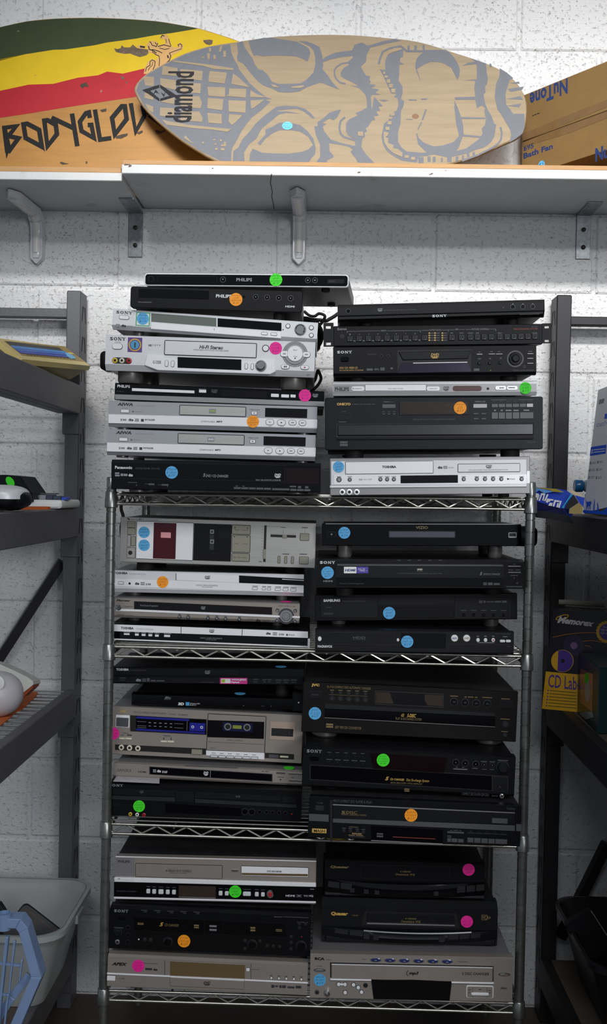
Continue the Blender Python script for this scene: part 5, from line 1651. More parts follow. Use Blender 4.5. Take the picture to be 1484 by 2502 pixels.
d = Dev('disc_changer', 'wide black disc changer with violet and white label and blue sticker, second shelf right', 'disc player', 'MR', (35, 487), (1360, 492), 668, .43, K10, .38, BLK, CASE, brow=(.004, .020), pth=.02, wmax=1.01, foot=(.018, RUB, .06, .04))
d.text('SONY*', (57, 497, 155, 515), T_W); d.sticker(106, 571, 40, 'B', ['Sony', '5 disc', 'changer', '$27']); d.text('HDMI', (80, 619, 138, 630), T_G, bold=.02)
d.slot('disc_drawer', (167, 518, 1222, 597), BLK2, SEAM, gw=4); d.base = -.0016
d.poly('drawer_edge', GREYB, [(167, 516), (1222, 520), (1222, 532), (167, 528)], .0020, .001)
d.plate('label_white', WHITEP, (210, 533, 290, 575), .0004, 1); d.plate('label_violet', PURL, (291, 532, 366, 575), .0004, 1); d.text('HDMI', (216, 547, 285, 562), T_BLUE, .2, .04, base=-.0021); d.text('FULL HD', (300, 543, 345, 552), T_W, .2, .02, base=-.0021); d.text('1080p >', (308, 555, 360, 563), T_W, .2, .02, base=-.0021)
d.plate('disc_badge', GREYD, (672, 540, 714, 566), .0004, 1); d.text('DVD', (677, 545, 709, 555), CREAM, .2, .04, base=-.0021); d.text('HIGH-DEFINITION MULTIMEDIA INTERFACE 720p / 1080i / 1080p', (552, 572, 833, 581), T_DIM); d.text('5', (1075, 566, 1090, 586), T_G, .3, .04); d.text('DVD/CD CHANGER', (1098, 574, 1202, 585), T_G, .2)
d.base = 0
d.plate('lower_window', GLOSS, (160, 604, 1225, 657), .0008, 1); d.text('Precision Cinema Progressive', (183, 635, 337, 645), T_DIM, .15, base=-.001); d.marks('logo_marks', T_DIM, [(1097, 633, 1120, 640), (1097, 642, 1120, 650), (1127, 633, 1156, 650), (1163, 636, 1202, 649)], base=-.001)
for a in ((1255, 527, 1335, 533), (1255, 566, 1335, 572)):
    d.plate('button', SILD, a, .0016, 1)
d.marks('print_marks', T_DIM, [(1291, 515, 1300, 520), (1256, 551, 1290, 556), (1302, 551, 1333, 556), (1270, 586, 1318, 591), (1290, 601, 1296, 609), (1309, 633, 1318, 642), (1243, 657, 1345, 662)])
for x_ in (560, 625, 690, 757, 821):
    d.marks('print_marks', T_DIM, [(x_ - 10, 490, x_ + 12, 493)])

d = Dev('blu_ray_player', 'gloss black player with mirror disc tray and blue sticker, top of the second shelf right', 'disc player', 'MR', (70, 258), (1340, 262), 398, .43, K10, .22, GLOSS, CASE, fh=0.012, wmax=1.0, foot=(.016, FOOTM, .05, .04), rounded=.003)
d.poly('top_edge', SILD, [(95, 258), (1325, 261), (1325, 265), (95, 262)], .0012); d.text('VIZIO', (668, 275, 745, 293), TGD, bold=.02)
d.slot('disc_tray', (499, 309, 916, 346), MIRR, SEAM, .001, gw=4); d.slot('power_key', (108, 313, 158, 341), GLOSS, GREYD, gw=2); d.disc('power_ring', T_G, 132, 327, 7, .0018); d.disc('power_dot', SEAM, 132, 327, 4, .002)
d.plate('usb_port', CHROME, (1257, 314, 1310, 350), .0010, 6); d.plate('usb_slot', SEAM, (1262, 319, 1305, 340), .0014, 2); d.sticker(213, 317, 38, 'B', ['Vizio', 'Blu-ray', '$35'])

# ======================= third shelf, left
d = Dev('dvd_vcr_combo', 'black DVD and cassette combo with green sticker over coloured sockets, third shelf bottom left', 'video player', 'LL', (85, 196), (1370, 238), 412, .4165, K15, .28, BLK, CASE, brow=(.003, .014), foot=(.012, RUB, .05, .04))
d.text('SONY*', (97, 204, 192, 221), T_G)
d.poly('disc_tray', BLK2, [(85, 232), (534, 248), (534, 286), (85, 272)], .0012, .0004); d.poly('grey_band', GREYD, [(85, 280), (534, 293), (534, 320), (85, 303)], .0014, .0004); d.poly('centre_key', BLK2, [(539, 250), (660, 255), (660, 325), (539, 320)], .0012, .0004)
d.poly('cassette_door', BLK2, [(666, 256), (1236, 283), (1236, 315), (666, 296)], .0012, .0004); d.poly('grey_band', GREYD, [(666, 302), (1335, 340), (1335, 361), (666, 326)], .0014, .0004); d.poly('eject_key', BLK2, [(1241, 285), (1335, 290), (1335, 332), (1241, 325)], .0012, .0004)
d.base = -.0012
d.dvd((300, 246, 328, 264), T_DIM); d.text('VHS', (933, 279, 965, 292), T_DIM, bold=.05)
d.base = 0
d.poly('display', GLOSS, [(470, 330), (972, 364), (972, 415), (470, 392)], .0008)
for x_, y_, r_ in ((995, 385, 18), (1040, 387, 18), (1092, 387, 10), (1137, 388, 10), (1177, 390, 10), (1220, 392, 10), (1262, 394, 10)):
    d.disc('button', GLOSS, x_, y_, r_, .0016, ring=GREYD)
d.disc('record_dot', RED, 1305, 402, 5, .0012); d.plate('button', BLK2, (125, 330, 172, 352), .0012, 2)
d.sticker(297, 350, 39, 'G', ['Sony', 'VHS/DVD', 'combo', '$18'])
for x_, y_, mm in ((240, 401, YEL), (285, 404, WHITEP), (330, 406, RED)):
    d.jack(x_, y_, 12, mm, SEAM)

d = Dev('dvd_player', 'slim silver DVD player with long black window, under the deck with blue meters', 'disc player', 'LL', (128, 68), (1378, 128), 158, .408, K15, .23, SILW, SILD, chin=(.005, .004), fh=0.005, foot=(.008, RUB, .05, .03))
d.poly('window_frame', CHROME, [(363, 86), (1178, 136), (1178, 189), (363, 141)], .0006); d.poly('window', GLOSS, [(369, 91), (1173, 140), (1173, 184), (369, 137)], .0009)
d.base = -.0009
d.marks('seam_lines', T_G, [(766, 112, 769, 162)]); d.marks('logo_marks', T_G, [(389, 107, 410, 115), (389, 118, 410, 126)]); d.text('dts', (416, 108, 442, 127), T_W, bold=.05); d.text('DOLBY', (450, 116, 485, 131), T_W, bold=.02); d.dvd((722, 121, 755, 148), T_W)
d.base = 0
d.text('HDMI', (290, 118, 345, 130), T_D, bold=.02); d.text('SANSUI', (153, 104, 245, 123), T_DIM, .1, .01)
for a in ((1203, 124, 1260, 137), (1285, 131, 1334, 141), (1337, 133, 1372, 142), (1285, 175, 1334, 186), (1337, 177, 1372, 187)):
    d.plate('button', CHROME, a, .0016, 2)
d.disc('button', CHROME, 1230, 172, 6, .002); d.marks('print_marks', T_D, [(600, 88, 950, 92), (1105, 118, 1122, 122), (1130, 119, 1150, 123), (1210, 157, 1250, 161), (1302, 160, 1318, 164), (1270, 203, 1365, 207)])
d.top_sticker(1287, 'G', 37, .030)

d = Dev('cassette_deck', 'silver cassette deck with blue level meters and a tape window, third shelf left', 'cassette deck', 'LL', (85, 338), (1355, 400), 655, .418, K13, .27, SILW, SILD, pth=.008, foot=(.012, RUB, .05, .04))
d.text('JVC', (143, 364, 187, 384), T_GOLD, .2, .04); d.text('KD-V11J STEREO CASSETTE DECK', (235, 377, 450, 392), T_D); d.text('DOLBY', (466, 387, 515, 396), T_D); d.text('DYNAMICS', (530, 390, 592, 402), T_D)
d.plate('power_frame', SIL2, (116, 397, 207, 478), .001, 2); d.base = -.001; d.plate('power_key', GREYB, (123, 413, 201, 470), .004, 2, .001); d.base = 0
d.poly('meter_frame', SEAM, [(212, 398), (716, 425), (716, 527), (212, 503)], .001)
d.base = -.001
d.poly('meter_glass', GLOSS, [(250, 402), (712, 427), (712, 522), (250, 499)], .0004); d.base = -.0014
d.poly('blue_strip', BLUEW, [(252, 404), (600, 422), (600, 436), (252, 418)], .0003); d.poly('blue_strip', BLUEW, [(252, 484), (705, 510), (705, 520), (252, 497)], .0003)
d.marks('meter_ticks', T_G, [(333 + k * 35, 443 + k * 1.9, 349 + k * 35, 448 + k * 1.9) for k in range(5)] + [(333 + k * 35, 466 + k * 1.9, 349 + k * 35, 470 + k * 1.9) for k in range(5)] + [(258, 438, 318, 440), (258, 466, 318, 468), (258, 478, 318, 480), (502, 452, 562, 454), (502, 480, 562, 482), (586, 436, 588, 500)])
o = d.plate('meter_picture', BLUEW, (603, 448, 706, 503), .0004, 1); d.disc('reel_ring', T_W, 624, 474, 10, .0006); d.disc('reel_eye', BLUEW, 624, 474, 6, .0008); d.disc('reel_ring', T_W, 683, 477, 10, .0006); d.disc('reel_eye', BLUEW, 683, 477, 6, .0008); d.text('TAPE', (627, 451, 683, 457), T_W)
d.base = 0
d.slot('cassette_door', (722, 398, 1101, 635), SILW, SEAM, .002, gw=4); d.base = -.0026
d.poly('tape_window', SMOKE, [(722, 428), (1096, 440), (1093, 552), (722, 540)], .0006)
d.base = -.0032
d.plate('cassette', BLUED, (822, 446, 1020, 503), .0010, 3); d.base = -.0042
for x_ in (856, 983):
    d.disc('hub_rim', SILD, x_, 471 + (x_ - 856) * .035, 24, .0006); d.disc('hub', SEAM, x_, 471 + (x_ - 856) * .035, 17, .0010)
d.plate('cassette_label', OLIVEL, (888, 462, 947, 485), .0006, 3); d.base = -.0026
d.text('LOGIC CONTROL', (850, 556, 955, 567), T_D); d.text('TD-V11', (740, 607, 777, 617), T_D); d.marks('seam_lines', T_D, [(722, 579, 1094, 581)])
d.base = 0
d.poly('key_panel', SIL2, [(712, 630), (1095, 645), (1095, 690), (712, 662)], .0014, .0004); d.base = -.0014
for k in range(6):
    d.ring_btn((743 + k * 53.4, 660 + k * 2.4, 787 + k * 53.4, 673 + k * 2.4), SIL, 2, .0024); d.marks('print_marks', T_D, [(750 + k * 53, 645 + k * 2.4, 775 + k * 53, 648 + k * 2.4)])
d.base = 0
d.plate('counter_frame', ROSE, (1132, 443, 1300, 562), .0014, 3, .0006); d.base = -.0014; d.plate('counter_window', SEAM, (1143, 485, 1287, 536), .0004, 1)
for k in range(3):
    d.plate('digit_wheel', GREYD, (1163 + k * 17, 489 + k, 1177 + k * 17, 517 + k), .001, 1)
d.plate('reset_key', GREYD, (1250, 496, 1272, 528), .0022, 2); d.base = 0
for a in ((138, 545, 178, 556), (181, 546, 222, 557), (413, 565, 455, 576), (458, 566, 500, 577)):
    d.plate('switch', CREAM, a, .002, 1)
d.marks('print_marks', T_D, [(160, 515, 200, 518), (148, 527, 172, 530), (190, 525, 222, 533), (430, 532, 480, 536), (430, 545, 436, 560), (478, 546, 484, 561)])
d.poly('slot_strip', SEAM, [(112, 590), (712, 618), (712, 658), (112, 626)], .0006); d.base = -.0006
for x_, y_ in ((154, 609), (208, 612), (263, 615)):
    d.jack(x_, y_, 18, CREAM, SEAM)
d.plate('slider', KHAKI, (617, 622, 687, 654), .003, 2); d.base = 0
d.poly('key_strip', SEAM, [(1100, 645), (1292, 655), (1292, 690), (1100, 680)], .0006); d.plate('key', GREYB, (1125, 657, 1190, 680), .002, 2); d.plate('key', CREAM, (1200, 665, 1255, 677), .002, 1)
d.sticker(100, 518, 40, 'P', ['Tape', 'deck', '$20'])

d = Dev('blu_ray_player', 'low gloss black disc player with 3D lettering, on the cassette deck with blue meters', 'disc player', 'LL', (222, 252), (1283, 283), 332, .347, K13, .19, GLOSS, CASE, pth=.012, brow=(.003, .008), fh=0.004, foot=(.006, RUB, .05, .03), inset=.004)
d.text('Blu', (440, 275, 480, 289), T_G, .3, .01); d.text('BLU-RAY 3D', (437, 291, 478, 296), T_G)
d.text('3D', (527, 314, 567, 333), T_W, .1, .06); d.plate('badge', CYANP, (577, 312, 602, 335), .0004, 1); d.text('Wireless LAN', (606, 317, 670, 325), T_W); d.text('Built-in', (606, 327, 645, 334), T_W)
d.text('SLD', (1075, 334, 1095, 340), T_DIM); d.marks('print_marks', T_DIM, [(955, 332, 962, 338), (1140, 330, 1142, 345)])
mb_ = MB().prism([d.L(*p_) for p_ in [(1283, 250), (1350, 262), (1352, 378), (1270, 372)]], .05, .004, .002)
o = mb_.build('end_cap', BLK2, d.root); d.disc('power_dot', WHITEP, 1322, 317, 5, .0016, base=.0035)
d.top_sticker(935, 'B', 37, .030)

d = Dev('dvd_player', 'black DVD player with pink media label, top of the third shelf left', 'disc player', 'LL', (80, 80), (1358, 90), 190, .416, K13, .22, BLK, CASE, chin=(.004, .004), foot=(.016, RUB, .05, .04))
d.poly('upper_face', BLK2, [(80, 83), (930, 94), (930, 137), (80, 130)], .0012, .0004); d.poly('display', GLOSS, [(932, 92), (1356, 95), (1356, 140), (932, 136)], .0008); d.poly('lower_face', BLK2, [(80, 143), (1352, 154), (1352, 196), (80, 180)], .0016, .0005)
d.base = -.0012
d.text('TOSHIBA', (120, 88, 203, 104), T_W, bold=.04); d.text('DVD VIDEO PLAYER SD-3980', (212, 97, 318, 106), T_DIM); d.dvd((703, 103, 740, 126), T_G)
d.base = -.0016
o = d.plate('media_label', PINKL, (803, 151, 984, 191), .0004, 1); d.plate('label_box', WHITEP, (811, 156, 874, 186), .0007, 2, parent=o); d.plate('label_icon', T_GREEN, (815, 160, 838, 182), .0009, 2, parent=o); d.text('WMA/JPEG', (879, 157, 977, 172), T_W, 0, .05, base=-.0021); d.text('Playback', (878, 174, 935, 187), T_W, 0, .05, base=-.0021)
for a in ((1023, 168, 1053, 184), (1086, 170, 1107, 184), (1119, 170, 1140, 184), (1172, 172, 1205, 186), (1224, 172, 1256, 186), (1275, 172, 1307, 186), (143, 158, 180, 172)):
    d.plate('button', GREYD, a, .0016, 2); d.marks('print_marks', T_DIM, [(a[0] - 2, a[1] - 9, a[2] + 4, a[1] - 5)])
d.text('dts', (250, 155, 283, 174), T_G, bold=.05); d.marks('logo_marks', T_DIM, [(290, 156, 318, 163), (290, 166, 318, 175), (323, 153, 341, 174), (348, 165, 382, 175), (387, 167, 438, 174)]); d.disc('sensor', GLOSS, 216, 165, 9, .0006); d.text('Ultra Slim Audio DAC', (680, 175, 768, 182), T_DIM)
d.top_sticker(1203, 'B', 37, .020)

# ======================= third shelf, right
d = Dev('cd_changer', 'black CD changer with gold badge and orange sticker, overhanging the third shelf', 'disc player', 'LR', (68, 380), (1420, 440), 640, .43, K16, .36, BLK, DUSTY, fh=0.012, foot=(.027, mat('brass_foot', '#8a7340', .35, metal=.7), .06, .05))
d.text('MULTI COMPACT DISC PLAYER SL-PD667', (220, 404, 468, 421), T_DIM)
d.poly('column_seam', SEAM, [(200, 402), (215, 403), (214, 668), (200, 662)], .0004)
d.poly('drawer_face', BLK2, [(218, 436), (1376, 488), (1376, 558), (218, 520)], .0020, .0006); d.poly('drawer_edge', SILD, [(218, 428), (1376, 481), (1376, 487), (218, 435)], .0026, .0006)
d.poly('grey_band', GREYB, [(66, 490), (192, 496), (192, 541), (66, 534)], .0016, .0005); d.poly('grey_band', GREYB, [(218, 518), (1376, 564), (1376, 600), (218, 545)], .0020, .0006); d.poly('grey_band', GREYB, [(1384, 555), (1420, 557), (1419, 602), (1384, 600)], .0016, .0005)
d.slot('button', (108, 438, 160, 469), GREYD, SEAM, gw=2); d.text('POWER', (120, 418, 155, 426), T_DIM)
d.base = -.002
d.text('5', (273, 470, 297, 488), TGD, 0, .03); d.text('DISC', (303, 471, 372, 489), TGD, 0, .01); d.text('FRONT LOADING SYSTEM', (273, 490, 430, 500), TGD); d.slot('open_key', (1229, 517, 1328, 548), GREYB, SEAM, .002, gw=3)
d.sticker(715, 498, 41, 'O', ['Technics', 'CD player', '$15']); d.base = 0
d.plate('gold_badge', T_GOLD, (85, 585, 178, 613), .0006, 1); d.text('MASH', (97, 590, 168, 608), T_K, 0, .02, base=-.0006); d.text('Technics', (1325, 450, 1378, 464), T_DIM, .2)
d.poly('display', GLOSS, [(462, 566), (918, 592), (918, 678), (462, 655)], .0008); d.poly('display_edge', SILD, [(462, 656), (918, 679), (918, 684), (462, 662)], .0014); d.poly('red_line', T_RED, [(600, 635), (870, 648), (870, 651), (600, 638)], .0011)
d.marks('disc_logo', T_DIM, [(497, 612, 538, 622), (497, 627, 538, 638)], base=-.001)
for x_, y_ in ((288, 597), (330, 600), (373, 603), (412, 606)):
    d.disc('button', GREYD, x_, y_, 9, .002, ring=SEAM); d.marks('print_marks', T_DIM, [(x_ - 12, y_ - 18, x_ + 12, y_ - 14)])
d.marks('print_marks', TGD, [(340, 612, 402, 622), (318, 624, 358, 629), (365, 626, 410, 631), (320, 573, 380, 576)]); d.plate('switch_bar', GREYD, (320, 632, 422, 642), .001, 1)
for a in ((946, 603, 1052, 614), (946, 645, 970, 668), (973, 647, 1010, 670), (1014, 650, 1050, 672)):
    d.plate('key', GREYB, a, .002, 1)
for k in range(5):
    d.plate('key', GREYD, (1073 + k * 51, 608 + k * 2.4, 1121 + k * 51, 616 + k * 2.4), .002, 1); d.text('%d' % (k + 1), (1095 + k * 51, 597 + k * 2.4, 1099 + k * 51, 603 + k * 2.4), T_DIM)
for k, (xa, xb) in enumerate(((1073, 1113), (1116, 1158), (1161, 1203), (1206, 1248), (1251, 1327))):
    d.plate('key', GREYB, (xa, 642 + k * 2.4, xb, 672 + k * 2.4), .003, 1, .001)
d.marks('print_marks', T_DIM, [(965, 594, 978, 598), (985, 594, 1015, 598), (1022, 595, 1036, 599), (946, 628, 972, 632), (946, 636, 972, 640)])

d = Dev('cd_changer', 'black CD changer with green sticker beside its dark display, third shelf right', 'disc player', 'LR', (30, 65), (1383, 128), 318, .43, K16, .38, BLK, CASE, brow=(.002, .008), chin=(.004, .004), foot=(.014, RUB, .06, .04))
d.text('SONY*', (52, 82, 148, 102), T_G); d.plate('power_key', GLOSS, (70, 121, 130, 152), .003, 14, .001)
d.poly('display', SMOKER, [(455, 103), (950, 133), (925, 230), (478, 203)], .0008)
d.sticker(538, 148, 41, 'G', ['Sony', '5 disc', 'changer', '$18'], base=-.001)
for k in range(5):
    d.marks('print_marks', T_DIM, [(183 + k * 53, 97 + k * 2, 207 + k * 53, 101 + k * 2), (178 + k * 53, 142 + k * 2.6, 214 + k * 53, 147 + k * 2.6)]); d.disc('button', GREYD, 197 + k * 53, 117 + k * 2.6, 4, .001); d.disc('button', GREYD, 197 + k * 53, 158 + k * 2.6, 4, .001)
for x_, y_, r_ in ((1000, 163, 17), (1060, 168, 17), (1127, 173, 17), (1180, 177, 12), (1232, 180, 12)):
    d.disc('button', GLOSS, x_, y_, r_, .002, .0008, ring=GREYD); d.marks('button_mark', T_DIM, [(x_ - 4, y_ - 4, x_ + 4, y_ + 4)], base=-.002)
d.disc('knob', BLK2, 1298, 192, 33, .012, .002, ring=GREYD); d.plate('bar_key', SILD, (985, 204, 1075, 209), .0012, 1); d.marks('print_marks', T_DIM, [(1000, 192, 1014, 197), (1040, 193, 1054, 198), (1105, 199, 1140, 204), (1160, 155, 1200, 160), (1215, 157, 1250, 162), (1268, 148, 1333, 154), (1165, 205, 1195, 209), (1216, 207, 1244, 211)])
d.poly('disc_drawer', GLOSS, [(77, 182), (1229, 250), (1229, 340), (77, 268)], .0014, .0005); d.poly('drawer_seam', SEAM, [(70, 176), (1334, 250), (1334, 352), (70, 275)], .0004)
d.base = -.0014
d.text('5', (550, 253, 575, 277), T_GOLD, .3, .04); d.text('CD CHANGER', (583, 264, 672, 278), T_GOLD, .2, .02); d.text('Disc Ex-change System', (685, 268, 830, 290), T_GOLD, .25); d.text('DIGITAL SERVO SYSTEM / OPTICAL DIGITAL OUT', (585, 290, 787, 301), TGD)
d.base = 0
d.poly('open_key', BLK2, [(1240, 256), (1326, 261), (1326, 346), (1240, 341)], .002, .0006); d.text('^', (1273, 313, 1288, 322), T_DIM, base=-.002)
d.marks('disc_logo', TGD, [(673, 330, 705, 338), (673, 342, 705, 349)]); d.jack(1293, 377, 15, CHROME, SEAM); d.text('COMPACT DISC PLAYER CDP-CE215', (1040, 358, 1212, 375), T_DIM); d.text('PHONES', (1230, 372, 1268, 381), T_DIM)

d = Dev('cd_changer', 'black CD changer with gold print and blue sticker, top of the third shelf right', 'disc player', 'LR', (30, 118), (1398, 182), 438, .435, K14, .40, mat('brown_black_plastic', '#121010', .42, var=.15, spec=.2), DUSTY, pth=.012, fh=0.014, wmax=1.045, foot=(.028, FOOTM, .05, .05))
d.text('JVC', (82, 131, 133, 152), T_GOLD, 0, .06); d.text('XL-F154 COMPACT DISC AUTOMATIC CHANGER', (180, 149, 460, 164), TGD)
d.slot('power_key', (63, 180, 148, 224), BLK2, SEAM, .002, gw=3); d.text('POWER', (85, 196, 125, 204), T_DIM, base=-.003)
for k in range(5):
    d.disc('button', GREYD, 213 + k * 53, 187 + k * 2.4, 9, .002, ring=SEAM); d.disc('button', GREYD, 213 + k * 53, 225 + k * 2.6, 14, .003, .001, ring=SEAM); d.marks('print_marks', TGD, [(200 + k * 53, 170 + k * 2, 226 + k * 53, 174 + k * 2)])
d.poly('display_frame', GREYD, [(485, 175), (923, 196), (923, 284), (485, 262)], .0006); d.poly('display', SMOKE, [(490, 180), (918, 200), (918, 278), (490, 257)], .0010); d.poly('brown_panel', BROWNW, [(805, 200), (916, 205), (916, 274), (820, 268), (802, 235)], .0012); d.poly('brown_panel', BROWNW, [(493, 184), (580, 188), (605, 258), (493, 253)], .0012)
for x_, y_ in ((989, 246), (1059, 250), (1130, 255), (1201, 258)):
    d.disc('button', GLOSS, x_, y_, 20, .003, .001, ring=GREYD); d.marks('button_mark', T_DIM, [(x_ - 8, y_ - 2, x_ + 8, y_ + 2)], base=-.003)
d.marks('print_marks', TGD, [(965, 208, 1014, 213), (1055, 213, 1070, 218), (1078, 214, 1112, 219), (1122, 216, 1138, 221), (1170, 217, 1232, 222), (1290, 226, 1345, 231), (190, 205, 440, 206.5)]); d.slot('open_key', (1278, 240, 1362, 288), BLK2, SEAM, .002, gw=3)
d.poly('drawer_edge', BRDK, [(165, 256), (1250, 316), (1250, 338), (165, 290)], .003, .001); d.poly('disc_drawer', GLOSS, [(165, 291), (1250, 340), (1250, 405), (165, 345)], .0016, .0005); d.poly('drawer_line', SILD, [(165, 345), (1250, 404), (1250, 407), (165, 348)], .0018)
d.base = -.0016
d.text('5-DISC', (690, 322, 747, 345), T_GOLD, .3, .03); d.text('PLAY & EXCHANGE SYSTEM', (617, 347, 782, 363), TGD); d.text('@', (652, 320, 672, 342), T_GOLD, .2)
d.base = 0
d.marks('disc_logo', TGD, [(175, 385, 220, 396), (175, 400, 220, 411)]); d.text('1BIT PEM DD CONVERTER', (232, 403, 400, 420), TGD); d.disc('button', GREYD, 1315, 390, 18, .003, .001, ring=SEAM); d.disc('button', GREYD, 1313, 458, 13, .003, .001, ring=SEAM); d.marks('print_marks', TGD, [(1285, 354, 1345, 359), (1288, 434, 1332, 438)])
d.sticker(104, 320, 40, 'B', ['JVC', '5 CD', '$25'])

# ======================= bottom shelf, left
d = Dev('dvd_player', 'wide silver DVD player with tan display and pink sticker, bottom shelf left', 'disc player', 'BL', (90, 112), (1387, 172), 318, .4205, K19, .27, SILW, SILD, brow=(.004, .006), foot=(.008, RUB, .05, .03))
d.text('APEX', (115, 163, 215, 184), T_K, .3, .05); d.text('APEX DIGITAL DVD PLAYER', (315, 166, 412, 174), T_D); d.marks('logo_marks', T_D, [(332, 199, 376, 213)]); d.text('dts', (383, 201, 411, 217), T_K, bold=.05)
d.poly('seam_line', T_D, [(456, 150), (459, 150), (459, 246), (456, 246)], .0003)
d.poly('display', TANW, [(493, 156), (978, 180), (976, 266), (493, 246)], .0010)
d.poly('bright_line', SIL2, [(84, 229), (493, 248), (493, 257), (84, 239)], .0016, .0006); d.poly('bright_line', SIL2, [(975, 272), (1387, 291), (1387, 300), (975, 281)], .0016, .0006)
d.poly('disc_tray', SILW, [(493, 256), (973, 280), (973, 334), (493, 312)], .0030, .0008); d.poly('tray_edge', SIL2, [(493, 249), (973, 272), (973, 279), (493, 256)], .0034, .0006)
d.base = -.003; d.dvd((710, 282, 755, 308), T_K); d.base = 0
d.slot('open_key', (986, 199, 1008, 219), SIL2, SEAM, gw=2); d.text('OPEN/CLOSE', (1022, 206, 1070, 212), T_D); d.poly('seam_line', T_D, [(1015, 172), (1018, 172), (1018, 272), (1015, 272)], .0003)
for k in range(5):
    d.disc('button', WHITEP, 1149 + k * 48.5, 263 + k * 2.3, 7, .002, ring=T_D); d.marks('print_marks', T_D, [(1140 + k * 48.5, 246 + k * 2.3, 1156 + k * 48.5, 250 + k * 2.3)])
d.slot('power_key', (84, 248, 139, 280), SIL2, SEAM, gw=2); d.text('POWER', (163, 263, 197, 271), T_D); d.marks('logo_marks', T_D, [(1148, 308, 1168, 327), (1173, 312, 1192, 322), (1200, 310, 1215, 328), (1218, 311, 1243, 329), (1253, 318, 1298, 331), (1306, 314, 1342, 331)])
d.sticker(286, 185, 40, 'P', ['Apex', 'DVD', '$10'])

d = Dev('cd_recorder', 'black twin CD recorder with orange sticker between two silver players, bottom shelf left', 'disc player', 'BL', (103, 414), (1408, 468), 682, .421, K17, .36, BLK, DUSTY, brow=(.003, .012), foot=(.012, RUB, .05, .04))
d.text('SONY*', (130, 430, 223, 448), T_G); d.plate('power_key', GLOSS, (155, 473, 203, 495), .002, 10); d.disc('knob', BLK2, 155, 576, 22, .008, .002, ring=GREYD); d.jack(152, 638, 16, CHROME, SEAM)
for x_, y_ in ((219, 545), (218, 592), (218, 637)):
    d.disc('button', GLOSS, x_, y_, 11, .002, ring=GREYD)
d.poly('upper_window', GLOSS, [(262, 475), (1242, 520), (1242, 602), (262, 560)], .0014, .0004); d.base = -.0014
d.poly('seam_line', BLK2, [(712, 497), (715, 497), (715, 580), (712, 580)], .0003); d.poly('seam_line', BLK2, [(834, 502), (837, 502), (837, 585), (834, 585)], .0003)
d.text('5', (425, 512, 450, 537), T_GOLD, .3, .03); d.text('CD CHANGER', (458, 521, 548, 538), TGD, .2); d.plate('key', SILD, (748, 530, 795, 541), .002, 1); d.plate('key', SILD, (748, 554, 795, 565), .002, 1)
d.marks('gold_marks', TGD, [(282, 514, 322, 519), (282, 522, 322, 527), (648, 526, 680, 536), (648, 540, 680, 549), (1013, 541, 1045, 552), (1013, 557, 1045, 569), (1178, 556, 1218, 561), (1178, 565, 1218, 570)]); d.base = 0
d.poly('lower_window', SMOKE, [(250, 570), (1232, 612), (1230, 705), (250, 664)], .0008); d.base = -.0008
d.disc('dial', GLOSS, 478, 638, 25, .005, .001, ring=GREYD); d.disc('dial', GLOSS, 1025, 655, 26, .006, .001, ring=GREYD); d.disc('indicator', WHITEP, 290, 622, 5, .001)
for x_, y_, r_ in ((330, 622, 11), (367, 624, 11), (980, 630, 9), (1075, 632, 9), (978, 682, 9), (1122, 663, 9), (1162, 665, 9), (1203, 668, 9)):
    d.disc('button', GREYD, x_, y_, r_, .002, ring=SEAM)
d.sticker(583, 633, 41, 'O', ['Sony', 'CD rec', '$20']); d.base = 0
d.disc('dial', GLOSS, 1342, 665, 28, .006, .001, ring=GREYD)
for x_, y_ in ((1277, 605), (1277, 642), (1275, 684), (1330, 520), (1370, 522), (1330, 548)):
    d.disc('button', GREYD, x_, y_, 9, .002, ring=SEAM)
d.disc('record_lamp', RED, 1345, 607, 4, .001)
d.marks('print_marks', T_DIM, [(305 + k * 85, 433 + k * 3, 345 + k * 85, 437 + k * 3) for k in range(5)] + [(322 + k * 85, 443 + k * 3, 342 + k * 85, 447 + k * 3) for k in range(5)] + [(1165, 475, 1220, 480), (1225, 478, 1390, 482), (130, 545, 190, 550), (1315, 510, 1385, 514), (960, 615, 1000, 619), (1115, 650, 1210, 653), (320, 605, 395, 608)])

d = Dev('dvd_vcr_combo', 'silver DVD cassette combo with green sticker on its black key band', 'video player', 'BL', (140, 83), (1440, 115), 364, .421, K17, .30, SILW, DUSTY, fh=0.008, foot=(.012, RUB, .05, .04))
d.poly('top_edge', SIL2, [(140, 84), (1440, 114), (1440, 120), (140, 90)], .0008)
d.poly('left_plate', SILD, [(140, 92), (262, 95), (262, 216), (138, 214)], .0006); d.text('PHILIPS', (155, 110, 232, 127), T_D, 0, .03, base=-.0006)
d.slot('cassette_door', (270, 139, 830, 222), SILW, SEAM, gw=3); d.text('4 HEAD HI-FI STEREO', (465, 170, 633, 186), T_D, 0, .01, base=-.0017); d.text('DIGITAL AUTO TRACKING', (495, 189, 600, 195), T_D, base=-.0017)
d.plate('open_key', CHROME, (890, 170, 935, 184), .002, 5)
d.slot('disc_tray', (955, 154, 1387, 214), SIL2, SEAM, .0014, gw=3); d.poly('painted_tray_reflection', mat('tray_reflection_tan', '#8a7658', .25, metal=.5), [(957, 190), (1385, 198), (1385, 213), (957, 204)], .0026); d.text('DVD RECORDER', (1122, 175, 1216, 187), T_D, 0, .02, base=-.0022)  # tan reflection painted along the lower part of the disc tray
d.poly('bright_band', SIL2, [(134, 219), (1438, 256), (1438, 282), (132, 248)], .0030, .001); d.plate('eject_key', SIL2, (133, 220, 262, 235), .0045, 2); d.text('VHS', (155, 223, 172, 229), T_K, bold=.04, base=-.0045)
d.poly('key_band', GLOSS, [(130, 251), (1438, 285), (1437, 374), (129, 344)], .0012); d.poly('lower_lip', SIL2, [(129, 346), (1437, 376), (1437, 386), (129, 358)], .0030, .001)
d.base = -.0012
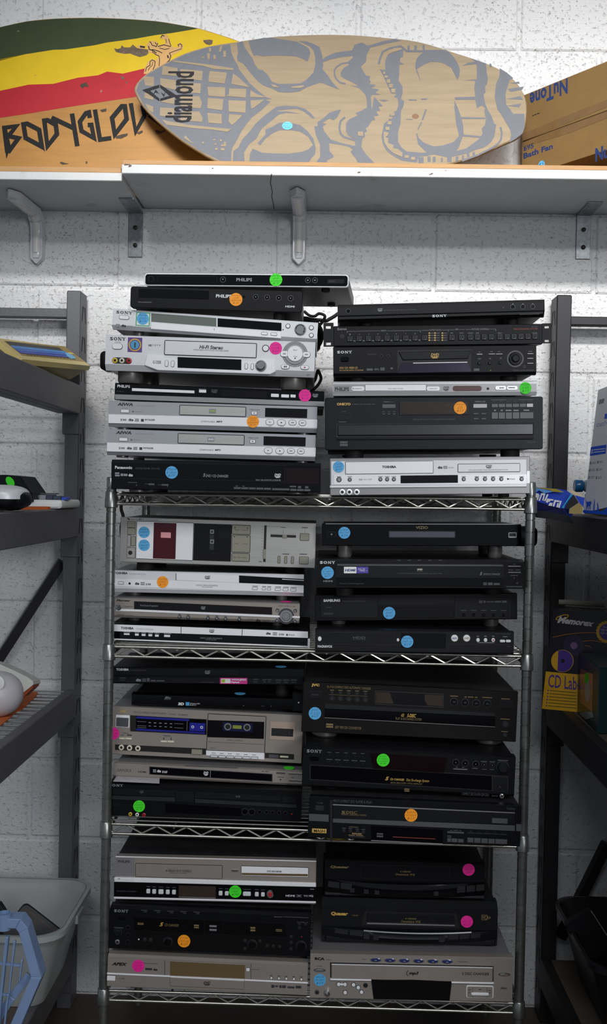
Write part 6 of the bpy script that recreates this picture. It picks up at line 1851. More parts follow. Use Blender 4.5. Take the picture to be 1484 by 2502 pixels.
for a in ((340, 294, 365, 323), (378, 296, 403, 325), (418, 297, 451, 327), (466, 299, 491, 328), (506, 300, 531, 329), (808, 307, 833, 336), (848, 309, 873, 336), (965, 312, 1016, 339), (1042, 314, 1067, 342), (1082, 316, 1106, 343)):
    d.plate('button', SIL, a, .003, 6, .001); d.marks('print_marks', T_DIM, [(a[0], a[1] - 16, a[2], a[1] - 12)])
d.disc('record_ring', CHROME, 1141, 328, 21, .002, .0008, rz=26); d.plate('record_key', RED, (1130, 314, 1153, 342), .004, 5, .001)
d.poly('display', BROWNW, [(549, 273), (790, 279), (789, 352), (549, 346)], .0006); d.poly('display_edge', SILD, [(549, 345), (789, 351), (789, 355), (549, 349)], .0010)
d.text('DVD RECORDER / VCR DVDR3545V', (147, 306, 275, 315), T_DIM); d.text('HDMI', (1242, 333, 1300, 346), T_W, 0, .02); d.text('HQ', (1392, 334, 1420, 348), T_W, 0, .01); d.text('VHS', (1357, 334, 1385, 346), T_G, 0, .04); d.marks('logo_marks', T_G, [(1308, 333, 1347, 335), (1308, 345, 1347, 347), (1400, 295, 1425, 299), (1318, 338, 1338, 342)])
d.marks('seam_lines', SEAM, [(1183, 275, 1186, 390)], base=-.0001)
d.sticker(915, 312, 40, 'G', ['DVD/VCR', 'rec', '$30']); d.base = 0

# ======================= bottom shelf, right
d = Dev('cd_changer', 'silver CD changer with blue oval keys and blue sticker, bottom shelf right', 'disc player', 'BR', (50, 82), (1362, 108), 368, .4235, K20, .38, SILW, SILD, brow=(.002, .003), foot=(.010, RUB, .05, .04))
d.text('RCA', (78, 103, 142, 122), T_K, 0, .06); d.text('RP8070', (152, 116, 184, 122), T_D)
for k in range(6):
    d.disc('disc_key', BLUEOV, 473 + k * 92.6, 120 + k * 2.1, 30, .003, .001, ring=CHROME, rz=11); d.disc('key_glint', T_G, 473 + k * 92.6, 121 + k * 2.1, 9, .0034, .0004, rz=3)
d.text('SELECT', (384, 112, 412, 119), T_D); d.text('CD-R/RW PLAYBACK', (1003, 129, 1070, 136), T_D)
d.poly('drawer_seam', SEAM, [(178, 136), (1236, 160), (1236, 268), (178, 243)], .0006); d.base = -.0006
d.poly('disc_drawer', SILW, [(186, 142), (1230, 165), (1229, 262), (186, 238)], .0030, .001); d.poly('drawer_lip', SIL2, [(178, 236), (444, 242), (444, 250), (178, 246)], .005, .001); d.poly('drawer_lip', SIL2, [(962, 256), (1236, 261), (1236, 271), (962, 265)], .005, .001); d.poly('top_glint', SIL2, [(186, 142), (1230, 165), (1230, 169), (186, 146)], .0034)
d.base = -.0036
d.text('mp3', (687, 190, 750, 216), T_K, .3, .05)
wm_ = MB()
for q_ in stroke([(684, 183), (673, 195), (672, 208), (684, 218)], 4):
    wm_.flat([d.L(*p_) for p_ in q_], -.0040)
wm_.build('disc_arc', T_K, d.root)
d.text('5 DISC CHANGER', (1032, 196, 1208, 214), T_D, 0, .03); d.base = 0
d.poly('display', GLOSS, [(444, 247), (560, 243), (700, 242), (850, 248), (965, 262), (950, 382), (460, 370)], .0040, .001)
d.disc('power_key', CHROME, 110, 187, 31, .002, .0008, ring=T_D, rz=8); d.text('POWER', (95, 158, 127, 164), T_D); d.disc('eject_key', CHROME, 1307, 215, 31, .002, .0008, ring=T_D, rz=8); d.marks('key_mark', T_RED, [(1302, 212, 1313, 218)], base=-.0022)
d.sticker(111, 250, 40, 'B', ['RCA', 'changer', '$15']); d.jack(93, 327, 14, T_D, SEAM); d.disc('volume_knob', CHROME, 160, 327, 16, .012, .003, ring=SILD)
for x_, y_ in ((233, 277), (274, 278), (329, 280), (360, 298), (381, 328), (275, 330)):
    d.disc('button', SIL2, x_, y_, 12, .003, .001, ring=T_D)
d.plate('key_link', SIL2, (233, 272, 274, 284), .0014, 3); d.disc('sensor', SEAM, 407, 285, 12, .001, ring=T_D)
d.plate('transport_frame', SIL2, (1060, 285, 1236, 366), .001, 10); d.base = -.001; d.plate('transport_pad', SILW, (1066, 290, 1229, 361), .0016, 8, .0006); d.base = -.0026
d.marks('seam_lines', T_D, [(1099, 292, 1101, 358), (1192, 294, 1194, 360)]); d.plate('play_key', SIL2, (1090, 328, 1205, 345), .003, 8, .001); d.marks('button_mark', T_D, [(1140, 306, 1155, 311), (1072, 308, 1088, 312), (1203, 311, 1218, 315), (1072, 326, 1084, 330), (1206, 328, 1218, 332)]); d.base = 0
d.text('disc', (1283, 294, 1325, 310), T_D, .1, .03)


def bulge_lip(d, name, material, z0, z1, bulge, y_in=.004, drop=.004):
    """front lip bowed forward in plan, like the lower half of a curved VCR front"""
    n, hw = 24, d.W / 2
    v, f = [], []
    for i in range(n + 1):
        t = -1 + 2 * i / n
        x = t * hw
        b = bulge * (1 - t * t)
        dz = drop * (1 - t * t)
        v += [(x, y_in, z1 - dz * .5), (x, -b * .7 - .0005, z1 - dz - .001), (x, -b - .001, (z0 + z1) / 2 - dz), (x, -b * .8 - .0005, z0 - dz + .002), (x, y_in, z0 - dz)]
    for i in range(n):
        for k in range(4):
            a = i * 5 + k
            f.append((a, a + 1, a + 6, a + 5))
        f.append((i * 5 + 4, i * 5, i * 5 + 5, i * 5 + 9))
    f += [(0, 1, 2, 3, 4), tuple(n * 5 + k for k in range(5))[::-1]]
    return mesh_obj(name, v, f, material, d.root, 50)


d = Dev('video_recorder', 'larger black VCR with bowed chrome line and pink sticker, on the silver CD changer', 'video recorder', 'BR', (75, 378), (1257, 410), 655, .3765, K18, .30, BLK2, CASE, brow=(.012, .014), pth=.022, fh=0.004, foot=(.010, RUB, .05, .04), group='black bowed VCRs')
d.text('Quasar', (135, 461, 250, 489), T_GOLD, .15, .05); d.text('VHQ-940', (275, 481, 317, 491), TGD)
d.poly('door_recess', SEAM, [(365, 457), (977, 473), (1000, 572), (338, 552)], .0004); d.base = -.0004
d.poly('cassette_door', BLK2, [(378, 466), (962, 481), (966, 537), (376, 524)], .0030, .001); d.poly('door_edge', SILD, [(376, 532), (966, 548), (966, 554), (376, 540)], .0036, .0006)
d.base = -.0034
d.text('4 HEAD', (632, 498, 708, 508), TGD, .1, .02); d.text('Omnivision VHS', (605, 514, 735, 531), TGD, .1, .01); d.base = 0
d.sticker(1048, 527, 41, 'P', ['Quasar', 'VCR', '$10'])
d.text('VCR+', (1150, 487, 1208, 512), TGD, 0, .03); d.marks('logo_frame', TGD, [(1148, 481, 1185, 484), (1148, 514, 1185, 517), (1146, 481, 1149, 517)])
_z1 = d.L(300, 556)[1]
bulge_lip(d, 'lower_lip', BLK, .012, _z1, .020, drop=.006)
cl_ = MB()
for i in range(16):
    pts_ = []
    for k in (i, i + 1):
        t = -.52 + (1.22) * k / 16
        b = .020 * (1 - t * t) * .7 + .0020
        pts_.append((t * d.W / 2, -b, _z1 - .006 * (1 - t * t) - .0002))
    (xa, ya, za), (xb, yb, zb2) = pts_
    cl_.add([(xa, ya, za - .0012), (xb, yb, zb2 - .0012), (xb, yb + .001, zb2 + .0012), (xa, ya + .001, za + .0012)], [(0, 1, 2, 3)])
cl_.build('chrome_line', mat('dull_chrome', '#6d6e72', .35, metal=.6), d.root)
def on_lip(d, name, material, x0, x1, fz, h, bulge, z0, z1, drop, th=.0015):
    """key that sits on the bowed lip"""
    v = []
    for x in (x0, x1):
        t = x / (d.W / 2)
        b = bulge * (1 - t * t) + .001
        zc = z0 + (z1 - z0) * fz - drop * (1 - t * t)
        v += [(x, -b * .9, zc - h / 2), (x, -b * .9, zc + h / 2), (x, -b - th, zc - h / 2), (x, -b - th, zc + h / 2)]
    return mesh_obj(name, v, [(2, 3, 7, 6), (0, 2, 6, 4), (1, 5, 7, 3), (0, 1, 3, 2), (4, 6, 7, 5)], material, d.root)
for xa in (-.160, -.128):
    on_lip(d, 'key', GREYD, xa, xa + .028, .72, .010, .020, .012, _z1, .006)
for xa in (.082, .106, .130):
    on_lip(d, 'key', GREYD, xa, xa + .021, .70, .010, .020, .012, _z1, .006)
for xa in (-.098, -.078, .062):
    on_lip(d, 'dial_key', GREYD, xa, xa + .012, .55, .012, .020, .012, _z1, .006)
MB().box((-d.W / 2 + .008, -.004, 0), (d.W / 2 - .004, .010, .012), .003).build('base_strip', BLK2, d.root)

d = Dev('video_recorder', 'smaller dim black VCR with pink sticker, on top of the larger black VCR', 'video recorder', 'BR', (95, 105), (1170, 130), 345, .346, K18, .27, BLK, CASE, brow=(.003, .003), pth=.02, fh=0.004, foot=(.006, RUB, .05, .04), group='black bowed VCRs')
d.text('Quasar', (130, 151, 258, 171), TGD, .15, .05)
d.slot('cassette_door', (338, 155, 932, 240), BLK, SEAM, gw=3); d.text('4 HEAD', (597, 184, 672, 195), TGD, .1, .01, base=-.0017); d.text('Omnivision VHS', (568, 201, 698, 216), TGD, .1, .01, base=-.0017)
d.sticker(1060, 178, 41, 'P', ['Quasar', 'VCR', '$8'])
_z1 = d.L(200, 235)[1]
bulge_lip(d, 'lower_lip', GLOSS, .006, _z1, .016, drop=.006)
for xa in (-.165, -.138):
    on_lip(d, 'key', GREYD, xa, xa + .024, .62, .012, .016, .006, _z1, .006)
for xa in (.112, .133, .154):
    on_lip(d, 'key', GREYD, xa, xa + .018, .60, .012, .016, .006, _z1, .006)
for xa in (-.118, -.088, -.065, .062):
    on_lip(d, 'socket_key', GREYD, xa, xa + .010, .40, .008, .016, .006, _z1, .006)
MB().box((-d.W / 2, -.006, 0), (-d.W / 2 + .10, .006, .006), .002).build('base_strip', GREYD, d.root)
MB().box((d.W / 2 - .10, -.006, 0), (d.W / 2, .006, .006), .002).build('base_strip', GREYD, d.root)

# ------------------------------------------------------------------ feet: every player stands on the one below, or on the shelf
DEBUG = []
SHELF_OF = {'TL': 0, 'TR': 0, 'ML': 1, 'MR': 1, 'LL': 2, 'LR': 2, 'BL': 3, 'BR': 3}
ORDER = {}
for st, ds in STACKS.items():
    ds = sorted(ds, key=lambda q: q.org.z)
    for i, q in enumerate(ds):
        r, fm, ix, iy = q.foot
        hw = q.W / 2
        gaps = []
        for sx in (-1, 1):
            for yy in (iy, q.depth - .04):
                loc = Vector((sx * (hw - ix), yy, 0))
                wp = q.M @ loc
                if i == 0:
                    za, zb_ = SHELF_Z[SHELF_OF[st]]
                    g = wp.z - (za + (zb_ - za) * (wp.x - XL) / (XR - XL)) - .005
                else:
                    b = ds[i - 1]
                    lp = b.M.inverted() @ wp
                    g = lp.z - b.H - (.0003 if lp.y < .02 else -.0012)
                if i and (abs(lp.x) > b.W / 2 - .01 or lp.y > b.depth - .01):
                    g = min(g, .004)
                gaps.append(round(g * 1000, 1))
                if g > .0008:
                    MB().lathe([(r, .001), (r, -g * .8), (r * .9, -g)], loc, 'z', 18).build('foot', fm, q.root, 40)
        DEBUG.append((st, q.root.name, gaps, round(q.H * 1000), round(q.org.y, 3), round(q.W, 3)))


# ------------------------------------------------------------------ things on the side racks, cables and small items
def face3(name, label, cat, TL, TR, BL, crop=(0, 0, 1), group=None):
    f = Front.__new__(Front)
    f.crop = crop
    f.ux = (TR - TL).normalized()
    v = BL - TL
    f.uy = f.ux.cross(v).normalized()
    f.nrm, f.p0 = f.uy, TL
    f.uz = f.ux.cross(f.uy).normalized()
    f.W, f.H = (TR - TL).length, -v.dot(f.uz)
    f.org = TL - f.uz * f.H
    f.M = Matrix.Identity(4)
    for i in range(3):
        f.M[i][0], f.M[i][1], f.M[i][2], f.M[i][3] = f.ux[i], f.uy[i], f.uz[i], f.org[i]
    f.shear = v.dot(f.ux)          # x shift of the lower edge
    f.root = empty(name, (0, 0, 0), label, cat, group)
    f.root.matrix_world = f.M
    f.base = 0
    f.k = f.W / 100.0
    return f


def qtext(f, s, q, material, bold=.0, shear=0.0, off=.0004, name='lettering', parent=None):
    """lettering laid into a four-cornered patch given in crop pixels: TL, TR, BR, BL"""
    v, ff = text_geo(s, shear, bold)
    vv = []
    for a, b in v:
        t = [(q[0][i] * (1 - a) + q[1][i] * a) * b + (q[3][i] * (1 - a) + q[2][i] * a) * (1 - b) for i in (0, 1)]
        x, z = f.L(*t)
        vv.append((x, -off, z))
    return mesh_obj(name, vv, ff, material, parent or f.root)


def qpoly(f, name, material, pts, off=.0003, parent=None):
    return MB().flat([f.L(*p) for p in pts], -off).build(name, material, parent or f.root)


def qstroke(f, name, material, paths, wd, off=.0005, closed=False):
    mb = MB()
    for P in paths:
        for q in stroke(P, wd, closed):
            mb.flat([f.L(*p) for p in q], -off)
    o = mb.build(name, material, f.root)
    if len(paths) > 1:
        o['kind'] = 'stuff'
    return o


def hexa(name, material, top, bot, parent=None, smooth=None):
    n = len(top)
    return mesh_obj(name, list(top) + list(bot), [tuple(range(n)), tuple(range(2 * n - 1, n - 1, -1))] + [(k, (k + 1) % n, n + (k + 1) % n, n + k) for k in range(n)], material, parent, smooth)


def super_ell(mb, c, r, e=0.6, z0=-1.0, z1=1.0, n=28, m=10):
    """part of a super-ellipsoid between relative heights z0..z1"""
    sp = lambda a, p: math.copysign(abs(a) ** p, a)
    v, f = [], []
    t0, t1 = math.asin(max(-1, min(1, math.copysign(abs(z0) ** (1 / e), z0)))), math.asin(max(-1, min(1, math.copysign(abs(z1) ** (1 / e), z1))))
    for i in range(m + 1):
        t = t0 + (t1 - t0) * i / m
        for k in range(n):
            a = 2 * math.pi * k / n
            v.append((c[0] + r[0] * sp(math.cos(t), e) * sp(math.cos(a), e), c[1] + r[1] * sp(math.cos(t), e) * sp(math.sin(a), e), c[2] + r[2] * sp(math.sin(t), e)))
    for i in range(m):
        for k in range(n):
            f.append((i * n + k, i * n + (k + 1) % n, (i + 1) * n + (k + 1) % n, (i + 1) * n + k))
    f += [tuple(range(n))[::-1], tuple(m * n + k for k in range(n))]
    return mb.add(v, f)


# --- beige keypad toy on the left rack
BEIGE = mat('beige_plastic', '#d8c279', .45, var=.05)
BEIGE_D = mat('tan_plastic', '#9c8443', .5)
cQ = (0, 810, 6.452)
A, B, Cc = PX(54.2, 877.5, -.52), PX(220.9, 894, -.16), PX(158, 848, -.10)
f = face3('toy_keyboard', 'beige toy keyboard with blue keys tilted on the left rack', 'toy', A + (Cc - B), Cc, A, cQ)
sh = f.shear
quad = lambda ins, y: [(ins, y, f.H - ins), (f.W - ins, y, f.H - ins), (f.W - ins + sh, y, ins), (ins + sh, y, ins)]
hexa('rim', BEIGE, quad(0, 0), quad(-.001, .012), f.root)
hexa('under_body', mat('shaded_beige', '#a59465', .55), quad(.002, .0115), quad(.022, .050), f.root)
f.poly('inner_panel', BEIGE_D, [(60, 150), (1010, 235), (1345, 478), (350, 380)], .0004)
f.poly('speaker_strip', mat('toy_grey', '#3d3a38', .5), [(85, 158), (925, 258), (1010, 318), (165, 225)], .0010)
KB = mat('toy_blue_keys', '#3f86cf', .4, var=.12, vscale=90)
KB2 = mat('toy_deep_blue_keys', '#2747b0', .4, var=.12, vscale=90)
f.poly('key_row', KB, [(165, 225), (1010, 318), (1070, 352), (235, 275)], .0016)
f.poly('key_row', mat('toy_mid_blue', '#2f66c2', .4), [(238, 278), (1072, 355), (1110, 385), (285, 313)], .0016)
f.poly('key_row', KB2, [(288, 316), (1040, 388), (1090, 418), (330, 348)], .0016)
f.poly('round_key', mat('toy_sky_blue', '#6fb9e2', .4), [(1020, 348), (1060, 350), (1140, 385), (1185, 420), (1180, 440), (1130, 438), (1060, 405)], .0024)
for k in range(14):
    x_ = 415 + k * 52
    f.poly('small_key', mat('toy_brown', '#6d5427', .5), [(x_, 366 + k * 4.3), (x_ + 34, 369 + k * 4.3), (x_ + 46, 380 + k * 4.3), (x_ + 12, 377 + k * 4.3)], .0012)
f.poly('switch', BEIGE, [(1070, 345), (1130, 352), (1170, 378), (1110, 372)], .0030)
pf_ = PX(141, 912, -.22)
MB().lathe([(.008, .0), (.008, .012)], f.M.inverted() @ pf_, 'z', 12).build('foot', BEIGE_D, f.root, 40)

# --- left rack, middle level
zd1 = LB[1][0]
cR = (0, 1150, 7.067)
r = empty('black_console', PX(30, 1205, -.30), 'sloping black device with round green sticker on the left rack', 'device')
O = Vector(r.location)
pl = [PX(x, y, -.30) - O for x, y in ((-60, 1161), (12, 1160), (50, 1164), (78, 1204), (80, 1226), (-60, 1226))]
pl = [(p.x, max(p.z, zd1 - O.z)) for p in pl]
MB().prism(pl, .12, 0, .003).build('body', BLK2, r)
p = PX(25, 1177, -.30) - O
g = MB().prism([(p.x + .0095 * math.cos(a / 12 * math.pi) + .004 * math.sin(a / 12 * math.pi) * -1, p.z + .0115 * math.sin(a / 12 * math.pi)) for a in range(24)], 0, -.0008).build('price_sticker', STK['G'], r)
cpt = PX(-12, 1217, -.56)
hz = (cpt.z - zd1) + .0005
r = empty('portable_stereo', (cpt.x, cpt.y, zd1), 'rounded silver and black portable player at the edge of the left rack', 'device')
super_ell(MB(), (0, 0, hz), (.066, .06, hz), .62, -.05, 1).build('silver_shell', SIL, r, 50)
super_ell(MB(), (0, 0, hz), (.064, .058, hz), .62, -1, -.05).build('black_base', BLK, r, 50)
super_ell(MB(), (.016, 0, hz - .002), (.0565, .048, hz * .78), .7, -.9, .9).build('rubber_end', BLK2, r, 50)
xa, xb = PX(68, 1230, -.2).x, PX(193, 1230, -.12).x
zt = PX(150, 1221, -.2).z
r = empty('white_tray', ((xa + xb) / 2, -.2, zd1), 'white rounded plastic tray of small toys by the left rack post', 'tray')
hw = (xb - xa) / 2
MB().add([], []).prism(rrect(-hw, .002, hw, zt - zd1, .007, 4), .09, -.09, .004).build('tray', WHITEP, r, 40)
zz0 = zt - zd1
for (x0, x1, h, mm) in ((-.050, -.028, .010, mat('toy_light_grey', '#8e9296', .5)), (-.027, -.012, .010, mat('toy_light_grey', '#8e9296', .5)), (-.011, .004, .011, mat('toy_light_grey', '#8e9296', .5)), (.005, .020, .012, mat('toy_slate', '#3a4154', .5)), (.021, .040, .009, mat('toy_slate', '#3a4154', .5)), (.041, .054, .007, mat('toy_royal_blue', '#3550c0', .4))):
    MB().box((x0, -.05, zz0), (x1, -.01, zz0 + h), .001).build('toy_block', mm, r)
MB().box((-.052, -.055, zz0 + .010), (-.026, -.045, zz0 + .0145), .001).build('red_stick', RED, r)
MB().tube([(-.02, -.03, zz0 + .0135), (.03, -.03, zz0 + .0145)], .0016, 6).build('thin_rod', GREYB, r)
p0_, p1_ = PX(40, 1241, -.40), PX(112, 1237, -.34)
tag(hexa('orange_cloth', mat('orange_fabric', '#c8652f', .8, var=.1), [(p0_.x, -.42, zd1 + .008), (p1_.x, -.32, zd1 + .007), (p1_.x, -.30, zd1 + .006), (p0_.x, -.36, zd1 + .007)], [(p0_.x, -.42, zd1), (p1_.x, -.32, zd1), (p1_.x, -.30, zd1), (p0_.x, -.36, zd1)]), 'strip of orange cloth under the white tray on the left rack', 'cloth')

# --- left rack, wire level
zd2 = LB[2][0] - .0015
PEARL = mat('pearl_plastic', '#c9c6cb', .4)
OFFW = mat('off_white_plastic', '#d3d4cd', .45)
pc = PX(-9, 1695, -.41)
hz = pc.z - zd2 - .003
r = empty('small_appliance', (pc.x, pc.y, zd2), 'pearl white egg-shaped appliance on orange cloth at the left', 'appliance')
super_ell(MB(), (0, 0, hz + .003), (.058, .055, hz), .95, -1, 1, 32, 16).build('egg_body', PEARL, r, 60)
O = Vector(r.location)
w1 = [PX(x, y, -.33) - O for x, y in ((-40, 1612), (0, 1623), (40, 1641), (68, 1655), (80, 1664), (82, 1672), (56, 1693), (30, 1705), (-40, 1705))]
hexa('flat_head', OFFW, [(p.x, p.y, p.z) for p in w1], [(p.x, p.y + .06, p.z - .008) for p in w1], r)
w2 = [PX(x, y, -.325) - O for x, y in ((82, 1673), (55, 1695), (56, 1704), (80, 1681))]
hexa('orange_edge', mat('burnt_orange', '#a34a26', .5), [(p.x, p.y, p.z) for p in w2], [(p.x, p.y + .05, p.z - .004) for p in w2], r)
MB().lathe([(.016, 0), (.016, -.004), (.013, -.005)], PX(-6, 1668, -.455) - O, 'y', 20).build('dial', WHITEP, r, 40)
cl = [(-40, 1800), (0, 1772), (25, 1752), (40, 1738), (50, 1735), (62, 1725), (75, 1712), (88, 1701), (92, 1692), (75, 1690), (60, 1697), (30, 1700), (-40, 1700)]
P3 = [PXZ(x, y, zd2 + .005) for x, y in cl]
tag(hexa('orange_cloth', MATS['orange_fabric'], [(p.x, p.y, p.z + random.uniform(-.0006, .0015)) for p in P3], [(p.x, p.y, p.z - .0025) for p in P3]), 'crumpled orange cloth on the wire deck under the egg-shaped appliance', 'cloth')

# --- translucent tub on the lowest level of the left rack
TUB = mat('milky_tub', '#b9bdbb', .35, alpha=.55, var=.03)
TUBR = mat('milky_tub_rim', '#b5bbba', .3, alpha=.75)


def tub(name, label, x0, x1, y0, y1, zb, zt, mm, mr, ins=.055, rad=.06):
    c = Vector(((x0 + x1) / 2, (y0 + y1) / 2, zb))
    r = empty(name, c, label, 'tub', 'storage tubs')
    hx, hy, H = (x1 - x0) / 2, (y1 - y0) / 2, zt - zb
    ring = lambda i, z, rr: [(p[0], p[1], z) for p in rrect(-hx + i, -hy + i, hx - i, hy - i, rr, 6)]
    t = .003
    R = [ring(ins, 0, rad * .6), ring(.008, H, rad), ring(.008 + t, H, rad), ring(ins + t, .004, rad * .6)]
    n = len(R[0])
    v = [p for q in R for p in q]
    f = [tuple(range(n))[::-1], tuple(3 * n + k for k in range(n))]
    for i in range(3):
        f += [(i * n + k, i * n + (k + 1) % n, (i + 1) * n + (k + 1) % n, (i + 1) * n + k) for k in range(n)]
    mesh_obj('tub_wall', v, f, mm, r, 50)
    R = [ring(.006, H - .012, rad), ring(0, H - .012, rad), ring(0, H, rad), ring(.012, H, rad - .01)]
    v = [p for q in R for p in q]
    f = []
    for i in range(3):
        f += [(i * n + k, i * n + (k + 1) % n, (i + 1) * n + (k + 1) % n, (i + 1) * n + k) for k in range(n)]
    mesh_obj('rim', v, f, mr, r, 50)
    MB().box((hx - .004, -.03, H - .030), (hx + .004, .03, H - .010), .002).build('handle_lug', mr, r)
    return r


ZLOW = .165
tub('plastic_tub', 'milky translucent plastic tub on the bottom of the left rack', -1.02, -.542, -.455, -.105, ZLOW, .343, TUB, TUBR)
f = face3('zip_case', 'black stitched case standing in the translucent tub', 'case', PX(62, 2202, -.30), PX(150, 2270, -.30), PX(10, 2262, -.33))
DARKL = mat('black_leather', '#17171b', .55, var=.15, vscale=60, bump=.15, bscale=300)
MB().prism(rrect(0, -.02, f.W + .02, f.H, .012, 4), .018, 0, .003).build('cover', DARKL, f.root)
st = MB()
n_ = 26
for k in range(n_):
    x_ = .012 + (f.W - .02) * k / n_
    st.box((x_, -.0008, f.H - .012), (x_ + .0022, 0, f.H - .0112))
for k in range(12):
    z_ = f.H - .012 - (f.H - .02) * k / 12
    st.box((.0112, -.0008, z_ - .0022), (.012, 0, z_))
tag(st.build('stitching', mat('orange_thread', '#8a5a2a', .7), f.root), kind='stuff')
f = face3('zip_case', 'second black case half hidden at the left edge in the translucent tub', 'case', PX(-45, 2232, -.33), PX(-4, 2206, -.33), PX(-20, 2275, -.33))
MB().prism(rrect(0, -.02, f.W, f.H, .006, 4), .018, 0, .003).build('cover', DARKL, f.root)

# --- pale blue basket in front of the tub
BLUEB = mat('pale_blue_plastic', '#7f97bd', .4, var=.04)
bo = PX(0, 2721, -.78)
r = empty('plastic_basket', (bo.x, bo.y, ZLOW), 'pale blue slatted plastic basket in front of the translucent tub', 'basket')
O = Vector((bo.x, bo.y, ZLOW))


def bp(x, y, dy=0):
    q = PX(x, y, -.78) - O
    return (q.x, q.z)


def bband(name, pts, wd, y0, y1):
    for q in stroke(pts, wd):
        pass
    mb = MB()
    for q in stroke(pts, wd):
        mb.prism([bp(*c) for c in q], y1, y0, .0015)
    return mb.build(name, BLUEB, r)


outer = [(-120, 2252), (45, 2256), (58, 2272), (90, 2386), (38, 2505), (-40, 2660), (-40, 2716)]
bband('frame', outer, 24, -.004, .016)
bband('frame_edge', [(-120, 2244), (50, 2247), (64, 2266), (100, 2386), (47, 2508), (-30, 2668), (-30, 2718)], 6, .0, .030)
bband('slat', [(36, 2300), (20, 2430), (8, 2520)], 4, .000, .006)
bband('slat', [(54, 2346), (46, 2400)], 4, .000, .006)
bband('slat', [(17, 2290), (0, 2440), (-8, 2560)], 7, .000, .010)
bband('cross_bar', [(-60, 2350), (50, 2364)], 7, .004, .010)
bband('cross_bar', [(-60, 2424), (22, 2436)], 6, .004, .010)
bband('lower_panel', [(64, 2396), (20, 2450), (-30, 2530)], 20, .020, .026)
q = bp(8, 2252)
mb = MB()
mb.lathe([(.013, -.016), (.013, .014), (.0105, .014), (.0105, -.010)], (q[0], .006, q[1]), 'z', 20).build('top_socket', BLUEB, r, 40)

# --- right rack, upper level
zd3 = RB[0][0]
cS = (1296, 1160, 7.894)
BAGB = mat('blue_bag_film', '#2c47b4', .22, var=.18, vscale=30)
BAGD = mat('navy_bag_film', '#161a45', .25)
f = face3('treat_bag', 'open blue snack bag with white lettering lying on the right rack', 'bag', PX(1300, 1190, -.34), PX(1392, 1200, -.38), PX(1300, 1246, -.36), cS)
mb = MB()
topf = [(20, 240), (600, 285), (700, 305), (860, 415), (680, 690), (600, 680), (140, 545), (20, 530)]
lowf = [(20, 530), (140, 545), (600, 680), (680, 690), (765, 812), (560, 770), (300, 720), (20, 690)]
A3, B3 = [f.L(*p) for p in topf], [f.L(*p) for p in lowf]
hexa('bag_side', BAGB, [(p[0], -.002 + (0 if i < 4 else -.010), p[1]) for i, p in enumerate(A3)], [(p[0], .05, p[1] * .96 + .001) for p in A3], f.root)
hexa('bag_base', BAGD, [(p[0], -.012 + (.006 if i > 3 else 0), p[1]) for i, p in enumerate(B3)], [(p[0], .045, p[1]) for p in B3], f.root)
f.base = -.013
qpoly(f, 'sky_print', mat('bag_sky', '#5f9ad6', .3), [(30, 300), (180, 300), (480, 370), (300, 400), (200, 345), (120, 400), (30, 410)], .0140)
qpoly(f, 'gold_print', mat('bag_gold', '#9a8a2c', .4), [(130, 290), (540, 318), (690, 382), (600, 380), (470, 370), (400, 340), (150, 300)], .0142)
qpoly(f, 'cyan_edge', mat('bag_cyan', '#2f9ec0', .3), [(815, 415), (850, 420), (690, 640), (680, 690), (640, 680)], .0142)
qpoly(f, 'opening', SEAM, [(865, 420), (960, 570), (780, 690), (690, 690), (720, 620)], .0120)
qpoly(f, 'inside_lining', mat('bag_lining', '#8d7c4a', .5), [(960, 570), (1030, 640), (1030, 780), (880, 790), (770, 780), (780, 690)], .0110)
qpoly(f, 'flap', MATS['bag_gold'] if False else mat('bag_tan', '#c9b896', .5), [(735, 300), (850, 320), (1000, 400), (1060, 440), (870, 400)], .0030)
qpoly(f, 'flap_blue', BAGB, [(870, 410), (1060, 455), (1040, 640), (960, 560)], .0040)
WL = mat('bag_white', '#d9d9dc', .4)
for P in ([(120, 400), (200, 410), (185, 470), (150, 500), (130, 450)], [(150, 530), (185, 430), (215, 433), (182, 538)], [(192, 548), (245, 402), (325, 408), (290, 545), (262, 540), (290, 440), (265, 438), (220, 552)], [(295, 560), (355, 420), (388, 425), (335, 545)],
          [(330, 575), (362, 505), (482, 520), (476, 548), (420, 545), (412, 568), (380, 566), (372, 590)], [(380, 640), (410, 585), (465, 590), (450, 650)], [(462, 655), (500, 530), (600, 545), (590, 575), (525, 570), (495, 660)], [(535, 672), (555, 590), (582, 592), (566, 675)], [(570, 672), (606, 548), (640, 553), (596, 690)]):
    qpoly(f, 'lettering', WL, P, .0150)
cT = (1400, 930, 7.357)
f = face3('carton_box', 'tall white box with blue bands and cat drawing, leaning on the right rack', 'box', PX(1462.5, 953, -.33), PX(1575, 908, -.47), PX(1426, 1253, -.36), cT)
WBOX = mat('white_card', '#c9cacf', .45, var=.03)
sh = f.shear
hexa('box_body', WBOX, [(0, 0, f.H), (f.W, 0, f.H), (f.W + sh, 0, 0), (sh, 0, 0)], [(0, .12, f.H), (f.W, .12, f.H), (f.W + sh, .12, 0), (sh, .12, 0)], f.root)
BB = mat('box_blue', '#1f4fc4', .4)
BG = mat('box_grey_print', '#73757c', .5)
qpoly(f, 'blue_panel', BB, [(330, 1195), (610, 1150), (595, 1310), (310, 1355)])
qpoly(f, 'blue_panel', BB, [(580, 600), (700, 580), (690, 670), (572, 690)])
qpoly(f, 'blue_band', BB, [(190, 2325), (540, 2350), (640, 2260), (900, 2150), (900, 2420), (618, 2412), (190, 2375)])
qtext(f, 'catNap', [(440, 740), (760, 690), (740, 800), (425, 865)], mat('box_pale_blue', '#9097c4', .5))
qpoly(f, 'grey_badge', BG, [(480, 345), (575, 320), (560, 400), (465, 430)])
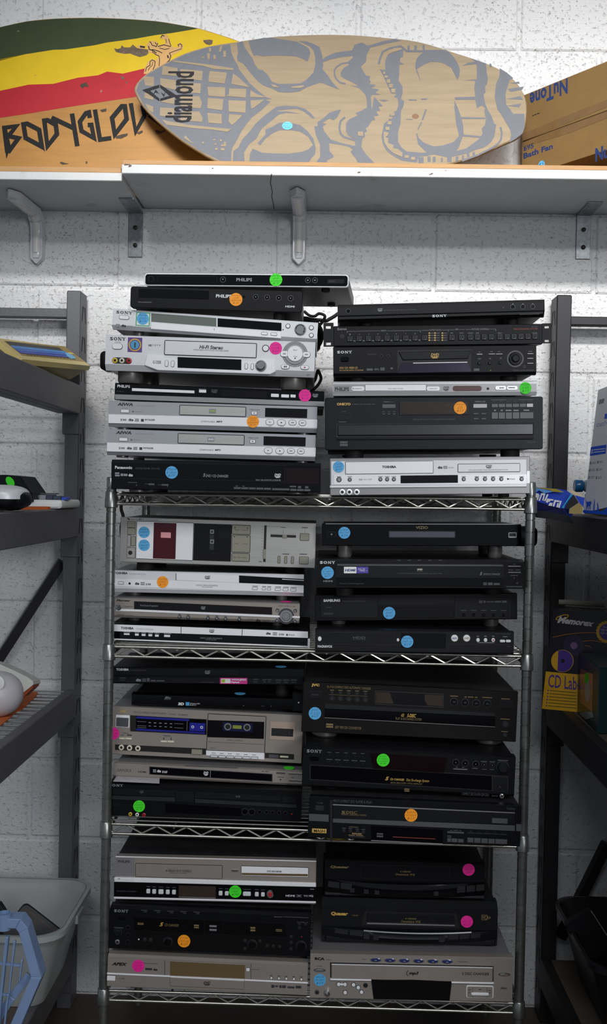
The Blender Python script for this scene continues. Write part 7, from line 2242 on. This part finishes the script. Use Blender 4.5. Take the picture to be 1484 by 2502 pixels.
for P in ([(375, 1240), (590, 1215), (590, 1230), (373, 1256)], [(372, 1285), (585, 1258), (584, 1273), (370, 1300)], [(345, 1240), (365, 1237), (355, 1315), (338, 1318)]):
    qpoly(f, 'panel_text', WBOX, P, .0006)
for (x_, y_) in ((325, 1480), (455, 1465), (312, 1610), (442, 1600), (300, 1740), (430, 1745)):
    qpoly(f, 'icon', BG, [(x_ - 8, y_ - 22), (x_ + 12, y_ - 24), (x_ + 8, y_ + 22), (x_ - 12, y_ + 24)])
    qpoly(f, 'icon_text', BG, [(x_ + 25, y_ - 15), (x_ + 95, y_ - 22), (x_ + 94, y_ - 16), (x_ + 24, y_ - 9)])
    qpoly(f, 'icon_text', BG, [(x_ + 23, y_ + 8), (x_ + 90, y_ + 2), (x_ + 89, y_ + 8), (x_ + 22, y_ + 14)])
qpoly(f, 'cat_drawing', BB, [(232, 2120), (255, 2180), (320, 2172), (335, 2165), (345, 2205), (325, 2235), (322, 2320), (312, 2320), (305, 2255), (285, 2255), (292, 2320), (282, 2320), (270, 2255), (252, 2320), (242, 2320), (255, 2245), (245, 2190)], .0005)
qpoly(f, 'bird_drawing', BB, [(372, 2345), (380, 2230), (398, 2115), (403, 2160), (395, 2345)], .0005)
qpoly(f, 'bird_drawing', BB, [(440, 2345), (450, 2270), (442, 2200), (452, 2195), (470, 2265), (472, 2345)], .0005)
pbt = PX(1404, 1187, -.22)
r = empty('drink_bottle', (pbt.x, pbt.y, zd3), 'blue capped bottle lying behind the tall white box', 'bottle')
zc = pbt.z - zd3
MB().lathe([(.013, 0), (.0145, .002), (.0145, .018), (.011, .022)], (0, 0, zc), 'x', 20).build('cap', mat('teal_blue_cap', '#1667a0', .2), r, 40)
MB().lathe([(.010, .020), (.013, .024), (.019, .040), (.019, .12), (.017, .124)], (0, 0, zc), 'x', 20).build('bottle_body', mat('pale_bottle', '#a9b7c4', .15), r, 40)
MB().box((.03, -.02, 0), (.10, .02, max(.002, zc - .0185))).build('bottle_support', mat('bag_tan', '#c9b896', .5), r)  # added block that props the bottle above the deck

# --- right rack, lower level
zd4 = RB[1][0]
cM = (1280, 1440, 4.814)
BLp, BRp = PXZ(1325, 1731, zd4 + .001), PXZ(1409, 1739, zd4 + .001)
TLp = PX(1351.7, 1489.9, BLp.y)
f = face3('label_kit_box', 'black and yellow retail box with CD lettering on the lower right rack', 'box', TLp, TLp + (BRp - BLp) * 1.68, BLp, cM)
KBOX = mat('black_print_card', '#14121c', .35, var=.15, vscale=12)
YBOX = mat('yellow_print_card', '#d9a514', .4, var=.06)
VIO = mat('violet_print', '#4a2f8f', .4)
sh = f.shear
hexa('box_body', KBOX, [(0, 0, f.H), (f.W, 0, f.H), (f.W + sh, 0, 0), (sh, 0, 0)], [(0, .14, f.H), (f.W, .14, f.H), (f.W + sh, .14, 0), (sh, .14, 0)], f.root)
hs = f.H * .375
mesh_obj('side_yellow', [(sh - .0004, .001, 0), (sh - .0004, .139, 0), (sh * (1 - .375) - .0004, .139, hs), (sh * (1 - .375) - .0004, .001, hs)], [(0, 1, 2, 3)], YBOX, f.root)
qpoly(f, 'yellow_panel', YBOX, [(262, 965), (900, 1025), (900, 1470), (216, 1403)])
qtext(f, 'Memorex', [(415, 315), (848, 372), (812, 440), (396, 396)], mat('logo_silver', '#c4bfc0', .4), .05, .15, .0006)
qstroke(f, 'logo_swoosh', YBOX, [[(500, 345), (528, 315), (520, 300), (470, 300), (400, 325), (382, 350), (405, 362)]], 9, .0008)
qtext(f, 'CD Label', [(297, 998), (700, 1035), (700, 1195), (286, 1150)], VIO, .01, 0, .0006)
for k in range(6):
    qpoly(f, 'bullet', VIO, [(283 - k * 4, 1180 + k * 36), (298 - k * 4, 1181 + k * 36), (296 - k * 4, 1196 + k * 36), (281 - k * 4, 1195 + k * 36)], .0006)
    qpoly(f, 'bullet_text', mat('dull_print', '#6d5a22', .5), [(310 - k * 4, 1184 + k * 36), (620, 1212 + k * 36), (620, 1222 + k * 36), (309 - k * 4, 1194 + k * 36)], .0006)
qpoly(f, 'label_disc', YBOX, [(457 + 132 * math.cos(a / 14 * math.pi), 842 + 132 * math.sin(a / 14 * math.pi)) for a in range(28)], .0005)
qpoly(f, 'label_disc_print', VIO, [(410, 722)] + [(457 + 125 * math.cos(a / 14 * math.pi), 842 + 128 * math.sin(a / 14 * math.pi)) for a in range(-8, 9)] + [(400, 955)], .0007)
qpoly(f, 'disc_hole', KBOX, [(463 + 24 * math.cos(a / 8 * math.pi), 842 + 24 * math.sin(a / 8 * math.pi)) for a in range(16)], .0009)
qpoly(f, 'upper_disc', mat('dim_disc', '#2b2140', .3), [(590 + 122 * math.cos(a / 14 * math.pi), 660 + 122 * math.sin(a / 14 * math.pi)) for a in range(28)], .0003)
qpoly(f, 'disc_centre', mat('dim_lilac', '#7a5f86', .4), [(594 + 42 * math.cos(a / 8 * math.pi), 662 + 42 * math.sin(a / 8 * math.pi)) for a in range(16)], .0004)
qstroke(f, 'arc_print', mat('amber_arc', '#b06a1a', .4), [[(340, 565), (500, 530), (680, 510), (860, 508)], [(700, 612), (800, 600), (980, 630)], [(720, 660), (770, 668), (800, 690)]], 7)
qpoly(f, 'badge', YBOX, [(985 + 135 * math.cos(a / 20 * math.pi) * (1 if a % 2 else .93), 500 + 135 * math.sin(a / 20 * math.pi) * (1 if a % 2 else .93)) for a in range(40)], .0006)
qpoly(f, 'badge_centre', VIO, [(985 + 95 * math.cos(a / 14 * math.pi), 500 + 95 * math.sin(a / 14 * math.pi)) for a in range(28)], .0008)
for t_, q_ in (('Extra', [(940, 432), (1030, 436), (1030, 455), (940, 451)]), ('100 White', [(910, 462), (1060, 470), (1060, 495), (908, 487)]), ('CD Labels', [(908, 498), (1060, 508), (1060, 532), (906, 522)])):
    qtext(f, t_, q_, mat('logo_silver', '#c4bfc0', .4), .02, 0, .0010)
f.crop = (0, 0, 1)
f.k = f.W / (f.W / (BLp - CAM).length * F_PX)
f.crop = cM
pA, pB = PXZ(1461, 1793, zd4 + .001), PXZ(1411, 1742, zd4 + .001)
zt4 = PX(1466, 1631, pA.y).z
TEAL = mat('dark_teal_card', '#123238', .3, var=.1)
f = face3('toy_package', 'dark teal window package on the lower right rack at the edge', 'package', Vector((pB.x, pB.y, zt4)), Vector((pA.x, pA.y, zt4)), Vector((pB.x, pB.y, zd4 + .001)), cM)
MB().box((0, 0, 0), (f.W, .20, f.H), .002).build('package_body', TEAL, f.root)
qpoly(f, 'side_window', mat('window_pink', '#a86a66', .2, var=.3, vscale=40), [(668, 930), (820, 1000), (810, 1440), (668, 1330)])
qpoly(f, 'white_figure', mat('window_white', '#b9b3ac', .4), [(735, 1060), (775, 1080), (790, 1250), (770, 1330), (735, 1310), (720, 1200)], .0005)
qpoly(f, 'price_sticker', STK['G'], [(735, 990), (760, 980), (768, 1060), (750, 1105), (728, 1110), (722, 1050)], .0006)
qpoly(f, 'crumpled_film', mat('film_grey', '#8b9698', .2), [(650, 1450), (810, 1440), (830, 1500), (740, 1530), (690, 1500)], .0005)
pt0, pt1 = PX(1366, 1471, -.13), PX(1478, 1478, -.15)
cyl = empty('cardboard_tube', pt0, 'pale cardboard tube lying behind the black and yellow box', 'tube')
MB().tube([(0, 0, 0), pt1 - pt0], .0065, 14).build('tube_wall', mat('pale_card', '#8f8a80', .7), cyl, 50)
MB().lathe([(.0048, 0), (.0048, -.0003)], (-.0002, 0, 0), 'x', 12).build('tube_mouth', SEAM, cyl)

# --- black tub, bottom of right rack
BTUB = mat('black_tub', '#121214', .4)
tub('plastic_tub', 'black plastic tub in the shadow at the bottom of the right rack', .585, 1.06, -.52, -.11, ZLOW, .335, BTUB, mat('black_tub_rim', '#1c1d20', .3))
f = face3('metal_edged_case', 'dark metal-edged case standing in the black tub', 'case', PX(1380, 2262, -.32), PX(1415, 2240, -.32), PX(1415, 2330, -.33))
MB().prism(rrect(0, -.03, f.W + .03, f.H, .004, 3), .03, 0, .002).build('case_shell', BLK2, f.root)
MB().tube([(f.W + .03, -.001, f.H - .002), (f.W + .03, -.001, -.03)], .0012, 6).build('metal_edge', CHROME, f.root)

# --- cords, plugs and adapters of the players
def dev_of(words):
    return [q for L_ in STACKS.values() for q in L_ if words in q.root['label']][0]


def attach(o, dv):
    o.parent = dv.root
    o.matrix_parent_inverse = dv.M.inverted()
    return o


def cord(dv, pts, Y, rad):
    P = [PX(x, y, Y) for x, y in pts]
    n = len(P)
    Q = []
    for i in range(n - 1):
        p0, p1, p2, p3 = P[max(i - 1, 0)], P[i], P[i + 1], P[min(i + 2, n - 1)]
        for k in range(8):
            t = k / 8
            Q.append(0.5 * ((2 * p1) + (-p0 + p2) * t + (2 * p0 - 5 * p1 + 4 * p2 - p3) * t * t + (-p0 + 3 * p1 - 3 * p2 + p3) * t ** 3))
    Q.append(P[-1])
    return attach(MB().tube(Q, rad, 8).build('power_cord', RUB, None, 60), dv)


c7 = lambda L: [(730 + x / 11.37, 740 + y / 11.37) for x, y in L]
VC = dev_of('thick silver VCR')
SL = dev_of('slim silver DVD player sloping')
cord(VC, c7([(380, 2250), (470, 2120), (530, 1880), (600, 2000), (620, 2120), (540, 2280), (400, 2420), (300, 2500)]), -.30, .0034)
cord(SL, c7([(150, 230), (300, 350), (450, 370), (560, 300), (690, 330), (730, 400), (640, 560), (500, 700)]), -.20, .0036)
cord(dev_of('tilted up to the right'), c7([(1180, 240), (1000, 370), (860, 450), (760, 500), (600, 480), (400, 470), (240, 440)]), -.19, .0045)
cord(dev_of('lowest of the top left stack'), [(302, 1200), (296, 1240), (301, 1262), (296, 1290), (299, 1330)], -.10, .004)
pcx = PX(742, 822, -.215)
for k in range(4):
    attach(MB().tube([pcx + Vector((.043 * math.cos(a / 16 * math.pi) * (1 - k * .05), -.012 + k * .008, .040 * math.sin(a / 16 * math.pi) * (1 - k * .04))) for a in range(32)], .0055, 8, closed=True).build('cord_coil', RUB, None, 60), SL)
attach(MB().box(pcx + Vector((.012, -.016, -.034)), pcx + Vector((.040, .018, .034)), .006).build('plug_block', BLK), SL)
for dv, x0, y0, x1, y1, Y in ((VC, 244, 857, 300, 905, -.205), (dev_of('mirror disc tray'), 1262, 1286, 1314, 1336, -.235)):
    a, b = PX(x0, y0, Y), PX(x1, y1, Y)
    hz = abs(a.z - b.z) / 2
    attach(MB().prism(rrect(min(a.x, b.x), min(a.z, b.z), max(a.x, b.x), max(a.z, b.z), hz * .5, 5), Y + .05, Y, .004).build('rear_plug', BLK, None, 50), dv)

# --- silver paper strip on the black combo player
cb_ = [q for q in STACKS['LL'] if 'coloured sockets' in q.root['label']][0]
p0_, p1_ = cb_.L(*[(125 + 0), 200]), cb_.L(430, 205)
v = [(p0_[0], .001, cb_.H + .004), (p1_[0], .001, cb_.H + .003), (p1_[0] - .004, .030, cb_.H + .010), (p0_[0] + .004, .030, cb_.H + .011)]
e = hexa('paper_strip', mat('glitter_paper', '#b8b6ba', .3, metal=.3, var=.25, vscale=400), [cb_.M @ Vector(q) for q in v], [cb_.M @ Vector((q[0], q[1], q[2] - .0012)) for q in v])
tag(e, 'silver glittery paper strip on the black combo player, third shelf left', 'paper')

# --- unseen cartons added further out on the right rack to keep it in shade
for i, (x0, x1, y0, y1, z0, h, lb) in enumerate(((.612, 1.15, -.86, -.53, RB[2][0] + .001, .52, 'large unseen carton added low on the right rack to shade it'), (.612, 1.15, -1.18, -.88, RB[2][0] + .001, .48, 'second large unseen carton, added low on the right rack for shade'),
                                                 (.628, 1.15, -.86, -.53, RB[1][0] + .001, .36, 'unseen carton added on the middle right rack level to shade it'), (.628, 1.15, -1.18, -.88, RB[1][0] + .001, .34, 'second unseen carton, added for shade on the middle right rack level'))):
    e = empty('shade_carton', ((x0 + x1) / 2, (y0 + y1) / 2, z0), lb, 'box', 'unseen cartons shading the right rack')
    hx, hy = (x1 - x0) / 2, (y1 - y0) / 2
    MB().box((-hx, -hy, 0), (hx, hy, h), .003).build('carton_body', CARD, e)
    MB().box((-hx - .0005, -.025, h - .06), (hx + .0005, .025, h + .0008), .0003).build('tape_strip', TAPE, e)
